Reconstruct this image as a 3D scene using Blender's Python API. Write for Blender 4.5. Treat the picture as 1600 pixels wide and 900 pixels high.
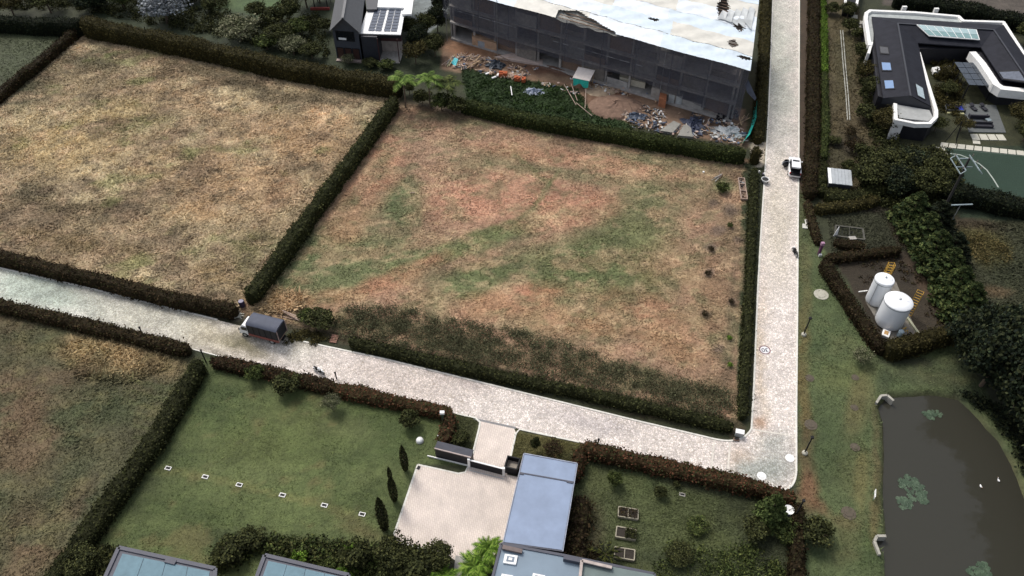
import bpy, bmesh, math, random
import numpy as np
from mathutils import Vector, Matrix
for o in list(bpy.data.objects): bpy.data.objects.remove(o)
sc = bpy.context.scene
R = math.radians
# ------------------------------------------------------------------ camera, world, sun, exposure
CAM_H, FOC, PITCH = 84.0, 1249.0, R(46)
cam = bpy.data.cameras.new('camera'); cam.sensor_width = 36; cam.lens = 36*FOC/1600
cam.clip_start = 1; cam.clip_end = 20000
camo = bpy.data.objects.new('camera', cam); sc.collection.objects.link(camo)
camo.location = (0, 0, CAM_H); camo.rotation_euler = (math.pi/2-PITCH, 0, 0); sc.camera = camo
SUN_DIR = Vector((-0.42, 0.62, 1.05)).normalized()
w = bpy.data.worlds.new('World'); sc.world = w; w.use_nodes = True
nt = w.node_tree; bg = nt.nodes['Background']
sky = nt.nodes.new('ShaderNodeTexSky'); sky.sky_type = 'NISHITA'; sky.sun_disc = False
sky.sun_elevation = math.asin(SUN_DIR.z); sky.sun_rotation = math.atan2(SUN_DIR.x, SUN_DIR.y)
sky.air_density = 1.0; sky.dust_density = 4.0; sky.ozone_density = 1.0
hs = nt.nodes.new('ShaderNodeHueSaturation'); hs.inputs['Saturation'].default_value = 0.45
nt.links.new(sky.outputs[0], hs.inputs['Color']); nt.links.new(hs.outputs[0], bg.inputs['Color'])
bg.inputs['Strength'].default_value = 0.125
sun = bpy.data.lights.new('sun', 'SUN'); sun.energy = 1.2; sun.angle = R(14); sun.color = (1, .95, .87)
suno = bpy.data.objects.new('sun', sun); sc.collection.objects.link(suno)
suno.rotation_euler = (-SUN_DIR).to_track_quat('-Z', 'Y').to_euler(); suno.location = (-60, 160, 120)
sc.view_settings.view_transform = 'Standard'; sc.view_settings.look = 'None'
sc.view_settings.exposure = 0.55; sc.view_settings.gamma = 1
K = 1.55      # how much brighter a level surface displays than its own colour
# ------------------------------------------------------------------ helpers
COL = sc.collection
cp, sp_ = math.cos(PITCH), math.sin(PITCH)
def P(px, py, z=0.0):
    """ground-survey point: where the sight line of photo pixel (px,py) meets height z (metres)"""
    u, v = px-800, py-450
    t = (CAM_H-z)/(FOC*sp_+v*cp)
    return Vector((u*t, (FOC*cp-v*sp_)*t, z))
def PX(x, y, z=0.0):
    d = CAM_H-z
    t = (FOC*cp*d-FOC*sp_*y)
    v = t/(cp*y+sp_*d); dd = FOC*sp_+v*cp
    return x*dd/d+800, v+450
def lin(v):
    v = v/255.0
    return v/12.92 if v <= .04045 else ((v+.055)/1.055)**2.4
def c(r, g, b, k=None):
    k = k or K
    return (min(.85, lin(r)/k), min(.85, lin(g)/k), min(.85, lin(b)/k))
def heading(a, b):
    a, b = P(*a), P(*b); return math.atan2(b.y-a.y, b.x-a.x)
rng = np.random.default_rng(7); rnd = random.Random(11)
_T = rng.random((256, 256))
def vn(x, y, s, seed=0):
    x = np.asarray(x)/s+seed*17.31; y = np.asarray(y)/s+seed*9.77
    xi = np.floor(x).astype(int); yi = np.floor(y).astype(int); fx = x-xi; fy = y-yi
    fx = fx*fx*(3-2*fx); fy = fy*fy*(3-2*fy)
    a = _T[xi & 255, yi & 255]; b = _T[(xi+1) & 255, yi & 255]; c_ = _T[xi & 255, (yi+1) & 255]; d = _T[(xi+1) & 255, (yi+1) & 255]
    return (a*(1-fx)+b*fx)*(1-fy)+(c_*(1-fx)+d*fx)*fy
def fbm(x, y, s, seed=0, o=4):
    r = 0; a = 1; t = 0
    for i in range(o):
        r = r+a*vn(x, y, s, seed+i*3); t += a; a *= .55; s *= .5
    return r/t
def sdist(px, py, poly):
    """signed distance to polygon (positive inside), numpy"""
    n = len(poly); d = np.full(np.shape(px), 1e18); ins = np.zeros(np.shape(px), bool)
    for i in range(n):
        x0, y0 = poly[i]; x1, y1 = poly[(i+1) % n]
        ex, ey = x1-x0, y1-y0; L = ex*ex+ey*ey+1e-9
        t = np.clip(((px-x0)*ex+(py-y0)*ey)/L, 0, 1)
        d = np.minimum(d, (px-x0-t*ex)**2+(py-y0-t*ey)**2)
        cr = (y0 > py) != (y1 > py)
        with np.errstate(divide='ignore', invalid='ignore'):
            xi = x0+(py-y0)/(y1-y0 if y1 != y0 else 1e-9)*ex
        ins ^= cr & (px < xi)
    d = np.sqrt(d); return np.where(ins, d, -d)
def link(o, parent=None):
    COL.objects.link(o)
    if parent is not None: o.parent = parent
    return o
def tag(o, label=None, cat=None, group=None, kind=None):
    if label: o['label'] = label
    if cat: o['category'] = cat
    if group: o['group'] = group
    if kind: o['kind'] = kind
    return o
def thing(name, label, cat, loc=(0, 0, 0), rz=0, group=None):
    o = bpy.data.objects.new(name, None); o.empty_display_size = .5; link(o)
    o.location = loc; o.rotation_euler = (0, 0, rz)
    return tag(o, label, cat, group)
def dup(root, loc, rz=None, label=None, s=None, group=None):
    r = root.copy(); COL.objects.link(r); r.location = loc
    if rz is not None: r.rotation_euler = (0, 0, rz)
    if s is not None: r.scale = s if hasattr(s, '__len__') else (s, s, s)
    if label: r['label'] = label
    if group: r['group'] = group
    for ch in list(root.children):
        k = ch.copy(); COL.objects.link(k); k.parent = r
        for g in list(ch.children):
            d = g.copy(); COL.objects.link(d); d.parent = k
    return r
def npmesh(name, V, F, mat, cols=None, smooth=False, parent=None, loc=None):
    """V (n,3), F (m,3|4)"""
    V = np.asarray(V, dtype=np.float32); F = np.asarray(F, dtype=np.int32)
    if loc is not None: V = V-np.array(loc, dtype=np.float32)
    me = bpy.data.meshes.new(name); k = F.shape[1]
    me.vertices.add(len(V)); me.vertices.foreach_set('co', V.ravel())
    me.loops.add(F.size); me.loops.foreach_set('vertex_index', F.ravel())
    me.polygons.add(len(F)); me.polygons.foreach_set('loop_start', np.arange(0, F.size, k, dtype=np.int32))
    me.polygons.foreach_set('loop_total', np.full(len(F), k, dtype=np.int32))
    me.polygons.foreach_set('use_smooth', np.full(len(F), smooth))
    if cols is not None:
        ca = me.color_attributes.new('Col', 'FLOAT_COLOR', 'POINT')
        cc = np.ones((len(V), 4), dtype=np.float32); cc[:, :3] = cols; ca.data.foreach_set('color', cc.ravel())
    me.materials.append(mat); me.update(calc_edges=True)
    o = bpy.data.objects.new(name, me); link(o, parent)
    if loc is not None and parent is None: o.location = loc
    return o
class MB:
    """collects shapes given in world coordinates (minus off) and links them as one mesh"""
    def __init__(s, off=(0, 0, 0)): s.v = []; s.f = []; s.m = []; s.off = Vector(off)
    def add(s, vs, fs, mi=0):
        n = len(s.v); s.v += [Vector(v) for v in vs]; s.f += [tuple(i+n for i in f) for f in fs]; s.m += [mi]*len(fs); return s
    def box(s, cx, cy, cz, sx, sy, sz, rz=0, mi=0, M=None):
        """centre x,y, BOTTOM z"""
        vs = []
        for z in (cz, cz+sz):
            for (a, b) in ((-.5, -.5), (.5, -.5), (.5, .5), (-.5, .5)):
                x, y = a*sx, b*sy
                vs.append(Vector((cx+x*math.cos(rz)-y*math.sin(rz), cy+x*math.sin(rz)+y*math.cos(rz), z)))
        if M is not None: vs = [M @ v for v in vs]
        return s.add(vs, [(3, 2, 1, 0), (4, 5, 6, 7), (0, 1, 5, 4), (1, 2, 6, 5), (2, 3, 7, 6), (3, 0, 4, 7)], mi)
    def bar(s, a, b, wd, ht=None, mi=0):
        """box beam from a to b, centred on the line"""
        a, b = Vector(a), Vector(b); ht = ht or wd; d = (b-a); L = d.length; d.normalize()
        up = Vector((0, 0, 1)) if abs(d.z) < .95 else Vector((0, 1, 0))
        x = d.cross(up).normalized(); z = x.cross(d)
        vs = []
        for p in (a, b):
            for (i, j) in ((-1, -1), (1, -1), (1, 1), (-1, 1)): vs.append(p+x*i*wd/2+z*j*ht/2)
        return s.add(vs, [(3, 2, 1, 0), (4, 5, 6, 7), (0, 1, 5, 4), (1, 2, 6, 5), (2, 3, 7, 6), (3, 0, 4, 7)], mi)
    def prism(s, poly, z0, z1, mi=0, mtop=None):
        """poly: xy(z ignored) list; z1 may be a list"""
        n = len(poly); a = sum(poly[i][0]*poly[(i+1) % n][1]-poly[(i+1) % n][0]*poly[i][1] for i in range(n))
        if a < 0:
            poly = poly[::-1]
            if hasattr(z1, '__len__'): z1 = z1[::-1]
            if hasattr(z0, '__len__'): z0 = z0[::-1]
        zt = z1 if hasattr(z1, '__len__') else [z1]*n; zb = z0 if hasattr(z0, '__len__') else [z0]*n
        vs = [(p[0], p[1], zb[i]) for i, p in enumerate(poly)]+[(p[0], p[1], zt[i]) for i, p in enumerate(poly)]
        s.add(vs, [tuple(range(n-1, -1, -1))]+[(i, (i+1) % n, n+(i+1) % n, n+i) for i in range(n)], mi)
        k = len(s.v)-n; s.f.append(tuple(range(k, k+n))); s.m.append(mi if mtop is None else mtop); return s
    def tube(s, pts, r, n=8, mi=0, cap=True):
        pts = [Vector(p) for p in pts]; rs = r if hasattr(r, '__len__') else [r]*len(pts); vs = []; fs = []
        px_ = None
        for i, p in enumerate(pts):
            d = (pts[min(i+1, len(pts)-1)]-pts[max(i-1, 0)]).normalized()
            if px_ is None:
                up = Vector((0, 0, 1)) if abs(d.z) < .9 else Vector((1, 0, 0)); px_ = d.cross(up).normalized()
            else: px_ = (px_-d*px_.dot(d)).normalized()
            y = d.cross(px_)
            for k in range(n):
                a = 2*math.pi*k/n; vs.append(p+(px_*math.cos(a)+y*math.sin(a))*rs[i])
        for i in range(len(pts)-1):
            for k in range(n): fs.append((i*n+k, i*n+(k+1) % n, (i+1)*n+(k+1) % n, (i+1)*n+k))
        if cap: fs.append(tuple(range(n-1, -1, -1))); fs.append(tuple(range((len(pts)-1)*n, len(pts)*n)))
        return s.add(vs, fs, mi)
    def lathe(s, cx, cy, prof, n=24, mi=0, sx=1, sy=1):
        """prof: (r,z) list bottom to top"""
        vs = []; fs = []
        for (r, z) in prof:
            for k in range(n):
                a = 2*math.pi*k/n; vs.append((cx+r*sx*math.cos(a), cy+r*sy*math.sin(a), z))
        for i in range(len(prof)-1):
            for k in range(n): fs.append((i*n+k, i*n+(k+1) % n, (i+1)*n+(k+1) % n, (i+1)*n+k))
        fs.append(tuple(range(n-1, -1, -1))); fs.append(tuple(range((len(prof)-1)*n, len(prof)*n)))
        return s.add(vs, fs, mi)
    def wheel(s, cx, cy, cz, r, wd, ax, mi=0, n=16):
        """disc with its axle along ax (unit xy)"""
        A = Vector((ax[0], ax[1], 0)); return s.tube([Vector((cx, cy, cz))-A*wd/2, Vector((cx, cy, cz))+A*wd/2], r, n, mi)
    def quad(s, a, b, c_, d, mi=0): return s.add([a, b, c_, d], [(0, 1, 2, 3)], mi)
    def build(s, name, mats, parent=None, smooth=False, bev=0, label=None):
        me = bpy.data.meshes.new(name)
        me.from_pydata([v-s.off for v in s.v], [], s.f)
        for m in (mats if isinstance(mats, (list, tuple)) else [mats]): me.materials.append(m)
        me.polygons.foreach_set('material_index', s.m)
        if smooth:
            me.polygons.foreach_set('use_smooth', [True]*len(s.f))
            try: me.set_sharp_from_angle(angle=R(40))
            except Exception: pass
        me.update(); o = bpy.data.objects.new(name, me); link(o, parent)
        if parent is None: o.location = s.off
        if bev:
            b = o.modifiers.new('b', 'BEVEL'); b.width = bev; b.segments = 2; b.limit_method = 'ANGLE'; b.angle_limit = R(30)
        if label: o['label'] = label
        return o
# ------------------------------------------------------------------ materials
MATS = {}
def mat(name, col, rough=.7, metal=0, var=.25, scale=1.5, bump=.0, bscale=8, alpha=None, spec=.5, col2=None):
    if name in MATS: return MATS[name]
    m = bpy.data.materials.new(name); m.use_nodes = True; t = m.node_tree; b = t.nodes['Principled BSDF']
    b.inputs['Roughness'].default_value = rough; b.inputs['Metallic'].default_value = metal
    b.inputs['Specular IOR Level'].default_value = spec
    g = t.nodes.new('ShaderNodeNewGeometry')
    n = t.nodes.new('ShaderNodeTexNoise'); n.inputs['Scale'].default_value = scale; n.inputs['Detail'].default_value = 6
    n.inputs['Roughness'].default_value = .65
    t.links.new(g.outputs['Position'], n.inputs['Vector'])
    r = t.nodes.new('ShaderNodeValToRGB'); r.color_ramp.elements[0].position = .3; r.color_ramp.elements[1].position = .7
    c2 = col2 or tuple(min(1, x*(1+var)) for x in col); c1 = tuple(x*(1-var) for x in col)
    r.color_ramp.elements[0].color = (*c1, 1); r.color_ramp.elements[1].color = (*c2, 1)
    t.links.new(n.outputs['Fac'], r.inputs['Fac']); t.links.new(r.outputs['Color'], b.inputs['Base Color'])
    if bump:
        n2 = t.nodes.new('ShaderNodeTexNoise'); n2.inputs['Scale'].default_value = bscale; n2.inputs['Detail'].default_value = 4
        t.links.new(g.outputs['Position'], n2.inputs['Vector'])
        bp = t.nodes.new('ShaderNodeBump'); bp.inputs['Strength'].default_value = 1; bp.inputs['Distance'].default_value = bump
        t.links.new(n2.outputs['Fac'], bp.inputs['Height']); t.links.new(bp.outputs[0], b.inputs['Normal'])
    if alpha is not None: b.inputs['Alpha'].default_value = alpha
    MATS[name] = m; return m
def attr_mat(name, rough=.8, var=.35, scale=3, bump=.05, bscale=5, trans=0, spec=.3, streak=None):
    m = bpy.data.materials.new(name); m.use_nodes = True; t = m.node_tree; b = t.nodes['Principled BSDF']
    b.inputs['Roughness'].default_value = rough; b.inputs['Specular IOR Level'].default_value = spec
    a = t.nodes.new('ShaderNodeAttribute'); a.attribute_name = 'Col'; out = a.outputs['Color']
    g = t.nodes.new('ShaderNodeNewGeometry')
    if var:
        n = t.nodes.new('ShaderNodeTexNoise'); n.inputs['Scale'].default_value = scale; n.inputs['Detail'].default_value = 8; n.inputs['Roughness'].default_value = .7
        src = g.outputs['Position']
        if streak:
            mp = t.nodes.new('ShaderNodeMapping'); mp.inputs['Rotation'].default_value = (0, 0, streak[0]); mp.inputs['Scale'].default_value = (1, streak[1], 1)
            t.links.new(src, mp.inputs['Vector']); src = mp.outputs[0]
        t.links.new(src, n.inputs['Vector'])
        mr = t.nodes.new('ShaderNodeMapRange'); mr.inputs['From Min'].default_value = .25; mr.inputs['From Max'].default_value = .75
        mr.inputs['To Min'].default_value = 1-var; mr.inputs['To Max'].default_value = 1+var
        t.links.new(n.outputs['Fac'], mr.inputs['Value'])
        mx = t.nodes.new('ShaderNodeVectorMath'); mx.operation = 'MULTIPLY'
        t.links.new(out, mx.inputs[0]); t.links.new(mr.outputs[0], mx.inputs[1]); out = mx.outputs[0]
    t.links.new(out, b.inputs['Base Color'])
    if bump:
        n2 = t.nodes.new('ShaderNodeTexNoise'); n2.inputs['Scale'].default_value = bscale; n2.inputs['Detail'].default_value = 5
        t.links.new(g.outputs['Position'], n2.inputs['Vector'])
        bp = t.nodes.new('ShaderNodeBump'); bp.inputs['Distance'].default_value = bump
        t.links.new(n2.outputs['Fac'], bp.inputs['Height']); t.links.new(bp.outputs[0], b.inputs['Normal'])
    if trans:
        tr = t.nodes.new('ShaderNodeBsdfTranslucent'); t.links.new(out, tr.inputs['Color'])
        ms = t.nodes.new('ShaderNodeMixShader'); ms.inputs[0].default_value = trans
        t.links.new(b.outputs[0], ms.inputs[1]); t.links.new(tr.outputs[0], ms.inputs[2])
        t.links.new(ms.outputs[0], t.nodes['Material Output'].inputs['Surface'])
    return m
M_GROUND = attr_mat('ground_soil_grass', var=.32, scale=1.6, bump=.12, bscale=4)
M_LEAF = attr_mat('leaf', rough=.75, var=0, bump=0, trans=.15, spec=.08)
M_CORE = attr_mat('hedge_core', rough=.9, var=.4, scale=6, bump=.15, bscale=6)
M_BLADE = attr_mat('grass_blade', rough=.8, var=0, bump=0, trans=.1)
def stone_mat(name, joint, cell, bump, tint=.25, brick=None):
    """setts with their joints over the Col attribute"""
    m = attr_mat(name, rough=.75, var=.14, scale=.5, bump=0); t = m.node_tree; b = t.nodes['Principled BSDF']
    src = b.inputs['Base Color'].links[0].from_socket; g = t.nodes.new('ShaderNodeNewGeometry')
    if brick:
        mp = t.nodes.new('ShaderNodeMapping'); mp.inputs['Rotation'].default_value = (0, 0, brick[0]); t.links.new(g.outputs['Position'], mp.inputs['Vector'])
        br = t.nodes.new('ShaderNodeTexBrick'); br.inputs['Scale'].default_value = 1; br.inputs['Brick Width'].default_value = brick[1]
        br.inputs['Row Height'].default_value = brick[2]; br.inputs['Mortar Size'].default_value = brick[3]
        br.inputs['Color1'].default_value = (1.04, 1.03, 1.0, 1); br.inputs['Color2'].default_value = (.95, .93, .92, 1); br.inputs['Mortar'].default_value = (*joint, 1)
        t.links.new(mp.outputs[0], br.inputs['Vector']); fac = br.outputs['Color']; hgt = br.outputs['Fac']; inv = True
    else:
        v = t.nodes.new('ShaderNodeTexVoronoi'); v.inputs['Scale'].default_value = 1/cell; t.links.new(g.outputs['Position'], v.inputs['Vector'])
        v2 = t.nodes.new('ShaderNodeTexVoronoi'); v2.feature = 'DISTANCE_TO_EDGE'; v2.inputs['Scale'].default_value = 1/cell; t.links.new(g.outputs['Position'], v2.inputs['Vector'])
        r = t.nodes.new('ShaderNodeValToRGB'); r.color_ramp.elements[0].position = .02; r.color_ramp.elements[1].position = .16
        r.color_ramp.elements[0].color = (*joint, 1); r.color_ramp.elements[1].color = (1.0, 1.0, 1.0, 1); t.links.new(v2.outputs['Distance'], r.inputs['Fac'])
        hsv = t.nodes.new('ShaderNodeSeparateColor'); t.links.new(v.outputs['Color'], hsv.inputs[0])
        mr = t.nodes.new('ShaderNodeMapRange'); mr.inputs['To Min'].default_value = 1-tint; mr.inputs['To Max'].default_value = 1+tint*.7; t.links.new(hsv.outputs[0], mr.inputs['Value'])
        mm = t.nodes.new('ShaderNodeVectorMath'); mm.operation = 'MULTIPLY'; t.links.new(r.outputs['Color'], mm.inputs[0]); t.links.new(mr.outputs[0], mm.inputs[1])
        fac = mm.outputs[0]; hgt = r.outputs['Color']; inv = False
    mx = t.nodes.new('ShaderNodeVectorMath'); mx.operation = 'MULTIPLY'; t.links.new(src, mx.inputs[0]); t.links.new(fac, mx.inputs[1])
    t.links.new(mx.outputs[0], b.inputs['Base Color'])
    bp = t.nodes.new('ShaderNodeBump'); bp.inputs['Distance'].default_value = bump; bp.invert = inv
    t.links.new(hgt, bp.inputs['Height']); t.links.new(bp.outputs[0], b.inputs['Normal'])
    return m
M_COBBLE = stone_mat('cobble_setts', (.62, .60, .54), .25, .02, .26)
M_PAVER = stone_mat('clay_pavers', (.84, .78, .74), .3, .008, brick=(heading((785, 850), (818, 708)), .5, .24, .03))
WHITE = mat('white_paint', (.8, .8, .79), .5, var=.06, scale=2)
WALLWHITE = mat('white_render', (.78, .77, .74), .7, var=.1, scale=1.2)
BLACKM = mat('black_metal', (.012, .012, .014), .6, 0, var=.3, spec=.2)
DARKROOF = mat('dark_roof', (.020, .021, .028), .7, var=.25, scale=.7, bump=.01, spec=.12)
DARKGREY = mat('dark_grey_paint', (.03, .032, .04), .5, var=.2)
GREY = mat('mid_grey', (.2, .2, .2), .7, var=.2)
CONC = mat('concrete', (.36, .34, .31), .85, var=.25, scale=2, bump=.01)
RUBBER = mat('rubber', (.015, .015, .015), .8, var=.2)
GLASSD = mat('dark_glass', (.01, .012, .015), .08, var=.1)
STEEL = mat('galvanised_steel', (.45, .47, .48), .4, .6, var=.2)
WOOD = mat('sawn_timber', (.42, .29, .17), .8, var=.4, scale=3, bump=.01)
OLDWOOD = mat('weathered_timber', (.22, .15, .11), .85, var=.4, scale=3, bump=.01)
BRICKM = mat('orange_brick', (.42, .10, .035), .85, var=.3, scale=5, bump=.01)
YELLOW = mat('yellow_paint', (.55, .32, .04), .6, var=.2)
TRUNK = mat('bark', (.11, .08, .055), .9, var=.4, scale=5, bump=.03)
TURQ = mat('turquoise_net', (.03, .50, .40), .7, var=.25, scale=3)
SOLAR = mat('solar_glass', (.05, .065, .10), .3, var=.2, scale=2)
# ------------------------------------------------------------------ ground colours, surveyed as patches, with some hedge and pine shade painted in
POND = [(1371, 632), (1384, 617), (1420, 613), (1462, 613), (1500, 620), (1530, 648), (1562, 682), (1585, 720), (1602, 765), (1630, 830), (1670, 960), (1640, 1000), (1450, 1000), (1392, 960), (1384, 900), (1383, 866), (1368, 842), (1384, 834), (1381, 790), (1379, 740), (1379, 700), (1378, 660)]
FL = [(121, 46), (630, 148), (378, 484), (-255, 345)]
FC = [(628, 160), (720, 178), (1000, 225), (1172, 250), (1158, 662), (900, 605), (520, 520), (372, 492), (385, 465)]
FLL = [(-80, 30), (122, 44), (60, 92), (-80, 205)]
FB = [(-80, 470), (315, 560), (70, 930), (-80, 960)]
LAWN = [(318, 558), (712, 648), (700, 700), (735, 725), (650, 728), (612, 846), (640, 960), (60, 960)]
GARD = [(903, 705), (1245, 778), (1250, 960), (870, 960), (885, 800)]
RLAWN = [(1248, 300), (1262, 310), (1290, 400), (1385, 560), (1500, 530), (1700, 900), (1700, 1000), (1240, 1000), (1245, 760)]
def srgb(*a): return np.array(c(*a))
LAY = []
def poly(pts, col, f=4, s=1): LAY.append(('p', pts, srgb(*col), f, s))
def blob(cx, cy, rx, ry, ang, col, s=.8): LAY.append(('b', (cx, cy, rx, ry, R(ang)), srgb(*col), 0, s))
# left field: straw
poly(FL, (154, 137, 108), 3)
for b in [(60, 130, 70, 40, -40, (120, 108, 82), .7), (300, 120, 220, 22, 11, (92, 82, 62), .8), (560, 165, 90, 18, 12, (96, 86, 66), .7),
          (150, 90, 60, 20, 5, (98, 92, 68), .8), (20, 160, 70, 22, -42, (90, 88, 66), .9), (515, 182, 45, 17, 10, (218, 186, 146), .9), (470, 215, 90, 35, 10, (182, 152, 116), .6), (330, 155, 140, 30, 20, (176, 150, 118), .55),
          (200, 250, 150, 50, 0, (186, 164, 124), .6), (60, 220, 90, 50, 0, (186, 165, 122), .6), (380, 270, 130, 60, -20, (176, 146, 112), .6),
          (280, 210, 60, 16, -20, (110, 92, 74), .7), (120, 320, 110, 24, 6, (104, 92, 68), .7), (40, 300, 60, 15, 0, (92, 88, 68), .7),
          (80, 375, 120, 22, 8, (108, 92, 66), .7), (320, 330, 70, 20, 0, (180, 150, 112), .6), (400, 385, 40, 22, 0, (116, 112, 74), .7),
          (440, 300, 60, 20, -50, (150, 118, 90), .6), (190, 395, 160, 18, 12, (126, 108, 78), .6), (350, 430, 60, 20, 10, (130, 110, 76), .6), (250, 60+130, 40, 12, 0, (128, 122, 84), .6),
          (105, 195, 22, 10, 0, (130, 128, 76), .6), (300, 240, 20, 8, 0, (134, 130, 80), .6), (395, 405, 25, 40, 30, (110, 108, 70), .6), (175, 180, 70, 25, -10, (178, 158, 114), .6), (340, 460, 60, 14, 10, (92, 84, 60), .7)]: blob(*b)
# central field
poly(FC, (142, 116, 94), 5)
for b in [(700, 185, 110, 22, 10, (112, 94, 74), .8), (900, 222, 200, 14, 10, (108, 90, 70), .8), (1080, 252, 110, 20, 10, (104, 92, 70), .8),  # darker band: shade of the site hedge painted onto the field
          (560, 330, 60, 45, -55, (112, 108, 76), .8), (630, 320, 36, 48, 10, (84, 96, 62), .95), (470, 410, 80, 46, -40, (88, 98, 64), .95),
          (550, 405, 130, 40, -8, (96, 102, 68), .95), (720, 385, 190, 18, -18, (104, 112, 72), .95), (770, 250, 90, 20, -10, (104, 104, 72), .5), (540, 440, 90, 20, -10, (88, 96, 62), .85), (900, 275, 120, 12, 8, (100, 104, 74), .75), (1010, 250, 60, 12, 8, (104, 102, 74), .7),
          (640, 424, 70, 13, -24, (160, 120, 94), 1), (600, 448, 70, 13, -16, (154, 116, 90), .9), (500, 470, 70, 14, -6, (134, 108, 76), .8), (434, 470, 48, 16, 10, (170, 140, 104), .95),
          (900, 420, 120, 60, -20, (94, 102, 66), .95), (990, 370, 90, 60, -50, (98, 104, 68), .9), (960, 440, 90, 40, 10, (88, 96, 60), .9), (740, 440, 110, 34, -20, (92, 102, 64), .95),
          (1000, 300, 60, 60, 30, (108, 104, 74), .6), (1080, 300, 60, 40, 0, (112, 104, 76), .6), (800, 470, 100, 24, -8, (168, 120, 94), .9), (1000, 490, 90, 34, 15, (152, 114, 88), .8),
          (900, 505, 100, 24, 5, (150, 112, 84), .8), (1050, 540, 70, 26, 20, (142, 112, 82), .7), (1110, 470, 40, 90, 5, (128, 104, 78), .6), (1120, 610, 30, 30, 0, (104, 92, 66), .7),
          (780, 310, 130, 40, -5, (176, 132, 108), .8), (580, 270, 70, 40, -50, (168, 126, 100), .8), (540, 355, 40, 30, -30, (150, 110, 84), .5), (890, 330, 90, 30, -8, (172, 128, 104), .8), (900, 250, 200, 14, 8, (164, 124, 98), .6), (1040, 420, 60, 50, 0, (122, 110, 76), .5),
          (840, 270, 60, 4, 40, (96, 100, 66), .5), (770, 355, 90, 5, -20, (98, 104, 66), .7), (850, 305, 50, 5, -55, (98, 104, 66), .7), (1130, 290, 20, 14, 0, (84, 92, 58), .8), (1140, 360, 22, 60, 3, (106, 94, 70), .6), (1145, 500, 12, 120, 3, (92, 80, 62), .7),
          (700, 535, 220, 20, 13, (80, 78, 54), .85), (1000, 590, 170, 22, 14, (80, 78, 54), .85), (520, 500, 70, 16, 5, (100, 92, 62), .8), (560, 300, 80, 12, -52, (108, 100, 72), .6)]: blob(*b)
# far-left field, lower-left field
poly(FLL, (80, 86, 60), 4); blob(40, 80, 50, 30, -30, (88, 96, 68), .6)
poly(FB, (90, 88, 62), 4)
for b in [(170, 552, 90, 34, 10, (186, 162, 120), 1), (235, 568, 60, 20, 14, (170, 146, 108), .85), (40, 520, 60, 40, 0, (104, 90, 66), .7), (70, 540, 40, 16, -20, (98, 98, 62), .6),
          (160, 640, 110, 30, -5, (78, 86, 56), .8), (30, 640, 40, 60, 10, (112, 92, 68), .7), (60, 720, 50, 50, 0, (100, 86, 62), .6), (120, 760, 60, 60, -50, (80, 86, 60), .6), (40, 830, 40, 50, 0, (100, 84, 62), .6), (240, 590, 40, 60, 30, (108, 98, 70), .5), (110, 800, 20, 80, 35, (104, 86, 66), .6)]: blob(*b)
# front lawn
poly(LAWN, (100, 112, 66), 2)
for b in [(480, 585, 160, 24, 12, (62, 76, 42), .8), (340, 620, 60, 70, 20, (66, 82, 44), .7), (560, 640, 120, 40, 10, (82, 96, 52), .6), (230, 740, 40, 80, 35, (66, 74, 46), .7), (415, 765, 180, 4, 14, (128, 128, 76), .7), (250, 735, 40, 5, 14, (110, 112, 66), .5),
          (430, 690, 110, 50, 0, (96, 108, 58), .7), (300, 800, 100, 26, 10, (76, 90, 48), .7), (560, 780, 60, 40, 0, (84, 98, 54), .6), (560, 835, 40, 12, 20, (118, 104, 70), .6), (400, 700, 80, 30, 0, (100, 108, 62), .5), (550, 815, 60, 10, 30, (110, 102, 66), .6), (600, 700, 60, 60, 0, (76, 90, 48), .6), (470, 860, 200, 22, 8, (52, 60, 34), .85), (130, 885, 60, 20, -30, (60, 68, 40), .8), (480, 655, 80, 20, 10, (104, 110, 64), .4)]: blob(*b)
poly([(262, 730), (566, 803), (568, 811), (262, 736)], (126, 126, 78), 3, .75)
for k_ in range(13): poly([(200+k_*2, 590+k_*18), (640+k_*2, 700+k_*18), (640+k_*2, 705+k_*18), (200+k_*2, 595+k_*18)], (116, 126, 76), 5, .3)
# verges by the drive
poly([(712, 648), (745, 655), (750, 668), (735, 722), (680, 700)], (88, 92, 56), 2); poly([(804, 672), (905, 692), (905, 730), (800, 722), (800, 700)], (108, 104, 62), 2)
blob(850, 690, 30, 10, 10, (124, 116, 70), .6)
# garden bottom right
poly(GARD, (90, 98, 62), 3)
for b in [(1060, 745, 150, 18, 12, (76, 76, 60), .8), (920, 715, 40, 14, 0, (72, 78, 52), .8), (990, 750, 50, 26, 0, (88, 104, 60), .6), (1040, 790, 70, 40, 0, (88, 96, 58), .6), (1090, 840, 60, 30, 0, (90, 98, 58), .6), (1180, 800, 60, 60, 0, (60, 66, 42), .8), (920, 830, 26, 60, 0, (96, 84, 62), .6), (1050, 880, 120, 20, 5, (60, 68, 42), .7), (1200, 870, 50, 40, 0, (52, 56, 38), .8)]: blob(*b)  # grey blobs below the hedge and dark ones round the pine paint their shade
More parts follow.
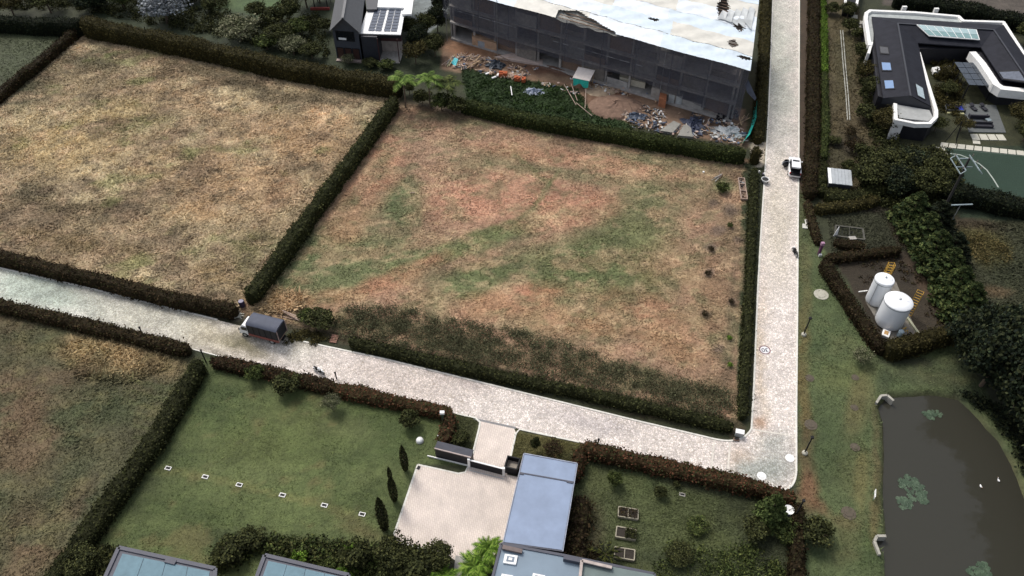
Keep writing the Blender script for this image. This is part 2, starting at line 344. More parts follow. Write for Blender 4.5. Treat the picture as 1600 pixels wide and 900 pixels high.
# right lawn
poly(RLAWN, (96, 108, 70), 3)
for b in [(1256, 440, 10, 140, 0, (112, 108, 70), .7), (1256, 600, 11, 120, 0, (124, 108, 68), .8), (1258, 700, 14, 60, 0, (110, 92, 64), .8), (1262, 770, 16, 40, 0, (136, 98, 74), .85), (1275, 790, 30, 12, 35, (132, 100, 74), .8),
          (1300, 500, 40, 80, 10, (84, 98, 62), .6), (1320, 590, 50, 30, 0, (104, 110, 66), .7), (1330, 720, 40, 50, 0, (98, 100, 62), .5), (1345, 750, 12, 60, 0, (122, 116, 74), .8), (1345, 630, 20, 60, 15, (112, 104, 68), .7), (1370, 720, 8, 120, 0, (104, 92, 64), .7), (1290, 690, 30, 60, 0, (80, 96, 60), .6),
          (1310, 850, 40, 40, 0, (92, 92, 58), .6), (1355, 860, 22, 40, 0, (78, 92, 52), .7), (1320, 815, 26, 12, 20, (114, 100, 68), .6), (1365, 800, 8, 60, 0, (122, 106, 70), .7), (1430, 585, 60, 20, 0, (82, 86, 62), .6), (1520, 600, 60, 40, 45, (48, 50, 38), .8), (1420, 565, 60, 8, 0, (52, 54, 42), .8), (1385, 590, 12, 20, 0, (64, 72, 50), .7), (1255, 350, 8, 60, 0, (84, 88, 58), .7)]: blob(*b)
# verge strips and the plots on the right
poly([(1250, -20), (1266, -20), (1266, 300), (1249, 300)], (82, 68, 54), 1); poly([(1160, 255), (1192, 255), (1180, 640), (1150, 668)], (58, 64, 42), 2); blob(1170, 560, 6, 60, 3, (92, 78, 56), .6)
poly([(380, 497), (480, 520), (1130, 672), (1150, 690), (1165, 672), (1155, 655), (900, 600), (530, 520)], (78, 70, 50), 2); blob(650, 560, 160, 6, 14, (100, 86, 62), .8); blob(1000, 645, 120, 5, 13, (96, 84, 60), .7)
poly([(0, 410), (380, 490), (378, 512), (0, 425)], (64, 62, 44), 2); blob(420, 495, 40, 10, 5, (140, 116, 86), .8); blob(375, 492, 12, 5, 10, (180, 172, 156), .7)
poly([(1281, -20), (1335, -20), (1380, 200), (1372, 310), (1285, 318)], (96, 86, 60), 3)
for b in [(1320, 80, 20, 80, 5, (92, 88, 60), .6), (1330, 190, 26, 30, 0, (96, 84, 60), .6), (1310, 240, 30, 30, 0, (68, 66, 46), .7), (1300, 205, 16, 12, 0, (104, 92, 62), .6), (1330, 230, 20, 16, 0, (62, 52, 42), .7)]: blob(*b)
poly([(1290, 318), (1385, 320), (1420, 390), (1300, 396)], (74, 76, 56), 3); blob(1350, 330, 40, 8, 0, (60, 50, 42), .8); blob(1400, 370, 8, 24, -30, (80, 60, 50), .7)
poly([(1300, 400), (1420, 392), (1510, 520), (1390, 552)], (62, 54, 42), 3); blob(1450, 450, 10, 60, -36, (108, 88, 70), .7); blob(1400, 430, 40, 20, 0, (52, 46, 38), .6)
poly([(1450, 345), (1700, 350), (1700, 560), (1530, 500)], (74, 76, 54), 4)
for b in [(1535, 385, 50, 26, 30, (116, 108, 66), .85), (1555, 455, 28, 9, 0, (124, 106, 80), .9), (1510, 350, 60, 12, 10, (74, 60, 48), .7), (1580, 420, 40, 30, 0, (66, 72, 50), .6), (1560, 490, 40, 16, 0, (74, 78, 56), .6)]: blob(*b)
poly([(1450, 200), (1700, 200), (1700, 350), (1500, 340)], (52, 64, 46), 2)
poly([(1395, 60), (1600, 60), (1700, 225), (1400, 232)], (66, 68, 44), 3)
poly(POND, (70, 62, 46), 9, .85)
# land behind: gardens, building site
poly([(140, -80), (700, -80), (690, 120), (620, 125), (130, 30)], (52, 62, 38), 4)
for b in [(400, 12, 50, 14, 0, (86, 108, 66), .9), (430, 5, 30, 10, 0, (92, 116, 72), .9), (500, 70, 20, 25, 20, (60, 74, 40), .6), (345, 5, 30, 12, 0, (90, 110, 64), .8)]: blob(*b)
poly([(645, -80), (705, -80), (700, 20), (680, 45), (650, 62), (640, 40)], (138, 146, 146), 2)
poly([(690, 70), (715, 50), (1180, 175), (1190, 228), (1165, 228), (980, 195), (860, 165), (800, 130), (690, 108)], (150, 122, 100), 4)
for b in [(730, 80, 50, 14, 10, (160, 118, 88), .8), (845, 108, 50, 8, 10, (110, 78, 62), .8), (880, 122, 40, 6, 6, (160, 136, 112), .8), (960, 165, 44, 30, 20, (132, 92, 72), .95), (925, 170, 6, 22, 0, (84, 56, 44), .8), (940, 140, 24, 12, 0, (148, 124, 96), .8), (1040, 185, 40, 14, 10, (156, 130, 108), .7), (1100, 185, 60, 16, 15, (96, 80, 68), .8), (1170, 170, 8, 60, 10, (104, 78, 60), .9), (860, 150, 30, 10, 0, (60, 76, 40), .6)]: blob(*b)
poly([(720, 105), (800, 122), (900, 138), (925, 175), (1000, 196), (980, 206), (730, 158)], (52, 72, 36), 4)
poly([(1155, 110), (1200, 110), (1192, 232), (1172, 232)], (72, 70, 42), 2); poly([(1172, 222), (1200, 222), (1192, 262), (1180, 262)], (214, 200, 178), 2)
poly([(1370, -60), (1700, -20), (1700, 75), (1560, 25), (1380, 8)], (96, 88, 80), 2); poly([(1330, -80), (1700, -80), (1700, -10), (1390, -2), (1330, -20)], (52, 46, 38), 3)
def mottle(pts, col, s, lo, hi, st, seed): LAY.append(('n', pts, srgb(*col), (s, lo, hi, seed), st))
mottle(FL, (190, 174, 140), 7, .50, .70, .7, 1); mottle(FL, (112, 94, 76), 5, .54, .72, .6, 2); mottle(FL, (176, 152, 124), 2.4, .52, .72, .55, 3); mottle(FL, (96, 86, 68), 1.5, .58, .74, .6, 4); mottle(FL, (118, 124, 74), 6, .64, .76, .5, 5)
mottle(FC, (112, 116, 82), 7, .52, .66, .30, 6); mottle(FC, (176, 140, 114), 4, .53, .70, .35, 7); mottle(FC, (96, 98, 68), 2.0, .54, .70, .5, 8); mottle(FC, (172, 150, 118), 1.4, .56, .74, .5, 9)
mottle(FB, (118, 96, 74), 8, .52, .66, .55, 10); mottle(FB, (80, 90, 60), 4, .54, .68, .5, 11); mottle(FB, (130, 122, 84), 2, .58, .74, .4, 12)
mottle(LAWN, (116, 124, 78), 5, .5, .7, .5, 13); mottle(LAWN, (80, 96, 54), 3.5, .56, .72, .35, 14); mottle(LAWN, (126, 116, 76), 2.5, .64, .76, .5, 15)
mottle(GARD, (108, 114, 72), 4, .52, .7, .5, 16); mottle(GARD, (62, 68, 44), 4, .54, .7, .5, 17)
mottle(RLAWN, (118, 118, 78), 4, .56, .74, .4, 18); mottle(RLAWN, (80, 98, 62), 4, .52, .7, .4, 19)
for a_, b_, r_ in ((1110, 388, 11), (1106, 426, 11), (1143, 470, 8), (1102, 490, 9), (1120, 362, 12), (1150, 375, 9), (1125, 545, 9), (1113, 320, 9), (1140, 330, 14)): blob(a_, b_, r_, r_*.7, 0, (98, 84, 74), .75)
def ground_color(x, y, warp=1.0):
    x = np.asarray(x, float); y = np.asarray(y, float)
    px, py = PX(x, y)
    wx = (fbm(x, y, 9, 1)-.5)*18*warp+(fbm(x, y, 2.2, 2)-.5)*10*warp; wy = (fbm(x, y, 9, 5)-.5)*12*warp+(fbm(x, y, 2.2, 6)-.5)*8*warp
    ex = (fbm(x, y, 2.0, 3)-.5)*4; ey = (fbm(x, y, 2.0, 4)-.5)*4
    col = np.tile(srgb(62, 66, 44), (len(x), 1))
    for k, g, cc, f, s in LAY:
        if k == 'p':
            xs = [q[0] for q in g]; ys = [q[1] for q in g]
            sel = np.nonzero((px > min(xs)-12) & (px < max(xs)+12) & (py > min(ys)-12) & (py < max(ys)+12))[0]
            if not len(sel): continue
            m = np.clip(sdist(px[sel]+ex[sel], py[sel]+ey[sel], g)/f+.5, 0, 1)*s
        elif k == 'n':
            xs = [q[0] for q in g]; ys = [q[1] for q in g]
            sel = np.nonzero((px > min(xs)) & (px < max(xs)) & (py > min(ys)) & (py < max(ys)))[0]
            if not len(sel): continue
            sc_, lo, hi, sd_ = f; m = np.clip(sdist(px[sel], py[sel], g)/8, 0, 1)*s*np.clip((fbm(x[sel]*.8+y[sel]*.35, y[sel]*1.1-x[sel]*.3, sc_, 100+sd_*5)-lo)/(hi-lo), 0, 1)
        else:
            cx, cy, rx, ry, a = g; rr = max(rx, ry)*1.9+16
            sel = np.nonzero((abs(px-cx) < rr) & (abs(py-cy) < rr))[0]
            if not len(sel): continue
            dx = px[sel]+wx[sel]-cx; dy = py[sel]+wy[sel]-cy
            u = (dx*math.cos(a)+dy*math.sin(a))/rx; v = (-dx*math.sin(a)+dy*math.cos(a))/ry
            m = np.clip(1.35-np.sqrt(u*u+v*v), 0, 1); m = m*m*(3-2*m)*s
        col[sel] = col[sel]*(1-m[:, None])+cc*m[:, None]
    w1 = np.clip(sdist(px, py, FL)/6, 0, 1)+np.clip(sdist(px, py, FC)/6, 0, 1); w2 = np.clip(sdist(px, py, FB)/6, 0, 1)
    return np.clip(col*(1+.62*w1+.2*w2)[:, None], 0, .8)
def vary(col, x, y, amt=.5, s=1.1, seed=20):
    n = fbm(x, y, s, seed, 4); n2 = fbm(x, y, s*5, seed+9, 3)
    g = 1+(n-.5)*amt*1.6+(n2-.5)*amt
    return col*np.clip(g, .35, 1.9)[:, None]
# the ground sheet, with the pond basin let into it
WL = -0.55
gx = np.concatenate([[-6000, -1500, -500, -250, -170], np.arange(-135, 135.1, .55), [170, 250, 500, 1500, 6000]])
gy = np.concatenate([[-6000, -1000, -200, -50, 0, 18], np.arange(26, 196, .55), [215, 260, 500, 1500, 6000]])
X, Y = np.meshgrid(gx, gy); x = X.ravel(); y = Y.ravel()
pond_w = [tuple(P(a, b)[:2]) for a, b in POND]
near = (x > 35) & (x < 110) & (y > 15) & (y < 80)
z = np.zeros(len(x)); sd = sdist(x[near], y[near], pond_w)+(fbm(x[near], y[near], 2.5, 8)-.5)*.5
z[near] = -1.5*np.clip((sd+.25)/1.3, 0, 1)
front = y > 5
col = np.tile(srgb(62, 66, 44), (len(x), 1)); idx = np.nonzero(front & (y < 300) & (abs(x) < 200))[0]
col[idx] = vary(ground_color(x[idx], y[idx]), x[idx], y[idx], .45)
nx, ny = len(gx), len(gy); i = (np.arange(ny-1)[:, None]*nx+np.arange(nx-1)[None, :]).ravel()
F = np.stack([i, i+1, i+nx+1, i+nx], 1)
ground = npmesh('ground', np.stack([x, y, z], 1), F, M_GROUND, col, True); tag(ground, 'ground of verges, gardens and bare soil round the plots', kind='structure')
def sheet(name, quad, z, mat_, label, step=.45, amt=.5, fn=None, warp=1.0):
    """bilinear sheet over four surveyed corners"""
    A, B, C_, D = [P(*q) for q in quad]
    n = int(max((B-A).length, (C_-D).length)/step)+1; m = int(max((D-A).length, (C_-B).length)/step)+1
    s, t = np.meshgrid(np.linspace(0, 1, n+1), np.linspace(0, 1, m+1)); s = s.ravel()[:, None]; t = t.ravel()[:, None]
    a, b, cc, d = [np.array(v[:2]) for v in (A, B, C_, D)]
    xy = (a*(1-s)+b*s)*(1-t)+(d*(1-s)+cc*s)*t
    i = (np.arange(m)[:, None]*(n+1)+np.arange(n)[None, :]).ravel(); F = np.stack([i+n+1, i+n+2, i+1, i], 1)
    cl = (fn or (lambda x, y: vary(ground_color(x, y, warp), x, y, amt)))(xy[:, 0], xy[:, 1])
    o = npmesh(name, np.column_stack([xy, np.full(len(xy), z)]), F, mat_, cl, True)
    return tag(o, label, kind='structure')
M_FIELD = attr_mat('dry_field', var=.42, scale=1.3, bump=.18, bscale=3, streak=(R(25), 1.8))
M_LAWN = attr_mat('mown_lawn', var=.2, scale=2.5, bump=.05, bscale=8)
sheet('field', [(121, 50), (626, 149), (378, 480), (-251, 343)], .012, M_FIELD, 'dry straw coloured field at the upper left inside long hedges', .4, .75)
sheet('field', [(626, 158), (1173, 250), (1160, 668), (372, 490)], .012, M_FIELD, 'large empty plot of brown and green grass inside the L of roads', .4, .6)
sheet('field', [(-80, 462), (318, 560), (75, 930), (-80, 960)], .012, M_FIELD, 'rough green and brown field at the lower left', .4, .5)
# water
wv = [tuple(P(a, b)[:2]) for a, b in POND]; cxw = sum(p[0] for p in wv)/len(wv); cyw = sum(p[1] for p in wv)/len(wv)
water = bpy.data.materials.new('pond_water'); water.use_nodes = True; t = water.node_tree; b = t.nodes['Principled BSDF']
b.inputs['Base Color'].default_value = (.036, .035, .027, 1); b.inputs['Roughness'].default_value = .07; b.inputs['IOR'].default_value = 1.38
n = t.nodes.new('ShaderNodeTexNoise'); n.inputs['Scale'].default_value = 1.2; n.inputs['Detail'].default_value = 3; g = t.nodes.new('ShaderNodeNewGeometry'); t.links.new(g.outputs['Position'], n.inputs['Vector'])
bp = t.nodes.new('ShaderNodeBump'); bp.inputs['Distance'].default_value = .012; t.links.new(n.outputs['Fac'], bp.inputs['Height']); t.links.new(bp.outputs[0], b.inputs['Normal'])
mb = MB(); mb.add([(cxw+(p[0]-cxw)*1.03, cyw+(p[1]-cyw)*1.03, WL) for p in wv], [tuple(range(len(wv)))]); wo = mb.build('water', water); tag(wo, 'dark still water of the pond', kind='structure')
# ------------------------------------------------------------------ roads
def arc(cx, cy, r, a0, a1, n=10): return [(cx+r*math.cos(a0+(a1-a0)*i/n), cy+r*math.sin(a0+(a1-a0)*i/n)) for i in range(n+1)]
def bez(p0, p1, p2, n=8): return [tuple((Vector(p0)*(1-t)**2+Vector(p1)*2*t*(1-t)+Vector(p2)*t*t)) for t in [i/n for i in range(n+1)]]
R_UP = [(-60, 404), (0, 419), (137, 450), (375, 509), (470, 533), (600, 561), (760, 600), (1000, 659), (1115, 686)]
R_CI = [tuple(q) for q in bez((1115, 686), (1160, 697), (1174, 670), 10)]
R_LE = [(1174, 670), (1178, 600), (1184, 450), (1188.5, 369), (1197, 240), (1201, 170), (1207.5, 0), (1210, -60), (1213, -160)]
R_RE = [(1254, -160), (1251, -60), (1249, 0), (1248, 225), (1246.5, 369), (1245.5, 500), (1244, 640), (1244, 735)]
R_CO = [tuple(q) for q in bez((1244, 735), (1243, 765), (1222, 766), 8)]
R_LO = [(1222, 766), (1180, 755), (905, 691), (862, 682), (803, 668), (745, 655), (718, 648), (400, 572), (298, 545), (0, 471), (-60, 456)]
road_px = R_UP+R_CI[1:-1]+R_LE+R_RE+R_CO[1:-1]+R_LO
def poly_sheet(name, pxs, z, m, label, fn, step=.5):
    """triangulated sheet over an outline with interior vertices for its colours"""
    W = [P(*q) for q in pxs]; bm = bmesh.new()
    f = bm.faces.new([bm.verts.new((v.x, v.y, z)) for v in W]); bmesh.ops.triangulate(bm, faces=[f])
    for it in range(9):
        ed = [e for e in bm.edges if e.calc_length() > max(step, 1e-3)]
        if not ed or len(bm.verts) > 60000: break
        ed.sort(key=lambda e: -e.calc_length())
        bmesh.ops.subdivide_edges(bm, edges=[e for e in ed if e.calc_length() > step*1.5] or ed[:1], cuts=1)
        bmesh.ops.triangulate(bm, faces=[f for f in bm.faces if len(f.verts) > 3])
    for f in bm.faces:
        if f.normal.z < 0: f.normal_flip()
    V = np.array([v.co for v in bm.verts]); bm.verts.index_update(); F = np.array([[v.index for v in f.verts] for f in bm.faces]); bm.free()
    return tag(npmesh(name, V, F, m, fn(V[:, 0], V[:, 1]), True), label, kind='structure')
def road_col(x, y):
    px, py = PX(x, y); col = np.tile(srgb(255, 244, 238)*1.14, (len(x), 1))
    def mixb(cx, cy, rx, ry, a, cc, s):
        a = R(a); wx = (fbm(x, y, 3, 31)-.5)*40; wy = (fbm(x, y, 3, 37)-.5)*30
        u = ((px+wx-cx)*math.cos(a)+(py+wy-cy)*math.sin(a))/rx; v = (-(px+wx-cx)*math.sin(a)+(py+wy-cy)*math.cos(a))/ry
        m = np.clip(1.4-np.sqrt(u*u+v*v), 0, 1)*s; col[:] = col*(1-m[:, None])+srgb(*cc)*1.2*m[:, None]
    for a in [(60, 455, 140, 40, 14, (190, 204, 192), .9), (250, 500, 120, 40, 14, (204, 202, 188), .9), (350, 530, 60, 26, 10, (196, 186, 162), .8), (385, 545, 44, 12, 20, (128, 122, 92), .85), (345, 560, 20, 8, 20, (110, 104, 78), .7), (470, 535, 40, 12, 0, (176, 172, 156), .7),
              (460, 520, 30, 14, 0, (84, 84, 60), .9), (455, 548, 60, 20, 14, (204, 200, 190), .7), (620, 590, 120, 30, 14, (230, 216, 208), .7), (1215, 100, 30, 140, 0, (206, 208, 198), .9), (1215, 350, 26, 100, 0, (226, 216, 198), .7), (1190, 560, 10, 120, 0, (226, 206, 182), .7),
              (1190, 735, 60, 26, -10, (176, 182, 176), .9), (1215, 690, 30, 20, 0, (180, 184, 178), .8), (1190, 660, 14, 8, 0, (216, 176, 146), .8), (1155, 710, 20, 14, 0, (228, 206, 186), .7), (725, 600, 50, 10, 14, (206, 192, 188), .6), (940, 665, 60, 12, 14, (206, 198, 198), .7), (900, 650, 60, 10, 14, (216, 206, 206), .5)]: mixb(*a)
    k_ = np.clip((PX(x, y)[0] < 480)*.6+(PX(x, y)[0] > 1140)*.25, 0, 1)[:, None]; return vary(col, x, y, .18, .8, 40)*(1-k_)+vary(vary(col, x, y, .3, .9, 40), x, y, .8, .45, 47)*k_
road = poly_sheet('road', road_px, .03, M_COBBLE, 'pale cobbled road running along and turning up the right side', road_col, 1.0)
def kerb(name, pxs, w_=.22, h=.11, label='', m=None, off=0):
    pts = [P(*q) for q in pxs]; mb = MB(); L = []; Rr = []
    for i, p in enumerate(pts):
        d = (pts[min(i+1, len(pts)-1)]-pts[max(i-1, 0)]); d.z = 0; d.normalize(); nrm = Vector((-d.y, d.x, 0))
        L.append(p+nrm*(w_/2+off)); Rr.append(p-nrm*(w_/2-off))
    vs = []
    for a, b_ in zip(L, Rr): vs += [(a.x, a.y, .0), (a.x, a.y, h), (b_.x, b_.y, h), (b_.x, b_.y, .0)]
    fs = []
    for i in range(len(pts)-1):
        for k in range(3): fs.append((i*4+k, i*4+k+1, i*4+4+k+1, i*4+4+k))
    fs += [(0, 3, 2, 1), (len(vs)-4, len(vs)-3, len(vs)-2, len(vs)-1)]
    mb.add(vs, fs); return tag(mb.build(name, m or KERB), label, kind='structure')
KERB = mat('kerb_concrete', (.66, .64, .58), .8, var=.18, scale=2.5)
kerb('kerb', R_UP[:3]+[(340, 500)], label='pale kerb along the upper edge of the left road')
kerb('kerb', [(474, 534)]+R_UP[5:]+R_CI[1:-1]+R_LE, label='pale kerb round the empty plot from the truck to the far end')
kerb('kerb', R_RE+R_CO[1:-1]+[(1222, 766)], label='pale kerb on the outer side of the right road')
kerb('kerb', [(1222, 766), (1180, 755)], label='short pale kerb at the bottom of the road corner', w_=.2)
kerb('kerb', [(905, 691), (862, 682), (812, 671), (806, 678), (796, 722)], label='pale kerb right of the drive mouth')
kerb('kerb', [(714, 647), (742, 653), (750, 660), (749, 668), (735, 724)], label='pale kerb left of the drive mouth')
kerb('kerb', [(740, 654.5), (806, 669)], label='dark threshold line between road and drive', w_=.3, h=.05, m=GREY)
kerb('kerb', [(0, 471), (298, 545), (410, 574), (500, 596)], label='pale kerb along the lower edge of the left road', w_=.15, h=.07)
# cross bands of the crossing near the corner
for q, lb in [([(1116, 687), (1111, 739)], 'left pale stone band across the road'), ([(1141, 692), (1136, 745)], 'right pale stone band across the road'), ([(1174, 671), (1243, 682)], 'pale stone band across the foot of the right road')]:
    kerb('paving_band', q, w_=.2, h=.040, label=lb, m=mat('band_stone', (.60, .56, .50), .8, var=.25, scale=2))
def drive_col(x, y): return vary(np.tile(srgb(255, 243, 234), (len(x), 1)), x, y, .18, 1.5, 44)
poly_sheet('driveway', [(745, 656), (803, 669.5), (806, 676), (796, 722), (792, 742), (735, 728), (749, 668), (750, 660)], .036, M_PAVER, 'pinkish paved drive from road to gate', drive_col, 1.0)
poly_sheet('forecourt', [(653, 726), (716, 740), (729, 737), (733, 729), (812, 746), (800, 800), (785, 850), (760, 885), (718, 880), (690, 862), (612, 846)], .034, M_PAVER, 'pinkish paved forecourt beside the blue roofed garage', drive_col, 1.0)
kerb('kerb', [(653, 726), (612, 846), (690, 863)], label='white edging round the left of the forecourt', w_=.25, h=.06)
kerb('kerb', [(653, 726), (716, 740), (727, 738), (732, 728)], label='white edging along the top of the forecourt', w_=.18, h=.06)
poly_sheet('path', [(712, 868), (735, 872), (722, 960), (700, 960)], .04, mat('path_concrete', (.30, .29, .27), .85), 'narrow grey path leading down from the forecourt', drive_col, 2.0)
poly_sheet('turf_court', [(1462, 231), (1700, 244), (1700, 342), (1522, 318)], .02, M_LAWN, 'dark green artificial turf court', lambda x, y: vary(np.tile(srgb(48, 70, 56), (len(x), 1)), x, y, .12), 1.5)
# ------------------------------------------------------------------ foliage
def pal(*cs): return np.array([c(*q) for q in cs])
G_DARK = pal((46, 50, 32), (60, 64, 38), (76, 80, 48), (94, 96, 58))
G_MID = pal((56, 66, 38), (72, 84, 46), (92, 104, 58), (110, 118, 66))
G_OLIVE = pal((56, 54, 34), (74, 70, 42), (92, 86, 50), (108, 100, 60))
G_BROWN = pal((52, 42, 32), (70, 58, 42), (88, 72, 50), (76, 74, 46))
G_RED = pal((112, 76, 56), (128, 86, 64), (92, 74, 52), (86, 88, 56), (76, 80, 50))
G_BRIGHT = pal((96, 130, 44), (122, 158, 60), (148, 176, 78), (84, 112, 44))
G_LIME = pal((120, 150, 70), (150, 176, 92), (96, 124, 58))
G_SILVER = pal((120, 126, 132), (150, 156, 160), (96, 102, 104), (176, 180, 184))
G_PALE = pal((104, 108, 78), (134, 136, 104), (160, 158, 128), (80, 86, 58))
G_BLACK = pal((24, 30, 24), (32, 40, 30), (42, 50, 34), (54, 58, 38))
G_CON = pal((50, 64, 40), (66, 82, 48), (88, 104, 60), (112, 120, 72))
def leaf_quads(Pn, N, size, cols, r):
    n = len(Pn); N = N/(np.linalg.norm(N, axis=1)[:, None]+1e-9)
    nn = N*.9+r.normal(size=(n, 3))*.75; nn /= np.linalg.norm(nn, axis=1)[:, None]
    a = np.cross(nn, r.normal(size=(n, 3))); a /= np.linalg.norm(a, axis=1)[:, None]+1e-9; b = np.cross(nn, a)
    s = size*r.uniform(.6, 1.4, n)[:, None]
    V = np.stack([Pn-a*s*.5, Pn+b*s*.36, Pn+a*s*.5, Pn-b*s*.36], 1).reshape(-1, 3)
    F = np.arange(n*4).reshape(-1, 4); return V, F, np.repeat(cols, 4, 0)
def pick(pl, n, r, w=None):
    i = r.integers(0, len(pl), n); return pl[i]*r.uniform(.75, 1.25, n)[:, None]
def hedge(name, label, pts, wd, h, pl, dens=26, size=.27, cat='hedge', shag=.16, group=None, rag=.17, topz=True, seed=0, kind=None, wob=.2):
    """trimmed hedge along the line of its top (surveyed at height h)"""
    r = np.random.default_rng(100+seed+int(abs(pts[0][0])*7+abs(pts[0][1])))
    W = [P(a, b, h if topz else 0) for a, b in pts]
    S = []
    for a, b in zip(W[:-1], W[1:]):
        m = max(2, int((b-a).length/.5))
        S += [a.lerp(b, i/m) for i in range(m)]
    S.append(W[-1]); S = np.array([[v.x, v.y] for v in S])
    T = np.gradient(S, axis=0); T /= np.linalg.norm(T, axis=1)[:, None]; Nn = np.stack([-T[:, 1], T[:, 0]], 1)
    prof = np.array([(-.46, 0), (-.52, .45), (-.50, .82), (-.36, 1), (0, 1.03), (.36, 1), (.5, .82), (.52, .45), (.46, 0)])
    L = len(S); kk = len(prof); endf = np.ones(L); endf[0] = .35; endf[-1] = .35
    if L > 3: endf[1] = .85; endf[-2] = .85
    hv = h*(1+(fbm(S[:, 0], S[:, 1], 4, 50+seed)-.5)*2*wob); wv_ = wd*(1+(fbm(S[:, 0], S[:, 1], 3, 60+seed)-.5)*2*wob*1.3)
    V = np.zeros((L, kk, 3))
    for k, (u, t) in enumerate(prof):
        j = r.normal(size=L)*rag*.4
        off = (u*wv_*endf+j*np.sign(u))[:, None]*Nn
        V[:, k, :2] = S+off; V[:, k, 2] = hv*t*(.9+.1*endf)+(r.normal(size=L)*rag*.4 if t > .2 else 0)
    i = (np.arange(L-1)[:, None]*kk+np.arange(kk-1)[None, :]).ravel(); Fc = np.stack([i+kk, i+kk+1, i+1, i], 1)
    Vf = V.reshape(-1, 3)
    # end caps as quads fans
    caps = []
    for base, flip in ((0, False), ((L-1)*kk, True)):
        for q in range(0, 4):
            f = [base+q, base+q+1, base+kk-2-q, base+kk-1-q]; caps.append(f if flip else f[::-1])
    Fc = np.vstack([Fc, np.array(caps)])
    core_c = np.tile(pl.mean(0)*.6, (len(Vf), 1))
    # leaves over the outside
    per = np.linalg.norm(np.diff(prof*np.array([wd, h]), axis=0), axis=1); tot = per.sum(); length = np.linalg.norm(np.diff(S, axis=0), axis=1).sum()
    n = int(length*tot*dens); n = min(n, 60000)
    si = r.uniform(0, L-1.001, n); s0 = si.astype(int); sf = si-s0
    cum = np.concatenate([[0], np.cumsum(per)])/tot; u = r.random(n); k0 = np.clip(np.searchsorted(cum, u, 'right')-1, 0, kk-2); kf = (u-cum[k0])/(cum[k0+1]-cum[k0])
    A = V[s0, k0]*(1-kf)[:, None]+V[s0, k0+1]*kf[:, None]; B = V[s0+1, k0]*(1-kf)[:, None]+V[s0+1, k0+1]*kf[:, None]
    Pn = A*(1-sf)[:, None]+B*sf[:, None]
    d = prof[k0+1]-prof[k0]; nr = np.stack([-d[:, 1]*h, d[:, 0]*wd], 1); Nw = np.column_stack([Nn[s0]*(nr[:, :1]), nr[:, 1]]); Nw /= np.linalg.norm(Nw, axis=1)[:, None]+1e-9
    # profile runs left to right so outward = (-dz, dx)
    Pn = Pn+Nw*np.abs(r.normal(size=n))[:, None]*shag*h**.3; Pn[:, 2] = np.maximum(Pn[:, 2], .03)
    # extra end leaves
    cl = pick(pl, n, r); m = fbm(Pn[:, 0], Pn[:, 1], 1.6, 70+seed); cl = cl*np.clip(.55+m*.95, .4, 1.6)[:, None]
    Vl, Fl, Cl = leaf_quads(Pn, Nw, size, cl, r)
    V2 = np.vstack([Vf, Vl]); F2 = np.vstack([Fc, Fl+len(Vf)]); C2 = np.vstack([core_c, Cl])
    loc = (float(S[L//2, 0]), float(S[L//2, 1]), 0)
    o = npmesh(name, V2, F2, M_LEAF, C2, False, None, loc); tag(o, label, cat, group, kind); return o
H = hedge
H('hedge', 'tall trimmed hedge closing the far end of the straw field', [(127, 30), (220, 48), (320, 68), (400, 87), (480, 102), (560, 116), (625, 126)], 2.9, 3.4, G_OLIVE*.85, 30, seed=1)
H('hedge', 'dark hedge at the top left corner behind the small green field', [(-30, 26), (40, 30), (124, 34)], 2.6, 3.0, G_BLACK*1.15, 30, seed=2)
H('hedge', 'narrow diagonal hedge at the far left between two fields', [(-60, 188), (0, 140), (60, 92), (116, 45)], 1.6, 1.8, G_BROWN*.85, 30, seed=3)
H('hedge', 'long diagonal hedge between the straw field and the large brown plot', [(387, 460), (428, 406), (500, 306), (590, 186), (616, 150)], 1.9, 2.3, G_DARK, 30, seed=4)
H('hedge', 'hedge between the straw field and the left road', [(-40, 388), (0, 397), (137, 429), (265, 461), (368, 480)], 1.7, 1.9, G_BROWN, 30, seed=5)
H('hedge', 'clipped flat topped hedge below the left road', [(-40, 463), (0, 473), (150, 508), (294, 543)], 1.6, 1.5, G_BROWN*1.05, 32, seed=6)
H('hedge', 'dark diagonal hedge left of the green lawn, running to the bottom edge', [(311, 562), (240, 682), (145, 812), (88, 893), (62, 936)], 2.0, 1.8, G_DARK*.82, 32, seed=7, wob=.2)
H('hedge', 'low dark clipped hedge between the large plot and the lower road', [(545, 530), (700, 566), (800, 588), (900, 608), (1040, 640), (1147, 664)], 1.25, 1.2, G_DARK*.85, 30, seed=8)
H('hedge', 'low dark green hedge between the large plot and the right road', [(1180, 262), (1174, 400), (1168, 520), (1161, 650)], 1.1, 1.1, G_DARK*.9, 30, seed=9)
H('hedge', 'trimmed green hedge between the large plot and the building site', [(722, 157), (800, 176), (900, 194), (1000, 211), (1100, 227), (1166, 238)], 2.1, 2.2, G_MID*.72, 30, seed=10)
H('hedge', 'olive hedge squeezed between the netted building and the right road', [(1198, -20), (1195, 80), (1190, 150), (1186, 214)], 1.6, 1.7, G_OLIVE*.85, 28, seed=11)
H('hedge', 'long dark hedge on the right of the upper right road', [(1274, -30), (1273, 100), (1272, 200), (1268, 300)], 1.9, 1.8, G_BROWN*.9, 30, seed=12)
H('hedge', 'bright green leafy hedge strip beside the dark hedge by the upper road', [(1284, -30), (1287, 40), (1288, 110)], 1.3, 1.3, G_BRIGHT*.8, 30, seed=13)
H('hedge', 'dull green leafy hedge strip beside the long narrow garden', [(1288, 112), (1290, 170), (1288, 245)], 1.2, 1.2, G_MID, 30, seed=14)
H('hedge', 'low reddish brown hedge beside the two white slabs', [(1262, 312), (1270, 345), (1280, 378)], 1.0, .9, G_BROWN*1.1, 34, seed=15)
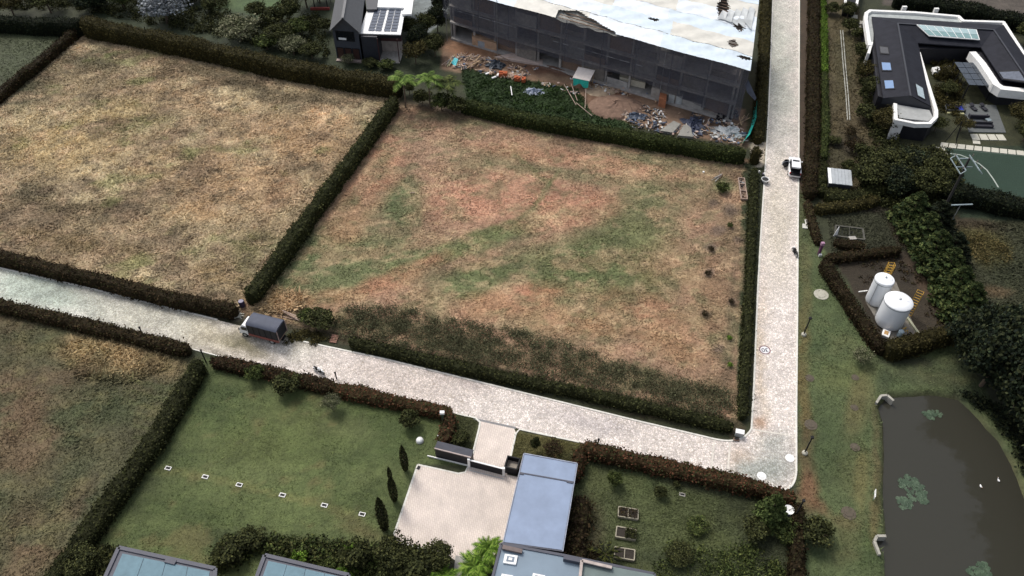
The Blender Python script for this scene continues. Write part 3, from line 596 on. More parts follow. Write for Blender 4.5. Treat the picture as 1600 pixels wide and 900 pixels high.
H('hedge', 'olive hedge along the top of the plot with the concrete pit', [(1276, 322), (1330, 318), (1372, 306)], 1.7, 1.4, G_OLIVE, 30, seed=16)
H('hedge', 'low hedge between the pit plot and the tank plot', [(1290, 402), (1345, 395), (1408, 388)], 1.3, 1.1, G_BROWN*.9, 30, seed=17)
H('hedge', 'dark hedge on the left side of the water tank plot', [(1288, 404), (1303, 428), (1340, 484), (1383, 545)], 1.5, 1.6, G_BROWN*.75, 30, seed=18)
H('hedge', 'olive brown hedge closing the bottom of the water tank plot', [(1388, 542), (1440, 528), (1497, 512)], 2.2, 2.2, G_OLIVE*.75, 30, seed=19)
H('hedge', 'red leaved hedge along the front lawn below the road', [(520, 602), (600, 620), (706, 643)], 1.6, 1.3, G_RED, 34, seed=20)
H('hedge', 'brown green hedge below the road, from the lawn corner to the motorcycle', [(330, 560), (420, 578), (524, 602)], 1.7, 1.3, np.vstack([G_BROWN, G_BROWN, G_RED[:1]]), 34, seed=41, wob=.25)
H('hedge', 'short red leaved hedge turning down beside the lamp', [(706, 646), (698, 670), (690, 692)], 1.4, 1.3, G_RED*.8, 34, seed=21)
H('hedge', 'red and green hedge below the road in front of the vegetable garden', [(908, 696), (1000, 716), (1100, 738), (1182, 757), (1245, 778)], 1.6, 1.6, G_RED*.9, 34, seed=22)
H('hedge', 'short reddish hedge beside the blue garage roof', [(908, 699), (904, 722), (900, 745)], 1.3, 1.6, G_RED*.65, 34, seed=23)
H('hedge', 'brown hedge between the vegetable garden and the pond lawn', [(1249, 785), (1248, 840), (1246, 935)], 1.3, 1.5, G_BROWN*.75, 32, seed=24)
H('shrub', 'single clipped bush beside the white site entrance', [(1184, 229), (1183, 238)], 1.9, 2.7, G_OLIVE*.8, 34, seed=25, cat='bush')
H('hedge', 'dark hedge behind the turf court', [(1478, 292), (1530, 300), (1620, 318), (1680, 330)], 3.0, 2.6, G_BLACK*1.3, 26, .32, seed=26, wob=.3)
H('hedge', 'brown bramble row beside the right wall of the blue roofed house', [(906, 775), (905, 810), (898, 855), (912, 872)], 2.2, 1.4, G_BROWN*.95, 30, .3, seed=27, shag=.4, wob=.4)
H('hedge', 'dark hedge behind the grey lane at the top right', [(1400, -12), (1500, 5), (1620, 28)], 3.5, 3.0, G_BLACK*1.2, 22, .35, seed=28, wob=.3)
H('hedge', 'low bushy hedge between the white shed roof and the conifers', [(1290, 300), (1340, 305), (1380, 290)], 2.4, 1.6, G_DARK, 28, .3, seed=29, wob=.3)
H('hedge', 'sagging vine row beside the narrow garden bushes', [(1286, 248), (1284, 285), (1288, 300)], 1.8, 1.4, G_DARK, 28, .3, seed=30, wob=.3)
# shaggy thicket on the plot side of the low dark hedge
def scatter_poly(pp, n, r):
    W = [P(a, b) for a, b in pp]; x0 = min(v.x for v in W); x1 = max(v.x for v in W); y0 = min(v.y for v in W); y1 = max(v.y for v in W)
    xs = r.uniform(x0, x1, n); ys = r.uniform(y0, y1, n); px, py = PX(xs, ys); k = sdist(px, py, pp) > 0
    return xs[k], ys[k]
def thicket(name, label, pp, n, h, pl, size=.34, clump=1.1, per=60, cat='shrubs', seed=0, thin=.5):
    r = np.random.default_rng(500+seed); xs, ys = scatter_poly(pp, n, r); keep = fbm(xs, ys, 3.2, 90+seed) > thin-.12*r.random(len(xs)); xs, ys = xs[keep], ys[keep]
    Ps = []; Ns = []; Cs = []
    for x, y in zip(xs, ys):
        hh = h*r.uniform(.5, 1.15); k = int(per*r.uniform(.6, 1.3)); d = r.normal(size=(k, 3)); d /= np.linalg.norm(d, axis=1)[:, None]; d[:, 2] = np.abs(d[:, 2])
        rad = clump*r.uniform(.6, 1.2)*r.uniform(.35, 1.05, k)[:, None]
        Ps.append(np.column_stack([x+d[:, 0]*rad[:, 0], y+d[:, 1]*rad[:, 0], hh*(.15+.85*d[:, 2]*rad[:, 0]/clump)])); Ns.append(d+[0, 0, .5]); Cs.append(pick(pl, k, r)*r.uniform(.7, 1.25))
    Pn = np.vstack(Ps); V, F, C_ = leaf_quads(Pn, np.vstack(Ns), size, np.vstack(Cs), r)
    loc = (float(xs.mean()), float(ys.mean()), 0)
    return tag(npmesh(name, V, F, M_LEAF, C_, False, None, loc), label, cat, kind='stuff')
thicket('shrub_thicket', 'overgrown shaggy thicket along the lower edge of the large plot', [(520, 500), (545, 482), (620, 482), (700, 500), (780, 512), (860, 530), (960, 566), (1060, 594), (1140, 612), (1146, 656), (1040, 636), (900, 604), (760, 574), (640, 550), (530, 528)], 3600, 1.2, pal((92, 94, 68), (106, 108, 80), (122, 122, 92), (98, 94, 72)), size=.18, clump=1.1, seed=1, thin=.34, per=38)
thicket('shrub_thicket', 'dark massed shrubs between the lawn and the bottom houses', [(330, 850), (420, 842), (520, 850), (600, 855), (690, 868), (700, 930), (560, 940), (540, 880), (410, 866), (340, 890)], 1200, 1.3, np.vstack([G_DARK, G_MID])*1.1, seed=2, thin=.5, per=36)
thicket('shrub_thicket', 'dark undergrowth at the left of the lower left house', [(105, 880), (160, 862), (190, 868), (170, 940), (80, 940)], 260, 1.3, G_DARK, seed=3, thin=.3)
thicket('shrub_thicket', 'rough weeds below the vegetable garden', [(1000, 870), (1060, 850), (1120, 862), (1230, 830), (1240, 930), (1020, 930)], 380, .5, G_MID*1.05, size=.25, seed=4, thin=.52, per=28)
thicket('shrub_thicket', 'garden planting beside the black roofed left wing', [(1352, 70), (1368, 90), (1382, 170), (1400, 230), (1372, 240), (1350, 180), (1340, 110)], 500, 1.8, G_DARK, seed=5, thin=.34)
thicket('shrub_thicket', 'courtyard planting between the two wings of the black roofed house', [(1455, 85), (1490, 100), (1500, 150), (1495, 180), (1470, 175), (1462, 140)], 300, 1.4, G_OLIVE*.9, seed=6, thin=.35)
thicket('shrub_thicket', 'weeds where the broken kerb meets the road near the truck', [(455, 520), (478, 514), (520, 528), (490, 540), (474, 530), (445, 538)], 160, .5, G_OLIVE, size=.22, clump=.6, per=24, seed=7, thin=.3)
thicket('shrub_thicket', 'undergrowth in the top left garden', [(-20, -30), (350, -30), (360, 30), (460, 32), (500, 20), (520, 95), (620, 112), (500, 92), (340, 57), (120, 16), (-20, 14)], 3600, 1.5, G_DARK*.9, seed=8, thin=.33, per=40)
thicket('shrub_thicket', 'brown scrub patches in the tank plot', [(1330, 420), (1400, 400), (1440, 440), (1480, 510), (1450, 500), (1400, 420), (1345, 470)], 200, .4, G_BROWN, size=.25, clump=.7, per=20, seed=9, thin=.5)
thicket('shrub_thicket', 'creeping bank vegetation at the right of the pond', [(1500, 615), (1540, 645), (1580, 690), (1610, 760), (1680, 900), (1700, 800), (1620, 690), (1570, 640)], 500, 1.1, G_BLACK*1.2, seed=10, thin=.4, per=36)
thicket('shrub_thicket', 'green weeds between the site rubble and its hedge', [(730, 115), (800, 128), (900, 142), (920, 172), (980, 198), (960, 200), (820, 168), (730, 150)], 260, .5, pal((44, 64, 28), (58, 80, 36), (72, 94, 44)), size=.3, clump=.9, per=24, seed=11, thin=.45)
thicket('shrub_thicket', 'dark undergrowth beneath the diagonal conifer row', [(1395, 320), (1440, 340), (1480, 400), (1530, 490), (1530, 540), (1490, 500), (1440, 420), (1400, 360)], 600, 1.8, G_DARK, seed=12, thin=.2)
thicket('shrub_thicket', 'dark undergrowth beneath the trees right of the shed', [(1335, 255), (1400, 232), (1480, 240), (1510, 300), (1480, 330), (1400, 330), (1350, 310)], 600, 1.8, G_DARK*.9, seed=13, thin=.2)
# ------------------------------------------------------------------ trees: prototypes at unit height
def crown_arrays(r, kind, pl, n):
    """unit tree: height 1; returns points, normals, colours"""
    Ps, Ns, Cs = [], [], []
    if kind == 'cone':       # conifer
        for i in range(44):
            t = (i+.5)/44; z = .08+.88*t; rad = .30*(1-t)**.75+.015; a = i*2.4; k = n//44
            cx, cy = math.cos(a)*rad*.75, math.sin(a)*rad*.75; d = r.normal(size=(k, 3)); d /= np.linalg.norm(d, axis=1)[:, None]
            Ps.append(np.array([cx, cy, z])+d*np.array([.09, .09, .05])*(1.25-t)*r.uniform(.4, 1, k)[:, None]); Ns.append(d+[math.cos(a)*.6, math.sin(a)*.6, .5]); Cs.append(pick(pl, k, r)*r.uniform(.65, 1.35))
    elif kind == 'column':
        k = n; t = r.random(k); a = r.random(k)*6.283; rad = .085*np.sin(np.clip(t*.9+.12, 0, 1)*3.14)**.6*r.uniform(.7, 1.05, k)
        Ps.append(np.stack([np.cos(a)*rad, np.sin(a)*rad, .04+.96*t], 1)); Ns.append(np.stack([np.cos(a), np.sin(a), np.full(k, .4)], 1)); Cs.append(pick(pl, k, r))
    else:                    # broad crown of clumps
        m = 60 if kind == 'broad' else (75 if kind == 'full' else 30)
        for i in range(m):
            d0 = r.normal(size=3); d0 /= np.linalg.norm(d0); d0[2] = d0[2]*.8+.15
            q = r.uniform(.55, 1.0); cz = .62 if kind == 'broad' else (.48 if kind == 'full' else .5)
            cc = np.array([d0[0]*.40*q, d0[1]*.40*q, cz+d0[2]*.30*q]); cc[2] = max(.22 if kind != 'full' else .08, cc[2]*(1.25 if kind == 'full' else 1)-(.1 if kind == 'full' else 0)); k = int(n/m*r.uniform(.5, 1.5)); d = r.normal(size=(k, 3)); d /= np.linalg.norm(d, axis=1)[:, None]
            s = r.uniform(.11, .19)
            Ps.append(cc+d*s*r.uniform(.45, 1.05, k)[:, None]*np.array([1, 1, .8])); Ns.append(d+d0*.7+[0, 0, .3]); Cs.append(pick(pl, k, r)*r.uniform(.6, 1.4))
    return np.vstack(Ps), np.vstack(Ns), np.vstack(Cs)
PROTO = {}
def tree_proto(key, kind, pl, n, size, seed):
    r = np.random.default_rng(900+seed); Pn, Nn, Cc = crown_arrays(r, kind, pl, n)
    V, F, C_ = leaf_quads(Pn, Nn, size, Cc, r)
    me = npmesh('crown', V, F, M_LEAF, C_); cm = me.data; bpy.data.objects.remove(me)
    mb = MB(); h0 = .9 if kind in ('cone', 'column') else .45; mb.tube([(0, 0, -.02), (.01, 0, h0*.5), (0, .01, h0)], [.028, .02, .008], 7)
    if kind not in ('cone', 'column'):
        for i in range(6):
            a = i*1.05+r.random(); mb.tube([(0, 0, h0*(.55+.06*i)), (math.cos(a)*.13, math.sin(a)*.13, h0*.9+.05), (math.cos(a)*.27, math.sin(a)*.27, .55+.08*(i % 3))], [.013, .009, .003], 5)
    else:
        for i in range(5): a = i*1.3; mb.tube([(0, 0, .2+.12*i), (math.cos(a)*.07, math.sin(a)*.07, .24+.12*i)], [.007, .003], 4)
    t = mb.build('trunk', TRUNK); tm = t.data; bpy.data.objects.remove(t)
    PROTO[key] = (cm, tm)
for k, kd, pl, n, s in [('dark', 'broad', G_DARK*1.15, 4200, .050), ('black', 'full', G_BLACK*1.7, 6000, .046), ('mid', 'broad', G_MID*.9, 3200, .050), ('silver', 'broad', G_SILVER, 3000, .05), ('pale', 'broad', G_PALE, 2600, .045),
                        ('olive', 'broad', G_OLIVE, 2600, .05), ('con', 'cone', G_CON*.88, 4400, .05), ('con2', 'cone', G_BLACK*1.4, 4000, .05), ('cyp', 'column', G_DARK*.8, 1500, .035), ('bush', 'bush', G_DARK*1.1, 2200, .075),
                        ('bushm', 'bush', G_MID, 2200, .07), ('bushb', 'bush', G_BROWN, 1300, .07), ('bright', 'bush', G_BRIGHT, 1100, .09), ('spruce', 'cone', pal((64, 78, 44), (86, 100, 56), (108, 122, 72)), 3000, .055)]:
    tree_proto(k, kd, pl, n, s, len(PROTO))
def tree(px, py, h, w_, key, label, name='tree', cat='tree', group=None, topz=None):
    """base at pixel (px,py) on the ground; w_ = crown spread in metres"""
    b = P(px, py); r = random.Random(int(px*13+py*7)); t = thing(name, label, cat, b, r.random()*6.28, group)
    cm, tm = PROTO[key]; base = {'con': .62, 'con2': .62, 'spruce': .62, 'cyp': .17}.get(key, 1.0)
    s = w_/(base*h) if True else 1; t.scale = (h*s, h*s, h)
    for nm, me in (('crown', cm), ('trunk', tm)): o = bpy.data.objects.new(nm, me); link(o, t)
    return t
GR = 'trees in the dark mass right of the lane'
TR = [
 # top left gardens
 (22, 24, 5, 6, 'olive', 'rusty olive bush at the very top left corner'), (80, 20, 5, 6, 'dark', 'dark round tree left of the top left hedge corner'), (150, 14, 5, 7, 'black', 'dark tree behind the hedge, left of the silver tree'),
 (195, 16, 5, 5, 'mid', 'green tree touching the left of the silver leaved tree'), (262, 36, 6, 9, 'silver', 'silver grey leaved tree behind the long hedge'), (330, 18, 3, 3, 'bush', 'small dark bush right of the silver leaved tree'),
 (378, 64, 4.5, 8, 'pale', 'pale flowering grey green tree leaning over the hedge'), (405, 34, 4, 4, 'dark', 'dark small tree on the top left lawn edge'), (428, 44, 4.5, 4.5, 'bush', 'round dark bush below the top lawn'),
 (455, 36, 5, 5, 'dark', 'dark tree left of the gabled house garden'), (470, 56, 4, 4.5, 'bushm', 'green bush in the garden left of the gabled house'), (440, 70, 4, 5, 'dark', 'dark bush right of the pale tree'),
 (418, 78, 3.5, 4.5, 'bushm', 'grey green bush between pale tree and hedge'), (460, 86, 3.5, 5, 'pale', 'greyish bush behind the hedge left of the house'), (488, 92, 3, 4, 'dark', 'dark shrub at the left foot of the gabled house'), (508, 50, 3, 3, 'bush', 'small round bush at the left wall of the gabled house'),
 (480, 12, 6, 6, 'dark', 'dark tree at the top edge left of the gable roof'), (500, 4, 5, 5, 'black', 'shadowy tree against the gable roof at the top edge'), (300, 2, 5, 6, 'black', 'dark tree at the top edge behind the silver tree'),
 (545, 100, 2, 3.5, 'pale', 'greyish low bush below the gabled facade'), (580, 104, 2, 3.5, 'bush', 'dark low bush below the house steps'), (605, 108, 2.2, 4, 'bushm', 'green low bush beneath the carport'),
 # between house and building site
 (640, 60, 5, 4.5, 'dark', 'dark tree right of the white solar roof'), (655, 78, 6, 5.5, 'black', 'dark tree right of the carport'), (668, 60, 6, 5, 'dark', 'dark tree below the pale paved yard'), (684, 50, 7, 5, 'black', 'tall dark tree at the left corner of the netted building'),
 (690, 25, 7, 4.5, 'black', 'tall dark tree at the top edge left of the netting'), (650, 100, 5, 5.5, 'olive', 'olive brown tree right of the carport, above the palms'), (680, 88, 5, 5, 'dark', 'dark bush left of the timber heap'),
 # hedge corner by palms
 (660, 164, 3.6, 4, 'bush', 'dark bush at the far left corner of the large plot'), (690, 172, 4, 4.5, 'bushm', 'bushy shrub between the palm trunks'), (712, 178, 4, 4.5, 'bush', 'round bush at the left end of the site hedge'), (640, 148, 3, 3, 'dark', 'small tree where three hedges meet'),
 # narrow garden on the right
 (1298, 22, 3, 4, 'bush', 'dark bush by the top of the upper road'), (1322, 30, 4, 4.5, 'dark', 'dark bush left of the stone slabs'), (1326, 50, 3.5, 4, 'bush', 'bush below the stone slabs'), (1345, 95, 4, 5, 'dark', 'bush left of the white corner wall'), (1340, 62, 3, 3.5, 'bush', 'small bush above the left wall garden bushes'),
 (1352, 125, 4, 5, 'olive', 'olive bush left of the upper skylight'), (1360, 150, 4, 5, 'dark', 'dark bush left of the lower skylight'), (1350, 188, 3.5, 5, 'bush', 'round bush by the narrow garden, above the clipped ball'), (1378, 205, 4.5, 6, 'olive', 'olive ball shaped tree left of the white terrace wall'),
 (1325, 212, 2, 3, 'bushb', 'brown small bush in the narrow garden'), (1302, 226, 1.8, 2.6, 'bush', 'small dark bush in the lower narrow garden'), (1330, 235, 3, 4, 'bushb', 'brown bush above the white shed roof'), (1345, 245, 3, 4, 'bush', 'dark bush right of the white shed roof'),
 (1322, 268, 2.5, 3, 'bush', 'dark bush touching the right side of the shed roof'), (1460, 205, 3, 4, 'dark', 'dark bush right of the white terrace'), (1500, 205, 3, 4, 'olive', 'olive bush beside the dark sofa terrace'), (1590, 195, 4.5, 6, 'olive', 'olive tree right of the terrace at the right edge'), (1598, 220, 4, 5, 'dark', 'dark tree at the right edge above the court'),
 (1480, 122, 3, 4, 'olive', 'leafy shrub in the courtyard beside the white cushion'), (1478, 150, 3, 4, 'dark', 'courtyard shrub left of the dark pergola'), (1600, 70, 5, 6, 'dark', 'dark tree right of the far wing'),
 # dark mass right of the lane
 (1352, 290, 5, 7, 'dark', 'broad dark tree right of the shed roof'), (1385, 280, 5.5, 8, 'dark', 'tall dark tree behind the pit plot'), (1420, 275, 5.5, 8, 'black', 'dark tree below the white terrace wall'), (1455, 285, 5.5, 7.5, 'dark', 'dark tree left of the power pole top'),
 (1400, 305, 6, 7, 'black', 'tree at the corner of the pit plot hedge'), (1440, 312, 6, 7, 'dark', 'dark tree left of the power pole'), (1475, 312, 4, 5, 'black', 'dark tree behind the power pole foot'),
 (1418, 350, 6.5, 7.2, 'con', 'conifer at the top of the diagonal row'), (1436, 382, 6.5, 7.2, 'con', 'second conifer from the top of the diagonal row'), (1452, 410, 6.5, 7.2, 'con', 'third conifer from the top of the diagonal row'), (1470, 438, 6.5, 7.2, 'con', 'conifer in the row right of the tank plot corner'),
 (1484, 466, 6.5, 7.2, 'con', 'conifer in the row right of the yellow ladder'), (1500, 492, 6.5, 7.2, 'con', 'lowest conifer of the diagonal row'), (1455, 360, 6, 7, 'con2', 'dark conifer behind the top of the diagonal row'), (1478, 410, 6, 7, 'con2', 'dark conifer behind the middle of the diagonal row'),
 (1508, 560, 9, 9, 'black', 'black green tree at the right end of the tank plot hedge'), (1555, 560, 11, 10, 'black', 'tall black green tree above the pond corner'), (1600, 580, 12, 11, 'black', 'black green tree at the right edge above the pond'), (1532, 603, 12, 10, 'black', 'dark tree overhanging the pond bank'),
 (1578, 645, 12, 10, 'black', 'large dark tree on the right bank of the pond'), (1612, 700, 13, 10.5, 'black', 'dark tree leaving the right edge beside the pond'), (1640, 765, 13, 11, 'black', 'dark bank tree further down the right edge'), (1668, 850, 14, 12, 'black', 'dark bank tree near the lower right corner'), (1660, 580, 8, 9, 'black', 'dark tree just beyond the right edge'),
 # garden right, lawn, others
 (1199, 815, 6.0, 4.3, 'spruce', 'light green young pine beside the white dish'), (1270, 840, 3.2, 4.2, 'bush', 'dark bush right of the brown garden hedge'), (1180, 835, 2.5, 3.5, 'bush', 'dark bush under the light green pine'), (1228, 838, 2.5, 3.5, 'bushm', 'bush right below the light green pine'),
 (960, 756, 2.2, 2.2, 'bushm', 'small leafy sapling in the vegetable garden by the hedge'), (1031, 774, 1.8, 1.8, 'bush', 'small dark shrub right of the sapling in the garden'), (1056, 760, 1, 1, 'bush', 'tiny dark shrub under the garden hedge'), (1090, 825, 1.2, 3, 'bushm', 'low bright weed clump in the vegetable garden'), (1060, 872, 1.8, 3.5, 'dark', 'dark bush at the bottom of the vegetable garden'),
 (1344, 565, 2.2, 3.2, 'pale', 'sparse grey shrub below the tank plot corner'), (1128, 300, 2.0, 2.6, 'bushm', 'small green shrub in the large plot near the timber frame'), (1140, 355, 1, 1.2, 'bushm', 'tiny green shrub in the large plot by the right hedge'),
 (1110, 392, .9, 1.3, 'bushb', 'small bare brown sapling, upper one of the column right of the plot centre'), (1106, 430, .9, 1.3, 'bushb', 'small bare brown sapling below the middle of the right hedge of the plot'), (1143, 474, .9, 1.1, 'bushb', 'tiny dark sapling closest to the right hedge of the plot'), (1102, 493, .9, 1.3, 'bushb', 'lowest small brown sapling on the right of the plot'),
 (505, 508, 3, 4.5, 'bush', 'rounded bush at the left end of the thicket by the pallet'), (480, 500, 2, 3, 'bushm', 'low bush right of the plank pile'), (450, 612, 3, 4, 'bush', 'dark bush inside the red hedge below the road'), (400, 592, 2.6, 3, 'bushm', 'yellowish bush at the left end of the red hedge'), (520, 640, 2.8, 2.8, 'pale', 'pale wispy shrub on the lawn below the motorcycle'),
 (640, 665, 2.8, 3, 'bush', 'soft green bush on the lawn near the lamp'), (722, 692, 2.0, 2.4, 'bush', 'dark shrub behind the black gate box'), (836, 704, 3.2, 1.4, 'bush', 'slim dark shrub above the blue garage roof'), (866, 705, 1.4, 3, 'bushb', 'reddish low shrub above the blue garage roof'),
 (686, 880, 3, 4, 'dark', 'dark shrub at the bottom of the forecourt'), (930, 870, 1.5, 2, 'bushb', 'brown shrub left of the lowest planting bed'), (560, 880, 3.5, 4, 'bush', 'dark shrub right of the small pale roof'), (620, 880, 4, 5, 'dark', 'dark tree below the lawn at the bottom'), (650, 905, 4, 5, 'bush', 'dark bush at the bottom edge left of the ferns'), (365, 872, 3, 4, 'bush', 'dark shrub between the two pale roofs'), (395, 850, 2.4, 3.5, 'bush', 'dark shrub above the gap between the pale roofs'),
 (135, 890, 3, 4.5, 'dark', 'dark bush left of the lower left pale roof'), (470, 876, 1.8, 2, 'bright', 'yellow green shrub beside the small pale roof'), (555, 868, 2.6, 2.2, 'bright', 'upright light green shrub in the dark bushes below the lawn'), (515, 892, 2.0, 2.6, 'bushm', 'green shrub right of the small pale roof edge')]
for a in TR:
    if a[0] < 520 and a[1] < 105: a = (a[0], a[1], a[2]*1.15, a[3]*1.3)+a[4:]
    nm = 'bush' if a[4].startswith('bush') or a[4] == 'bright' or 'shrub' in a[5] or 'bush' in a[5] or 'sapling' in a[5] else ('conifer' if a[4].startswith('con') or a[4] == 'spruce' else 'tree')
    tree(*a, name=nm, cat={'bush': 'bush', 'conifer': 'conifer', 'tree': 'tree'}[nm])
for (px, py, h, lb) in [(634, 735, 5.4, 'slim cypress nearest the gate box on the lawn'), (611, 752, 3.2, 'smallest slim cypress, left of two standing together'), (617, 783, 5.6, 'slim cypress close to the forecourt edge, right of the smallest'), (602, 828, 7.2, 'tallest slim cypress, lowest on the lawn')]:
    tree(px, py, h, h*.17, 'cyp', lb, 'cypress', 'cypress', 'slim cypresses on the lawn beside the forecourt')
# palms and large leaved plants: trunk, each frond a part
def palm(px, py, h, fl, nf, pl, label, name='palm_tree', cat='palm', seed=0, droop=.5, wid=.35):
    r = np.random.default_rng(1500+seed); b = P(px, py); t = thing(name, label, cat, b, 0)
    mb = MB(); mb.tube([(0, 0, -.1), (.1, 0, h*.5), (0, 0, h)], [.16, .12, .1], 8); mb.build('trunk', TRUNK, t)
    for i in range(nf):
        a = i*2.399+r.random()*.3; el = r.uniform(.1, 1.0); L = fl*r.uniform(.8, 1.15); n = 14; V = []; F = []; Cc = []
        for k in range(n):
            s0 = k/n; p = np.array([math.cos(a), math.sin(a), 0])*L*s0*math.cos(el*(1-s0*.3)); p[2] = h+L*(math.sin(el)*s0-droop*s0*s0*1.2)
            side = np.array([-math.sin(a), math.cos(a), 0]); wv = wid*L*math.sin(math.pi*min(.98, s0*.85+.12))*.8; fw = np.array([math.cos(a), math.sin(a), -.4*s0])
            for sg in (-1, 1):
                q = p+side*sg*wv+fw*L*.12-np.array([0, 0, .22*wv]); e = fw*L*.055; m = len(V); V += [p-e*.8, p+e*.9, q+e*.3, q-e*.1]; F.append([m, m+1, m+2, m+3]); Cc += [pick(pl, 1, r)[0]]*4
        npmesh('frond', V, F, M_LEAF, np.array(Cc), False, t)
    return t
palm(634, 168, 6.0, 2.9, 11, G_LIME*.85, 'pale trunked palm at the hedge junction below the house', seed=1)
palm(672, 168, 6.2, 2.7, 10, G_LIME*.85, 'palm left of the timber heap with yellowish fronds', seed=2)
palm(700, 162, 4.2, 3.4, 13, G_MID, 'broad green palm at the edge of the building site', seed=3)
palm(692, 905, 1.2, 2.0, 16, G_BRIGHT, 'bright green fern palm at the bottom edge, left of the narrow path', 'fern', 'fern', 4, .35, .26)
palm(742, 895, 1.4, 2.2, 17, G_BRIGHT, 'bright green fern palm right of the narrow path', 'fern', 'fern', 5, .35, .26)
palm(762, 872, 2.0, 2.0, 17, G_BRIGHT, 'bright green fern palm against the main house corner', 'fern', 'fern', 6, .4, .26)
palm(945, 874, 1.2, 2.0, 12, pal((44, 48, 32), (92, 96, 44), (30, 34, 24)), 'dark spiky banana plant beside the lowest planting bed', 'banana_plant', 'plant', 7, .5, .12)
palm(546, 893, 1.0, 1.4, 12, G_BRIGHT*.8, 'light green fern beside the small pale roof', 'fern', 'fern', 8, .35, .26)
# grass tufts over the open land (uncountable)
def tufts(name, label, pp, n, size, colf, seed=0, flat=.9, avoid=None, cat='grass'):
    r = np.random.default_rng(2000+seed); xs, ys = scatter_poly(pp, n, r)
    if avoid:
        px, py = PX(xs, ys); k = np.ones(len(xs), bool)
        for a in avoid: k &= sdist(px, py, a) < -2
        xs, ys = xs[k], ys[k]
    m = len(xs); col = ground_color(xs, ys); col = vary(col, xs, ys, .5, 1.0, 20)*r.uniform(.75, 1.35, m)[:, None]*colf
    a = r.random(m)*6.283; s = size*r.uniform(.5, 1.6, m)*(.7+.8*vn(xs, ys, 2.5, 77)); dx, dy = np.cos(a), np.sin(a); ln = r.normal(size=(m, 2))*flat
    V = np.zeros((m, 3, 3)); V[:, 0] = np.stack([xs-dx*s*.35, ys-dy*s*.35, np.full(m, .02)], 1); V[:, 1] = np.stack([xs+dx*s*.35, ys+dy*s*.35, np.full(m, .02)], 1)
    V[:, 2] = np.stack([xs+ln[:, 0]*s, ys+ln[:, 1]*s, .03+s*.55], 1)
    o = npmesh(name, V.reshape(-1, 3), np.arange(m*3).reshape(-1, 3), M_BLADE, np.repeat(col, 3, 0)); return tag(o, label, cat, kind='stuff')
tufts('dry_grass', 'long dry straw grass lying over the upper left field', FL, 230000, .27, 1.12, 1)
tufts('short_grass', 'short brown and green grass of the large empty plot', FC, 150000, .19, 1.12, 2)
tufts('short_grass', 'rough grass of the lower left field', FB, 50000, .2, 1.12, 3)
tufts('lawn_grass', 'mown grass of the front lawn', LAWN, 45000, .10, 1.2, 4)
tufts('lawn_grass', 'grass of the vegetable garden', GARD, 35000, .15, 1.15, 5)
tufts('lawn_grass', 'grass of the lawn beside the road and pond', RLAWN, 70000, .13, 1.15, 6, avoid=[POND, [(1290, 395), (1400, 395), (1505, 525), (1385, 560)]])
tufts('dry_straw', 'heap of cut straw lying in the lower left field', [(90, 540), (150, 520), (260, 545), (265, 575), (200, 600), (120, 590)], 11000, .4, 1.2, 7, .6)
tufts('dry_straw', 'heap of cut straw behind the truck', [(400, 465), (430, 450), (470, 462), (475, 480), (440, 490), (400, 485)], 4500, .5, 1.2, 8, .7)

OTH = [(1281, 60), (1340, 0), (1352, 120), (1400, 232), (1372, 312), (1285, 318)]
tufts('rough_grass', 'rough grass of the narrow garden beside the upper right hedge', OTH, 26000, .24, 1.1, 21)
tufts('rough_grass', 'grass of the plot round the concrete pit', [(1290, 318), (1385, 320), (1420, 390), (1300, 396)], 12000, .22, 1.1, 22)
tufts('rough_grass', 'rough grass of the field right of the conifers', [(1450, 345), (1700, 350), (1700, 560), (1530, 500)], 30000, .3, 1.1, 23)
tufts('rough_grass', 'grass left of the far left diagonal hedge', FLL, 16000, .2, 1.1, 24)
tufts('rough_grass', 'green weeds at the edge of the building site', [(720, 105), (800, 122), (900, 138), (925, 175), (1000, 196), (980, 206), (730, 158)], 16000, .4, 1.2, 25, .7)
tufts('verge_grass', 'grass of the verge between the low hedge and the lower road', [(380, 497), (480, 520), (1130, 672), (1150, 690), (1165, 672), (1155, 655), (900, 600), (530, 520)], 16000, .2, 1.15, 26)
tufts('verge_grass', 'dark grass between the right hedge of the large plot and the road', [(1168, 262), (1189, 262), (1176, 640), (1150, 668)], 8000, .22, 1.15, 27)
tufts('verge_grass', 'grass of the two verges beside the drive', [(712, 648), (745, 655), (735, 722), (680, 700)], 5000, .16, 1.1, 28)
tufts('verge_grass', 'grass right of the drive above the garage', [(806, 676), (905, 694), (905, 730), (800, 720)], 6000, .16, 1.1, 29)
thicket('dry_brush', 'dry yellowish brush heap in the field right of the conifers', [(1500, 372), (1530, 366), (1570, 385), (1580, 408), (1540, 412), (1512, 398)], 160, .7, pal((130, 118, 74), (104, 98, 60), (156, 140, 96), (84, 80, 54)), size=.22, clump=.9, per=36, cat='brush', seed=30, thin=.3)
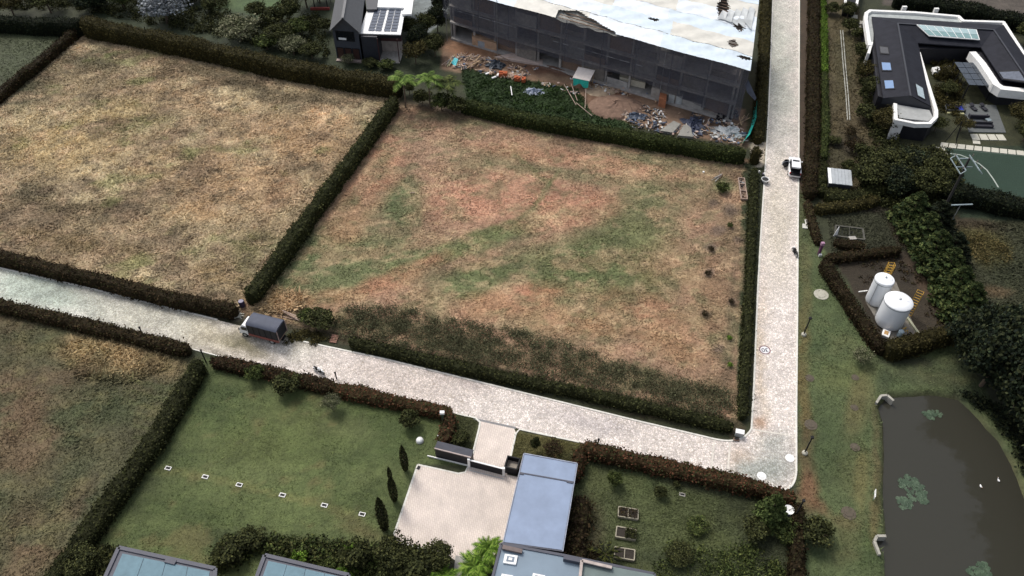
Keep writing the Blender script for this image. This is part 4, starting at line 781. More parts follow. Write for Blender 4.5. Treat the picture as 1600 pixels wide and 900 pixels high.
# ------------------------------------------------------------------ buildings
def xy(v): return (v.x, v.y)
def pline(pxs, z): return [P(a, b, z) for a, b in pxs]
def wall_ring(mb, pts, z0, z1, th=.25):
    n = len(pts)
    for i in range(n):
        a, b = Vector(pts[i]), Vector(pts[(i+1) % n]); a.z = b.z = (z0+z1)/2; mb.bar(a, b, th, z1-z0)
def lerp3(a, b, t): return a.lerp(b, t)
def on_quad(q, u, v, dz=0):
    p = (q[0]*(1-u)+q[1]*u)*(1-v)+(q[3]*(1-u)+q[2]*u)*v; return p+Vector((0, 0, dz))
def patch(mb, q, u0, u1, v0, v1, z0, z1, mi=0):
    """thin slab lying on quad q"""
    b = [on_quad(q, u0, v0, z0), on_quad(q, u1, v0, z0), on_quad(q, u1, v1, z0), on_quad(q, u0, v1, z0)]; t = [on_quad(q, u0, v0, z1), on_quad(q, u1, v0, z1), on_quad(q, u1, v1, z1), on_quad(q, u0, v1, z1)]
    if (b[1]-b[0]).cross(b[3]-b[0]).z < 0: b = b[::-1]; t = t[::-1]
    mb.add(b+t, [(3, 2, 1, 0), (4, 5, 6, 7), (0, 1, 5, 4), (1, 2, 6, 5), (2, 3, 7, 6), (3, 0, 4, 7)], mi)
# ---- blue roofed garage and main house (bottom)
BLUE = mat('blue_grey_roof_membrane', c(154, 172, 202), .6, var=.12, scale=.5); BLUE2 = mat('pale_blue_green_membrane', c(140, 160, 178), .6, var=.08, scale=.6)
SLATE = mat('slate_grey_trim', c(84, 86, 100), .6, var=.1); GREEN_ROOF = mat('grey_green_membrane', c(124, 140, 138), .7, var=.1, scale=.8); COPPER = mat('brown_coping', (.12, .09, .085), .6)
z = 3.6; A, B, C_, D = pline([(818, 708), (903, 724), (880, 862), (785, 849)], z); base = Vector((A+B+C_+D)/4); base.z = 0
t = thing('garage', 'long garage with flat pale blue roof beside the paved forecourt', 'garage', base)
mb = MB(base); ctr = (A+B+C_+D)/4
ins = [p+(ctr-p).normalized()*.35 for p in (A, B, C_, D)]; mb.prism([xy(p) for p in ins], 0, z-.25); mb.build('wall', mat('charcoal_wall', (.06, .06, .065), .7), t)
mb = MB(base); mb.prism([xy(p) for p in (A, B, C_, D)], z-.25, z); mb.build('roof_slab', SLATE, t)
q = (A, B, C_, D)
for (v0, v1) in ((.012, .225), (.24, .985)):
    mb = MB(base); patch(mb, q, .02, .98, v0, v1, .003, .03); mb.build('roof_sheet', BLUE, t)
mb = MB(base); patch(mb, q, 0.0, 1, .226, .239, .004, .09); patch(mb, q, .02, .09, .238, .252, .004, .12); patch(mb, q, .86, .97, .238, .252, .004, .12); mb.build('gutter', SLATE, t)
mb = MB(base); patch(mb, q, 0, .014, 0, 1, .004, .1); patch(mb, q, .986, 1, 0, 1, .004, .1); patch(mb, q, 0, 1, 0, .01, .004, .1); mb.build('edge_trim', mat('light_trim', c(170, 178, 196), .5), t)
z = 3.9; mh = pline([(783, 850), (880, 868), (1022, 897), (1050, 1000), (745, 1000)], z); base = P(860, 900)
t = thing('house', 'main house with flat blue grey roof and white skylights at the bottom edge', 'house', base)
mb = MB(base); cc = sum(mh, Vector())/5; mb.prism([xy(p+(cc-p).normalized()*.35) for p in mh], 0, z-.3); mb.build('wall', MATS['charcoal_wall'], t)
mb = MB(base); mb.prism([xy(p) for p in mh], z-.3, z); mb.build('roof', BLUE2, t)
mb = MB(base)
for a, b in zip(mh, mh[1:]+mh[:1]): mb.bar(a+Vector((0, 0, .06)), b+Vector((0, 0, .06)), .28, .14)
mb.build('parapet', SLATE, t)
mb = MB(base); e = pline([(785, 855), (816, 862)], z+.25); mb.bar(e[0], e[1], .45, .3); mb.build('vent_cowl', COPPER, t)
for q3 in ([(881, 868), (957, 884), (956, 889), (880, 873)],):
    mb = MB(base); mb.prism([xy(p) for p in pline(q3, z+.6)], z, z+.6); mb.build('roof_step', SLATE, t)
mb = MB(base); e = pline([(909, 876), (956, 887)], z+.75); mb.bar(e[0], e[1], .3, .2); e2 = pline([(909, 876), (900, 960)], z+.75); mb.bar(e2[0], e2[1], .3, .2); mb.build('coping', mat('pale_coping', (.4, .34, .31), .7), t)
mb = MB(base); mb.prism([xy(p) for p in pline([(909, 876), (1022, 898), (1050, 990), (895, 990)], z+.35)], z, z+.35); mb.build('upper_roof', GREEN_ROOF, t)
for sq in ([(789, 865), (809, 868), (806, 882), (786, 879)], [(784, 896), (802, 899), (799, 912), (781, 909)], [(833, 895), (852, 899), (849, 912), (830, 908)]):
    s4 = pline(sq, z+.25); mb = MB(base)
    m4 = sum(s4, Vector())/4
    mb.prism([xy(p) for p in s4], z, z+.22); f = mb.build('skylight', WHITE, t)
    mb = MB(base); mb.prism([xy(p.lerp(m4, .42)) for p in s4], z+.21, z+.25); mb.build('pane', mat('blue_glass', (.16, .2, .25), .15), f)
    mb = MB(base); mb.prism([xy(p.lerp(m4, .72)) for p in s4], z+.24, z+.3); mb.build('vent_cap', WHITE, f)
# ---- two pale roofs at the bottom left
SKYM = mat('pale_blue_polycarbonate', c(124, 156, 170), .6, var=.14, scale=1.2, spec=.2)
for (qp, lb, extra) in [([(186, 856), (337, 889), (330, 1000), (120, 1000)], 'low building with pale blue roof in grey frame at the lower left', True), ([(414, 868), (545, 899), (540, 1000), (365, 1000)], 'small pale blue roof in grey frame at the bottom, left of the forecourt', False)]:
    z = 3.2; Q = pline(qp, z); base = sum(Q, Vector())/4; base.z = 0; t = thing('house', lb, 'house', base)
    mb = MB(base); cc = sum(Q, Vector())/4; mb.prism([xy(p.lerp(cc, .04)) for p in Q], 0, z-.25); mb.build('wall', mat('warm_wall', (.3, .26, .22), .8), t)
    mb = MB(base); mb.prism([xy(p) for p in Q], z-.25, z); mb.build('roof_slab', SLATE, t)
    for k in range(4):
        mb = MB(base); patch(mb, Q, .06+k*.222, .055+(k+1)*.222, .055, .97, .004, .05); mb.build('roof_sheet', SKYM, t)
    mb = MB(base)
    for a, b in zip(Q, Q[1:]+Q[:1]): mb.bar(a+Vector((0, 0, .08)), b+Vector((0, 0, .08)), .4, .16)
    mb.build('edge_trim', SLATE, t)
    if extra: mb = MB(base); e = P(267, 878, z); mb.box(e.x, e.y, z, 1.2, .5, .22, R(-14)); mb.build('vent_box', SLATE, t)
# ---- gate, gate box, bin enclosure
a, b, = P(681, 714), P(736, 728); rz = math.atan2(b.y-a.y, b.x-a.x); mid = (a+b)/2; Lg = (b-a).length
t = thing('gatehouse', 'long low black cladded gate box with grey top left of the drive', 'gatehouse', mid, rz)
mb = MB(); mb.box(0, .5, 0, Lg, 1.0, 1.75); mb.build('cladding', mat('black_cladding', (.018, .015, .017), .6, var=.3), t)
mb = MB(); mb.box(0, .55, 1.75, Lg+.1, 1.1, .12); mb.build('roof', mat('grey_slab', c(72, 74, 86), .7), t)
mb = MB(); mb.box(0, .02, 1.8, Lg+.1, .14, .12); mb.build('edge_trim', mat('pinkish_trim', c(196, 178, 172), .6), t)
mb = MB(P(705, 722)); a, b = P(668, 713), P(733, 728.5); mb.bar(a+Vector((0, 0, .1)), b+Vector((0, 0, .1)), .12, .2); tag(mb.build('low_wall', WALLWHITE), 'thin white kerb wall in front of the black gate box', 'wall')
a, b = P(733, 729), P(787, 743); base = (a+b)/2; t = thing('gate', 'sliding gate with white rail across the foot of the drive', 'gate', base)
mb = MB(base); mb.bar(a+Vector((0, 0, .8)), b+Vector((0, 0, .8)), .14, 1.3)
mb.build('gate_leaf', BLACKM, t)
mb = MB(base); mb.bar(a+Vector((0, 0, 1.5)), b+Vector((0, 0, 1.5)), .16, .1); mb.build('top_rail', WHITE, t)
for e in (a, b): mb = MB(base); mb.box(e.x, e.y, 0, .3, .3, 1.7); mb.build('post', WHITE, t)
mb = MB(base); mb.bar(a+Vector((0, -.5, .045)), b+Vector((0, -.5, .045)), .12, .02); mb.build('track', STEEL, t)
base = P(798, 740); rz = heading((735, 728), (812, 746)); t = thing('bin_store', 'small open topped black framed enclosure beside the garage roof', 'bin store', base, rz)
for (x, y, sx, sy) in ((0, 0, 1.5, .14), (0, 1.5, 1.5, .14), (-.75, .75, .14, 1.64), (.75, .75, .14, 1.64)): mb = MB(); mb.box(x, y, 0, sx, sy, 1.3); mb.build('side_panel', BLACKM, t)
mb = MB(); mb.box(0, .75, .05, 1.2, 1.2, .5); mb.build('bin_lid', mat('beige_lid', c(160, 150, 138), .7), t)
mb = MB(P(800, 722)); q4 = pline([(794, 718), (816, 724), (813, 732), (791, 727)], .5); mb.prism([xy(p) for p in q4], 0, .5); tag(mb.build('plinth', mat('pink_stone', c(226, 200, 186), .8)), 'pale pink stone plinth behind the small enclosure', 'plinth')
# ---- dark gabled house with the solar roof
base = P(560, 92); t = thing('house', 'charcoal gabled house with white roof carrying two rows of solar panels', 'house', base)
f1, f2 = P(527, 92), P(566, 95); zE, zR = 6.6, 9.2; fr = (f2-f1); wdt = fr.length; fd = fr.normalized(); bk = P(546, -10, 9.2)-P(540, 27, 9.2); bk.normalize(); dep = 18
HW = mat('charcoal_house_wall', (.045, .05, .062), .65, var=.15)
mb = MB(base); o1, o2 = f1, f2; m_ = (f1+f2)/2
vs = [o1, o2, o2+Vector((0, 0, zE)), m_+Vector((0, 0, zR)), o1+Vector((0, 0, zE))]; vs2 = [v+bk*dep for v in vs]
mb.add(vs+vs2, [(0, 1, 2, 3, 4), (9, 8, 7, 6, 5), (1, 6, 7, 2), (5, 0, 4, 9), (2, 7, 8, 3), (3, 8, 9, 4)]); mb.build('wall', HW, t)
ov = fd*.7
for sg, e0 in ((-1, o1), (1, o2)):
    a0 = m_+Vector((0, 0, zR+.12))-bk*.6; a1 = e0+Vector((0, 0, zE-.25))+fd*sg*.5-bk*.6; b0 = a0+bk*(dep+1); b1 = a1+bk*(dep+1); dn = Vector((0, 0, -.16))
    mb = MB(base); mb.add([a0, a1, b1, b0, a0+dn, a1+dn, b1+dn, b0+dn], [(0, 1, 2, 3), (7, 6, 5, 4), (0, 4, 5, 1), (1, 5, 6, 2), (2, 6, 7, 3), (3, 7, 4, 0)]); rf = mb.build('roof', mat('slate_roof', (.075, .078, .084), .6, var=.2, scale=2), t)
mb = MB(base); mb.bar(m_+Vector((0, 0, zR+.16))-bk*.6, m_+Vector((0, 0, zR+.16))+bk*(dep+.4), .5, .1); mb.build('ridge_cap', mat('ridge_grey', (.13, .13, .135), .6), t)
def win(mb_base, par, u0, u1, z0, z1, o=o1, d=fd, L=wdt, pane=GLASSD, nm='window', out=bk):
    a = o+d*(L*u0); b = o+d*(L*u1); mb = MB(mb_base)
    for (s, e) in ((a+Vector((0, 0, z0)), b+Vector((0, 0, z0))), (a+Vector((0, 0, z1)), b+Vector((0, 0, z1))), (a+Vector((0, 0, z0)), a+Vector((0, 0, z1))), (b+Vector((0, 0, z0)), b+Vector((0, 0, z1)))): mb.bar(s-out*.03, e-out*.03, .12, .12)
    f = mb.build(nm, BLACKM, par)
    mb = MB(mb_base); mb.bar((a+b)/2-(b-a)/2-out*.02+Vector((0, 0, (z0+z1)/2)), (a+b)/2+(b-a)/2-out*.02+Vector((0, 0, (z0+z1)/2)), .05, z1-z0-.1); mb.build('pane', pane, f)
    return f
wf = win(base, t, .12, .82, 4.2, 6.2)
mb = MB(base); mb.bar(o1+fd*wdt*.2+Vector((0, 0, 4.6))-bk*.09, o1+fd*wdt*.5+Vector((0, 0, 4.6))-bk*.09, .03, .45); mb.build('blind', WHITE, wf)
for k in range(3): win(base, t, .06+.31*k, .32+.31*k, .3, 2.6, pane=mat('dim_interior', (.06, .03, .025), .3))
mb = MB(base); mb.bar(o1-bk*.5+Vector((0, 0, .12)), o2-bk*.5+Vector((0, 0, .12)), 1.0, .24); mb.build('terrace_edge', mat('terrace_pink', (.35, .28, .25), .8), t)
zW = 5.4; rq = pline([(576, 9), (634, 9), (626, 54), (561, 52)], zW)
mb = MB(base); mb.prism([xy(p) for p in rq], zW-.3, zW); wr = mb.build('solar_roof', WHITE, t)
mb = MB(base); mb.bar(rq[3]+Vector((0, -.05, -.45)), rq[2]+Vector((0, -.05, -.45)), .3, .6); mb.build('fascia', BLACKM, t)
mb = MB(base); mb.prism([xy(p) for p in pline([(590, -30), (650, -30), (643, 22), (628, 22), (632, 12), (588, 11)], zW+.5)], zW+.1, zW+.5); mb.build('rear_roof', WHITE, t)
mb = MB(base); mb.prism([xy(p) for p in pline([(568, -25), (592, -25), (588, 8), (572, 8)], zW+1.5)], 0, zW+.6); mb.build('link_block', DARKGREY, t)
for g in range(2):
    for i in range(2):
        for j in range(8):
            u0 = .20+g*.38+i*.168; v0 = .10+j*.104; mb = MB(base); patch(mb, rq, u0, u0+.150, v0, v0+.086, .08, .12)
            mb.build('solar_panel', SOLAR, t)
bb = [P(568, 97), P(592, 99)]; mb = MB(base); d2 = (P(628, 98)-P(568, 96)).normalized(); b2 = Vector((-d2.y, d2.x, 0)); s0 = P(568, 96)
mb.prism([xy(s0+b2*.6), xy(s0+d2*3.2+b2*.6), xy(s0+d2*3.2+b2*7), xy(s0+b2*7)], 0, zW-.3); mb.build('porch_block', DARKGREY, t)
mb = MB(base); mb.prism([xy(s0+d2*3.2+b2*4), xy(s0+d2*7.4+b2*4), xy(s0+d2*7.4+b2*4.4), xy(s0+d2*3.2+b2*4.4)], 0, 2.6); mb.build('carport_wall', mat('pale_beige_wall', (.42, .36, .32), .8), t)
mb = MB(base); mb.prism([xy(s0+d2*3.2+b2*3.6), xy(s0+d2*7.4+b2*3.6), xy(s0+d2*7.4+b2*4.3), xy(s0+d2*3.2+b2*4.3)], 2.65, zW-.35); mb.build('upper_wall', mat('maroon_wall', (.07, .025, .025), .7), t)
mb = MB(base); mb.prism([xy(s0+d2*3.2-b2*.4), xy(s0+d2*7.4-b2*.4), xy(s0+d2*7.4+b2*4), xy(s0+d2*3.2+b2*4)], 0, .15); mb.build('carport_floor', CONC, t)
for k in (3.35, 7.3): mb = MB(base); e = s0+d2*k+b2*.1; mb.box(e.x, e.y, 0, .16, .16, zW-.3); mb.build('post', mat('maroon_post', (.06, .02, .02), .6), t)
base = P(500, 12); t = thing('pergola', 'small black roofed pergola with red base at the top edge left of the gable', 'pergola', base)
for k in range(6): mb = MB(); mb.box(-.8+k*.5, 1.2, 2.5, .3, 4.0, .1); mb.build('slat', BLACKM, t)
for sx in (-1, 1.8):
    for sy in (-.6, 3): mb = MB(); mb.box(sx, sy, 0, .15, .15, 2.5); mb.build('post', BLACKM, t)
mb = MB(); mb.box(.2, -.9, 0, 4.2, .5, .5); mb.build('planter', mat('red_planter', (.3, .05, .04), .7), t)
# ---- black roofed house with white parapets (upper right)
zP = 3.9; base = P(1430, 120); t = thing('house', 'black roofed courtyard house with white parapets and blue skylights at the upper right', 'house', base)
outer = [(1352, 22), (1354, 17), (1360, 14), (1500, 24), (1508, 31), (1568, 33), (1640, 130), (1650, 140), (1567, 139), (1553, 130), (1517, 80), (1520, 76), (1437, 76), (1437, 84), (1463, 172), (1463, 184), (1452, 196), (1410, 190), (1395, 189), (1400, 160), (1372, 150), (1362, 66), (1356, 66)]
oz = pline(outer, zP-.5); mb = MB(base); mb.prism([xy(p) for p in oz], 0, zP-.5); mb.build('wall', mat('black_wall', (.013, .013, .018), .5, var=.3), t)
def strip(nm, pxs, z, wd, ht, m, par=t, bs=base):
    pts = pline(pxs, z); mb = MB(bs)
    for a, b in zip(pts[:-1], pts[1:]):
        d = (b-a).normalized()*wd*.25; mb.bar(a-d-Vector((0, 0, ht/2)), b+d-Vector((0, 0, ht/2)), wd, ht+rnd.uniform(0, .006))
    return mb.build(nm, m, par)
mb = MB(base); mb.prism([xy(p) for p in pline([(1353, 22), (1357, 16), (1500, 25), (1507, 31), (1508, 40), (1440, 40), (1366, 33), (1364, 72), (1357, 66)], 3.62)], 3.3, 3.62); mb.build('gutter_terrace', mat('stained_white', c(196, 202, 200), .8, var=.2, scale=1), t)
strip('parapet', [(1359, 70), (1353, 30), (1354, 20), (1360, 16), (1430, 19), (1498, 25), (1505, 32), (1568, 34)], zP+.2, .7, 1.0, WALLWHITE)
strip('parapet', [(1568, 34), (1600, 84), (1640, 140)], zP+.2, .7, 1.0, WALLWHITE)
strip('parapet', [(1436, 82), (1450, 130), (1463, 172), (1463, 182), (1453, 192), (1430, 192), (1400, 186), (1399, 162)], zP+.2, .6, .8, WALLWHITE)
strip('parapet', [(1521, 82), (1535, 98), (1557, 131), (1566, 137), (1650, 146)], zP+.2, 1.3, 1.6, WALLWHITE)
mb = MB(base); w1, w2 = P(1362, 66, zP), P(1357, 84, zP); mb.bar(Vector((w1.x, w1.y, 2)), Vector((w2.x, w2.y, 2)), .5, 4); mb.build('white_corner_wall', WALLWHITE, t)
mb = MB(base); mb.bar(Vector((*xy(P(1396, 190, 3.5)), 1.8)), Vector((*xy(P(1412, 192, 3.5)), 1.8)), .5, 3.6); mb.build('white_end_wall', WALLWHITE, t)
mb = MB(base); mb.prism([xy(p) for p in pline([(1401, 163), (1452, 172), (1458, 184), (1450, 189), (1404, 184)], 3.6)], 3.3, 3.6); mb.build('roof_terrace', mat('terrace_grey', c(190, 192, 190), .85, var=.15, scale=1), t)
# roof slopes: (outer eave px at z=4.4, ridge px at z=5.8)
zE, zR = 4.2, 5.6
def slope(nm, a, b, c_, d, za, zb, zc, zd, m=DARKROOF):
    q = [P(*a, za), P(*b, zb), P(*c_, zc), P(*d, zd)]; n = (q[1]-q[0]).cross(q[3]-q[0]); 
    if n.z < 0: q = q[::-1]
    dn = Vector((0, 0, -.2)); mb = MB(base); mb.add(q+[v+dn for v in q], [(0, 1, 2, 3), (7, 6, 5, 4), (0, 4, 5, 1), (1, 5, 6, 2), (2, 6, 7, 3), (3, 7, 4, 0)]); o = mb.build(nm, m, t); return q
L1 = slope('roof_slope', (1362, 26), (1403, 36), (1423, 149), (1380, 153), zE, zR, zR, zE)
L2 = slope('roof_slope', (1403, 36), (1434, 66), (1455, 166), (1423, 149), zR, zE, zE, zR)
L3 = slope('roof_slope', (1362, 26), (1568, 39), (1553, 46), (1403, 36), zE, zE, zR, zR)
L4 = slope('roof_slope', (1403, 36), (1553, 46), (1533, 74), (1434, 67), zR, zR, zE, zE)
L5 = slope('roof_slope', (1553, 46), (1568, 39), (1650, 160), (1610, 130), zR, zE, zE, zR)
L6 = slope('roof_slope', (1553, 46), (1610, 130), (1566, 124), (1533, 74), zR, zR, zE, zE)
strip('ridge_cap', [(1403, 36), (1423, 149)], zR+.12, .3, .1, DARKGREY); strip('ridge_cap', [(1403, 36), (1553, 46)], zR+.12, .3, .1, DARKGREY); strip('ridge_cap', [(1553, 46), (1610, 130)], zR+.12, .3, .1, DARKGREY)
mb = MB(base); gb = [P(1380, 153, zE), P(1423, 149, zR), P(1455, 166, zE)]; mb.add([gb[0], gb[1], gb[2], Vector((gb[2].x, gb[2].y, 3)), Vector((gb[0].x, gb[0].y, 3))], [(4, 3, 2, 1, 0)]); mb.build('gable_wall', DARKGREY, t)
SKB = mat('sky_blue_glass', c(140, 172, 216), .12, var=.05)
def roofwin(q, u0, u1, v0, v1, m=SKB):
    mb = MB(base); patch(mb, q, u0-.03, u1+.03, v0-.012, v1+.012, .02, .10); f = mb.build('skylight', BLACKM, t); mb = MB(base); patch(mb, q, u0, u1, v0, v1, .06, .13); mb.build('pane', m, f)
S1 = [P(1362, 26, zE), P(1403, 36, zR), P(1423, 149, zR), P(1380, 153, zE)]
roofwin(S1, .12, .44, .60, .69); roofwin(S1, .12, .44, .815, .905); roofwin(S1, .14, .44, .40, .48, DARKGREY)
S2 = [P(1403, 36, zR), P(1434, 66, zE), P(1455, 166, zE), P(1423, 149, zR)]; roofwin(S2, .38, .72, .80, .95, mat('pale_glass', c(196, 214, 220), .2))
S6 = [P(1553, 46, zR), P(1610, 130, zR), P(1566, 124, zE), P(1533, 74, zE)]; roofwin(S6, .80, .98, .15, .95, mat('slate_glass', c(100, 108, 124), .2))
# long skylight over the hall
zz = zR+.15; a, b, c_, d = (1432, 38), (1526, 46), (1531, 62), (1452, 56)
K1 = [P(*a, zz), P(*b, zz), P(*d, zz-.8), P(*c_, zz-.8)]
SK = [P(1432, 38, zz), P(1526, 46, zz), P(1531, 62, zz-.55), P(1452, 56, zz-.55)]
PALE_G = mat('clear_skylight', c(196, 222, 224), .15, var=.12, scale=1.5)
mb = MB(base); patch(mb, SK, 0, 1, 0, 1, -.15, .0); fr_ = mb.build('long_skylight', WHITE, t)
for k in range(7):
    mb = MB(base); patch(mb, SK, .01+k*.141, .005+(k+1)*.141-.012, .05, .52, .01, .06); mb.build('pane', PALE_G, fr_)
    mb = MB(base); patch(mb, SK, .01+k*.141, .005+(k+1)*.141-.012, .54, .95, .01, .05); mb.build('pane', mat('tinted_skylight', c(150, 186, 186), .2, var=.1), fr_)
for k, e in enumerate([(1413, 12), (1463, 15)]): mb = MB(base); q_ = P(*e, zP); mb.box(q_.x, q_.y, 3, .9, .5, 1.2, 0); mb.build('chimney', WALLWHITE, t)
# solar pergola in the courtyard
base = P(1520, 128); t = thing('solar_pergola', 'black pergola roofed with dark solar panels in the courtyard', 'pergola', base)
z = 3.1; Q = pline([(1491, 97), (1527, 98), (1551, 135), (1514, 133)], z)
for i in range(3):
    for j in range(4): mb = MB(base); patch(mb, Q, i/3+.01, (i+1)/3-.01, j/4+.01, (j+1)/4-.01, 0, .06); mb.build('solar_panel', mat('dark_solar', (.035, .045, .06), .25), t)
for q_ in Q: mb = MB(base); mb.box(q_.x, q_.y, 0, .15, .15, z); mb.build('post', BLACKM, t)
mb = MB(base)
for k in range(6): e0 = Q[0].lerp(Q[3], k/5); mb.bar(e0-Vector((0, 0, .1)), Vector((e0.x-.6, e0.y-.6, 0)), .1)
mb.build('side_slats', BLACKM, t)
# courtyard furniture and slabs
def slabs(root_name, label, quads, m=None, h=.12):
    mb = MB(); W = pline(quads[0], 0); base = sum(W, Vector())/4; r = tag(bpy.data.objects.new(root_name, None), label, kind='structure'); link(r); r.location = base
    for qd in quads:
        Wq = pline(qd, h); mb = MB(base); mb.prism([xy(p) for p in Wq], 0, h+rnd.uniform(-.012, .012)); mb.build('slab', m or SLABM, r, bev=.03)
    return r
SLABM = mat('pale_stone_slab', c(226, 222, 206), .8, var=.08, scale=2)
def rowq(a, b, c_, d, n, gap=.06):
    out = []
    for i in range(n):
        u0, u1 = (i+gap)/n, (i+1-gap)/n; L = lambda p, q, t: (p[0]+(q[0]-p[0])*t, p[1]+(q[1]-p[1])*t); out.append([L(a, b, u0), L(a, b, u1), L(d, c_, u1), L(d, c_, u0)])
    return out
slabs('path', 'row of pale stone slabs below the sofa terrace', rowq((1515, 209), (1568, 210), (1574, 219), (1519, 218), 4))
slabs('path', 'line of pale stone slabs along the top of the turf court', rowq((1470, 222), (1640, 240), (1642, 247), (1468, 229), 13)+rowq((1519, 219), (1532, 220), (1533, 225), (1520, 224), 1))
slabs('path', 'pale slabs stepping down the left end of the turf court', [[(1462+4*k, 229+7*k), (1476+4*k, 231+7*k), (1479+4*k, 237+7*k), (1465+4*k, 235+7*k)] for k in range(5)]+[[(1457, 253), (1476, 255), (1480, 262), (1461, 260)]])
slabs('path', 'pale stone slabs leading to the white corner of the black roofed house', [[(1320, 13), (1334, 14), (1337, 21), (1323, 21)], [(1330, 23), (1340, 23), (1340, 29), (1331, 28)], [(1332, 31), (1351, 33), (1350, 38), (1334, 36)], [(1334, 37), (1352, 42), (1338, 46)]+[(1336, 45)], [(1337, 47), (1352, 43), (1352, 50), (1346, 53)]])
slabs('path', 'pale timber steps beside the dark loungers', rowq((1540, 163), (1555, 165), (1558, 175), (1544, 174), 3, .05)+rowq((1542, 183), (1557, 185), (1560, 194), (1546, 192), 3, .05), mat('cream_deck', c(220, 212, 184), .8))
zt = .15; base = P(1540, 190); mb = MB(base); mb.prism([xy(p) for p in pline([(1503, 162), (1556, 164), (1572, 207), (1514, 206)], zt)], 0, zt); tag(mb.build('terrace', mat('grey_terrace', c(112, 116, 116), .85, var=.15)), 'grey paved sofa terrace of the courtyard house', kind='structure')
def sofa(px, py, L, rz, m, label, name='sofa'):
    b = P(px, py, .15); t = thing(name, label, name, b, rz); mb = MB(); mb.box(0, 0, 0, L, .9, .42); mb.build('seat', m, t, bev=.04); mb = MB(); mb.box(0, .4, .42, L, .22, .4); mb.build('backrest', m, t, bev=.04)
    for s in (-1, 1): mb = MB(); mb.box(s*(L/2-.1), 0, .42, .2, .9, .2); mb.build('armrest', m, t, bev=.03)
DKF = mat('dark_fabric', (.02, .02, .028), .8)
sofa(1528, 184, 3.4, R(176), DKF, 'long dark outdoor sofa at the top of the grey terrace'); sofa(1534, 198, 3.6, R(-4), DKF, 'long dark outdoor sofa nearest the stone slabs')
for px, lb in ((1521, 'left dark lounger under the pergola end'), (1537, 'right dark lounger beside the cream steps')):
    b = P(px, 171, .15); t = thing('sun_lounger', lb, 'sun lounger', b, R(15)); mb = MB(); mb.box(0, 0, .2, .75, 1.3, .14); mb.build('mattress', DKF, t, bev=.03); mb = MB(); mb.box(0, .95, .26, .75, .75, .14, M=Matrix.Rotation(R(14), 4, 'X')); mb.build('backrest', DKF, t, bev=.03)
    for s in (-1, 1):
        for e in (-.5, .9): mb = MB(); mb.box(s*.3, e, 0, .07, .07, .25); mb.build('leg', BLACKM, t)
b = P(1527, 192, .15); t = thing('coffee_table', 'low dark table between the two sofas', 'table', b, R(-4)); mb = MB(); mb.box(0, 0, .3, 1.8, .6, .08); mb.build('tabletop', mat('slate_top', (.06, .065, .075), .5), t)
for s in (-1, 1):
    for e in (-1, 1): mb = MB(); mb.box(s*.8, e*.22, 0, .07, .07, .3); mb.build('leg', BLACKM, t)
b = P(1543, 190, .15); t = thing('glass_table', 'pale glass topped side table beside the sofa', 'table', b, R(20)); mb = MB(); mb.box(0, 0, .4, .9, .9, .06); mb.build('tabletop', mat('pale_top', c(150, 164, 170), .2), t); mb = MB(); mb.box(0, 0, 0, .5, .5, .4); mb.build('pedestal', CONC, t)
b = P(1490, 172); t = thing('plunge_pool', 'small blue plunge pool with dark rim and yellowish step', 'pool', b, R(-6)); mb = MB()
for (x, y, sx, sy) in ((0, -.9, 3.4, .25), (0, .9, 3.4, .25), (-1.6, 0, .25, 2.05), (1.6, 0, .25, 2.05)): mb.box(x, y, 0, sx, sy, .62)
mb.build('rim', mat('dark_rim', (.05, .055, .06), .6), t); mb = MB(); mb.box(.3, 0, 0, 2.5, 1.6, .5); mb.build('pool_cover', mat('royal_blue', (.02, .035, .30), .4, var=.3), t, bev=.08); mb = MB(); mb.box(-.1, -1.35, 0, 3.0, .5, .3); mb.build('step', mat('pale_yellow', (.4, .38, .2), .8), t)
b = P(1463, 112); mb = MB(b); mb.prism([xy(p) for p in pline([(1456, 105), (1468, 103), (1470, 111), (1459, 113)], .9)], .15, .9); tag(mb.build('daybed', WHITE, bev=.12), 'white square daybed in the courtyard', 'daybed')
b = P(1478, 104); mb = MB(b); mb.prism([xy(p) for p in pline([(1471, 101), (1490, 103), (1489, 112), (1484, 112)], .3)], 0, .3); tag(mb.build('bench', WALLWHITE, bev=.03), 'white triangular bench between daybed and pergola', 'bench')
b = P(1331, 5); t = thing('annex', 'white framed dark roof strip at the top edge above the stone slabs', 'building', b); mb = MB(b); Q = pline([(1325, -30), (1345, -30), (1338, 10), (1320, 8)], 2.5); mb.prism([xy(p) for p in Q], 0, 2.4); mb.build('wall', BLACKM, t)
for e in ((0, 3), (1, 2)): mb = MB(b); mb.bar(Q[e[0]], Q[e[1]], .5, .3); mb.build('edge_trim', WALLWHITE, t)
# ---- court: goal line arc, goal, tall pole
def ribbon(pxs, w_, z, m, nm, label, cat=None, kind=None, par=None, h=.006):
    pts = pline(pxs, 0); mb = MB(pts[0])
    for i, (a, b_) in enumerate(zip(pts[:-1], pts[1:])): mb.bar(a+Vector((0, 0, z+(i % 2)*.002)), b_+Vector((0, 0, z+(i % 2)*.002)), w_, h)
    return tag(mb.build(nm, m, par), label, cat, kind=kind)
LINE = mat('line_paint', c(190, 200, 190), .8, var=.12)
ribbon([(1484, 240), (1500, 242), (1515, 248), (1530, 256), (1542, 266), (1552, 280), (1560, 293)], .22, .03, LINE, 'court_marking', 'curved white line painted on the turf court', kind='structure')
ribbon([(1563, 304), (1562, 310), (1557, 318)], .22, .03, LINE, 'court_marking', 'short end of the curved white line on the turf court', kind='structure')
ribbon([(1490, 234), (1600, 244), (1700, 253)], .15, .03, mat('faint_line', c(90, 110, 96), .8), 'court_marking', 'faint straight line along the top of the turf court', kind='structure')
b = P(1465, 346); top = P(1505, 256, 12.4); top.x, top.y = b.x, b.y
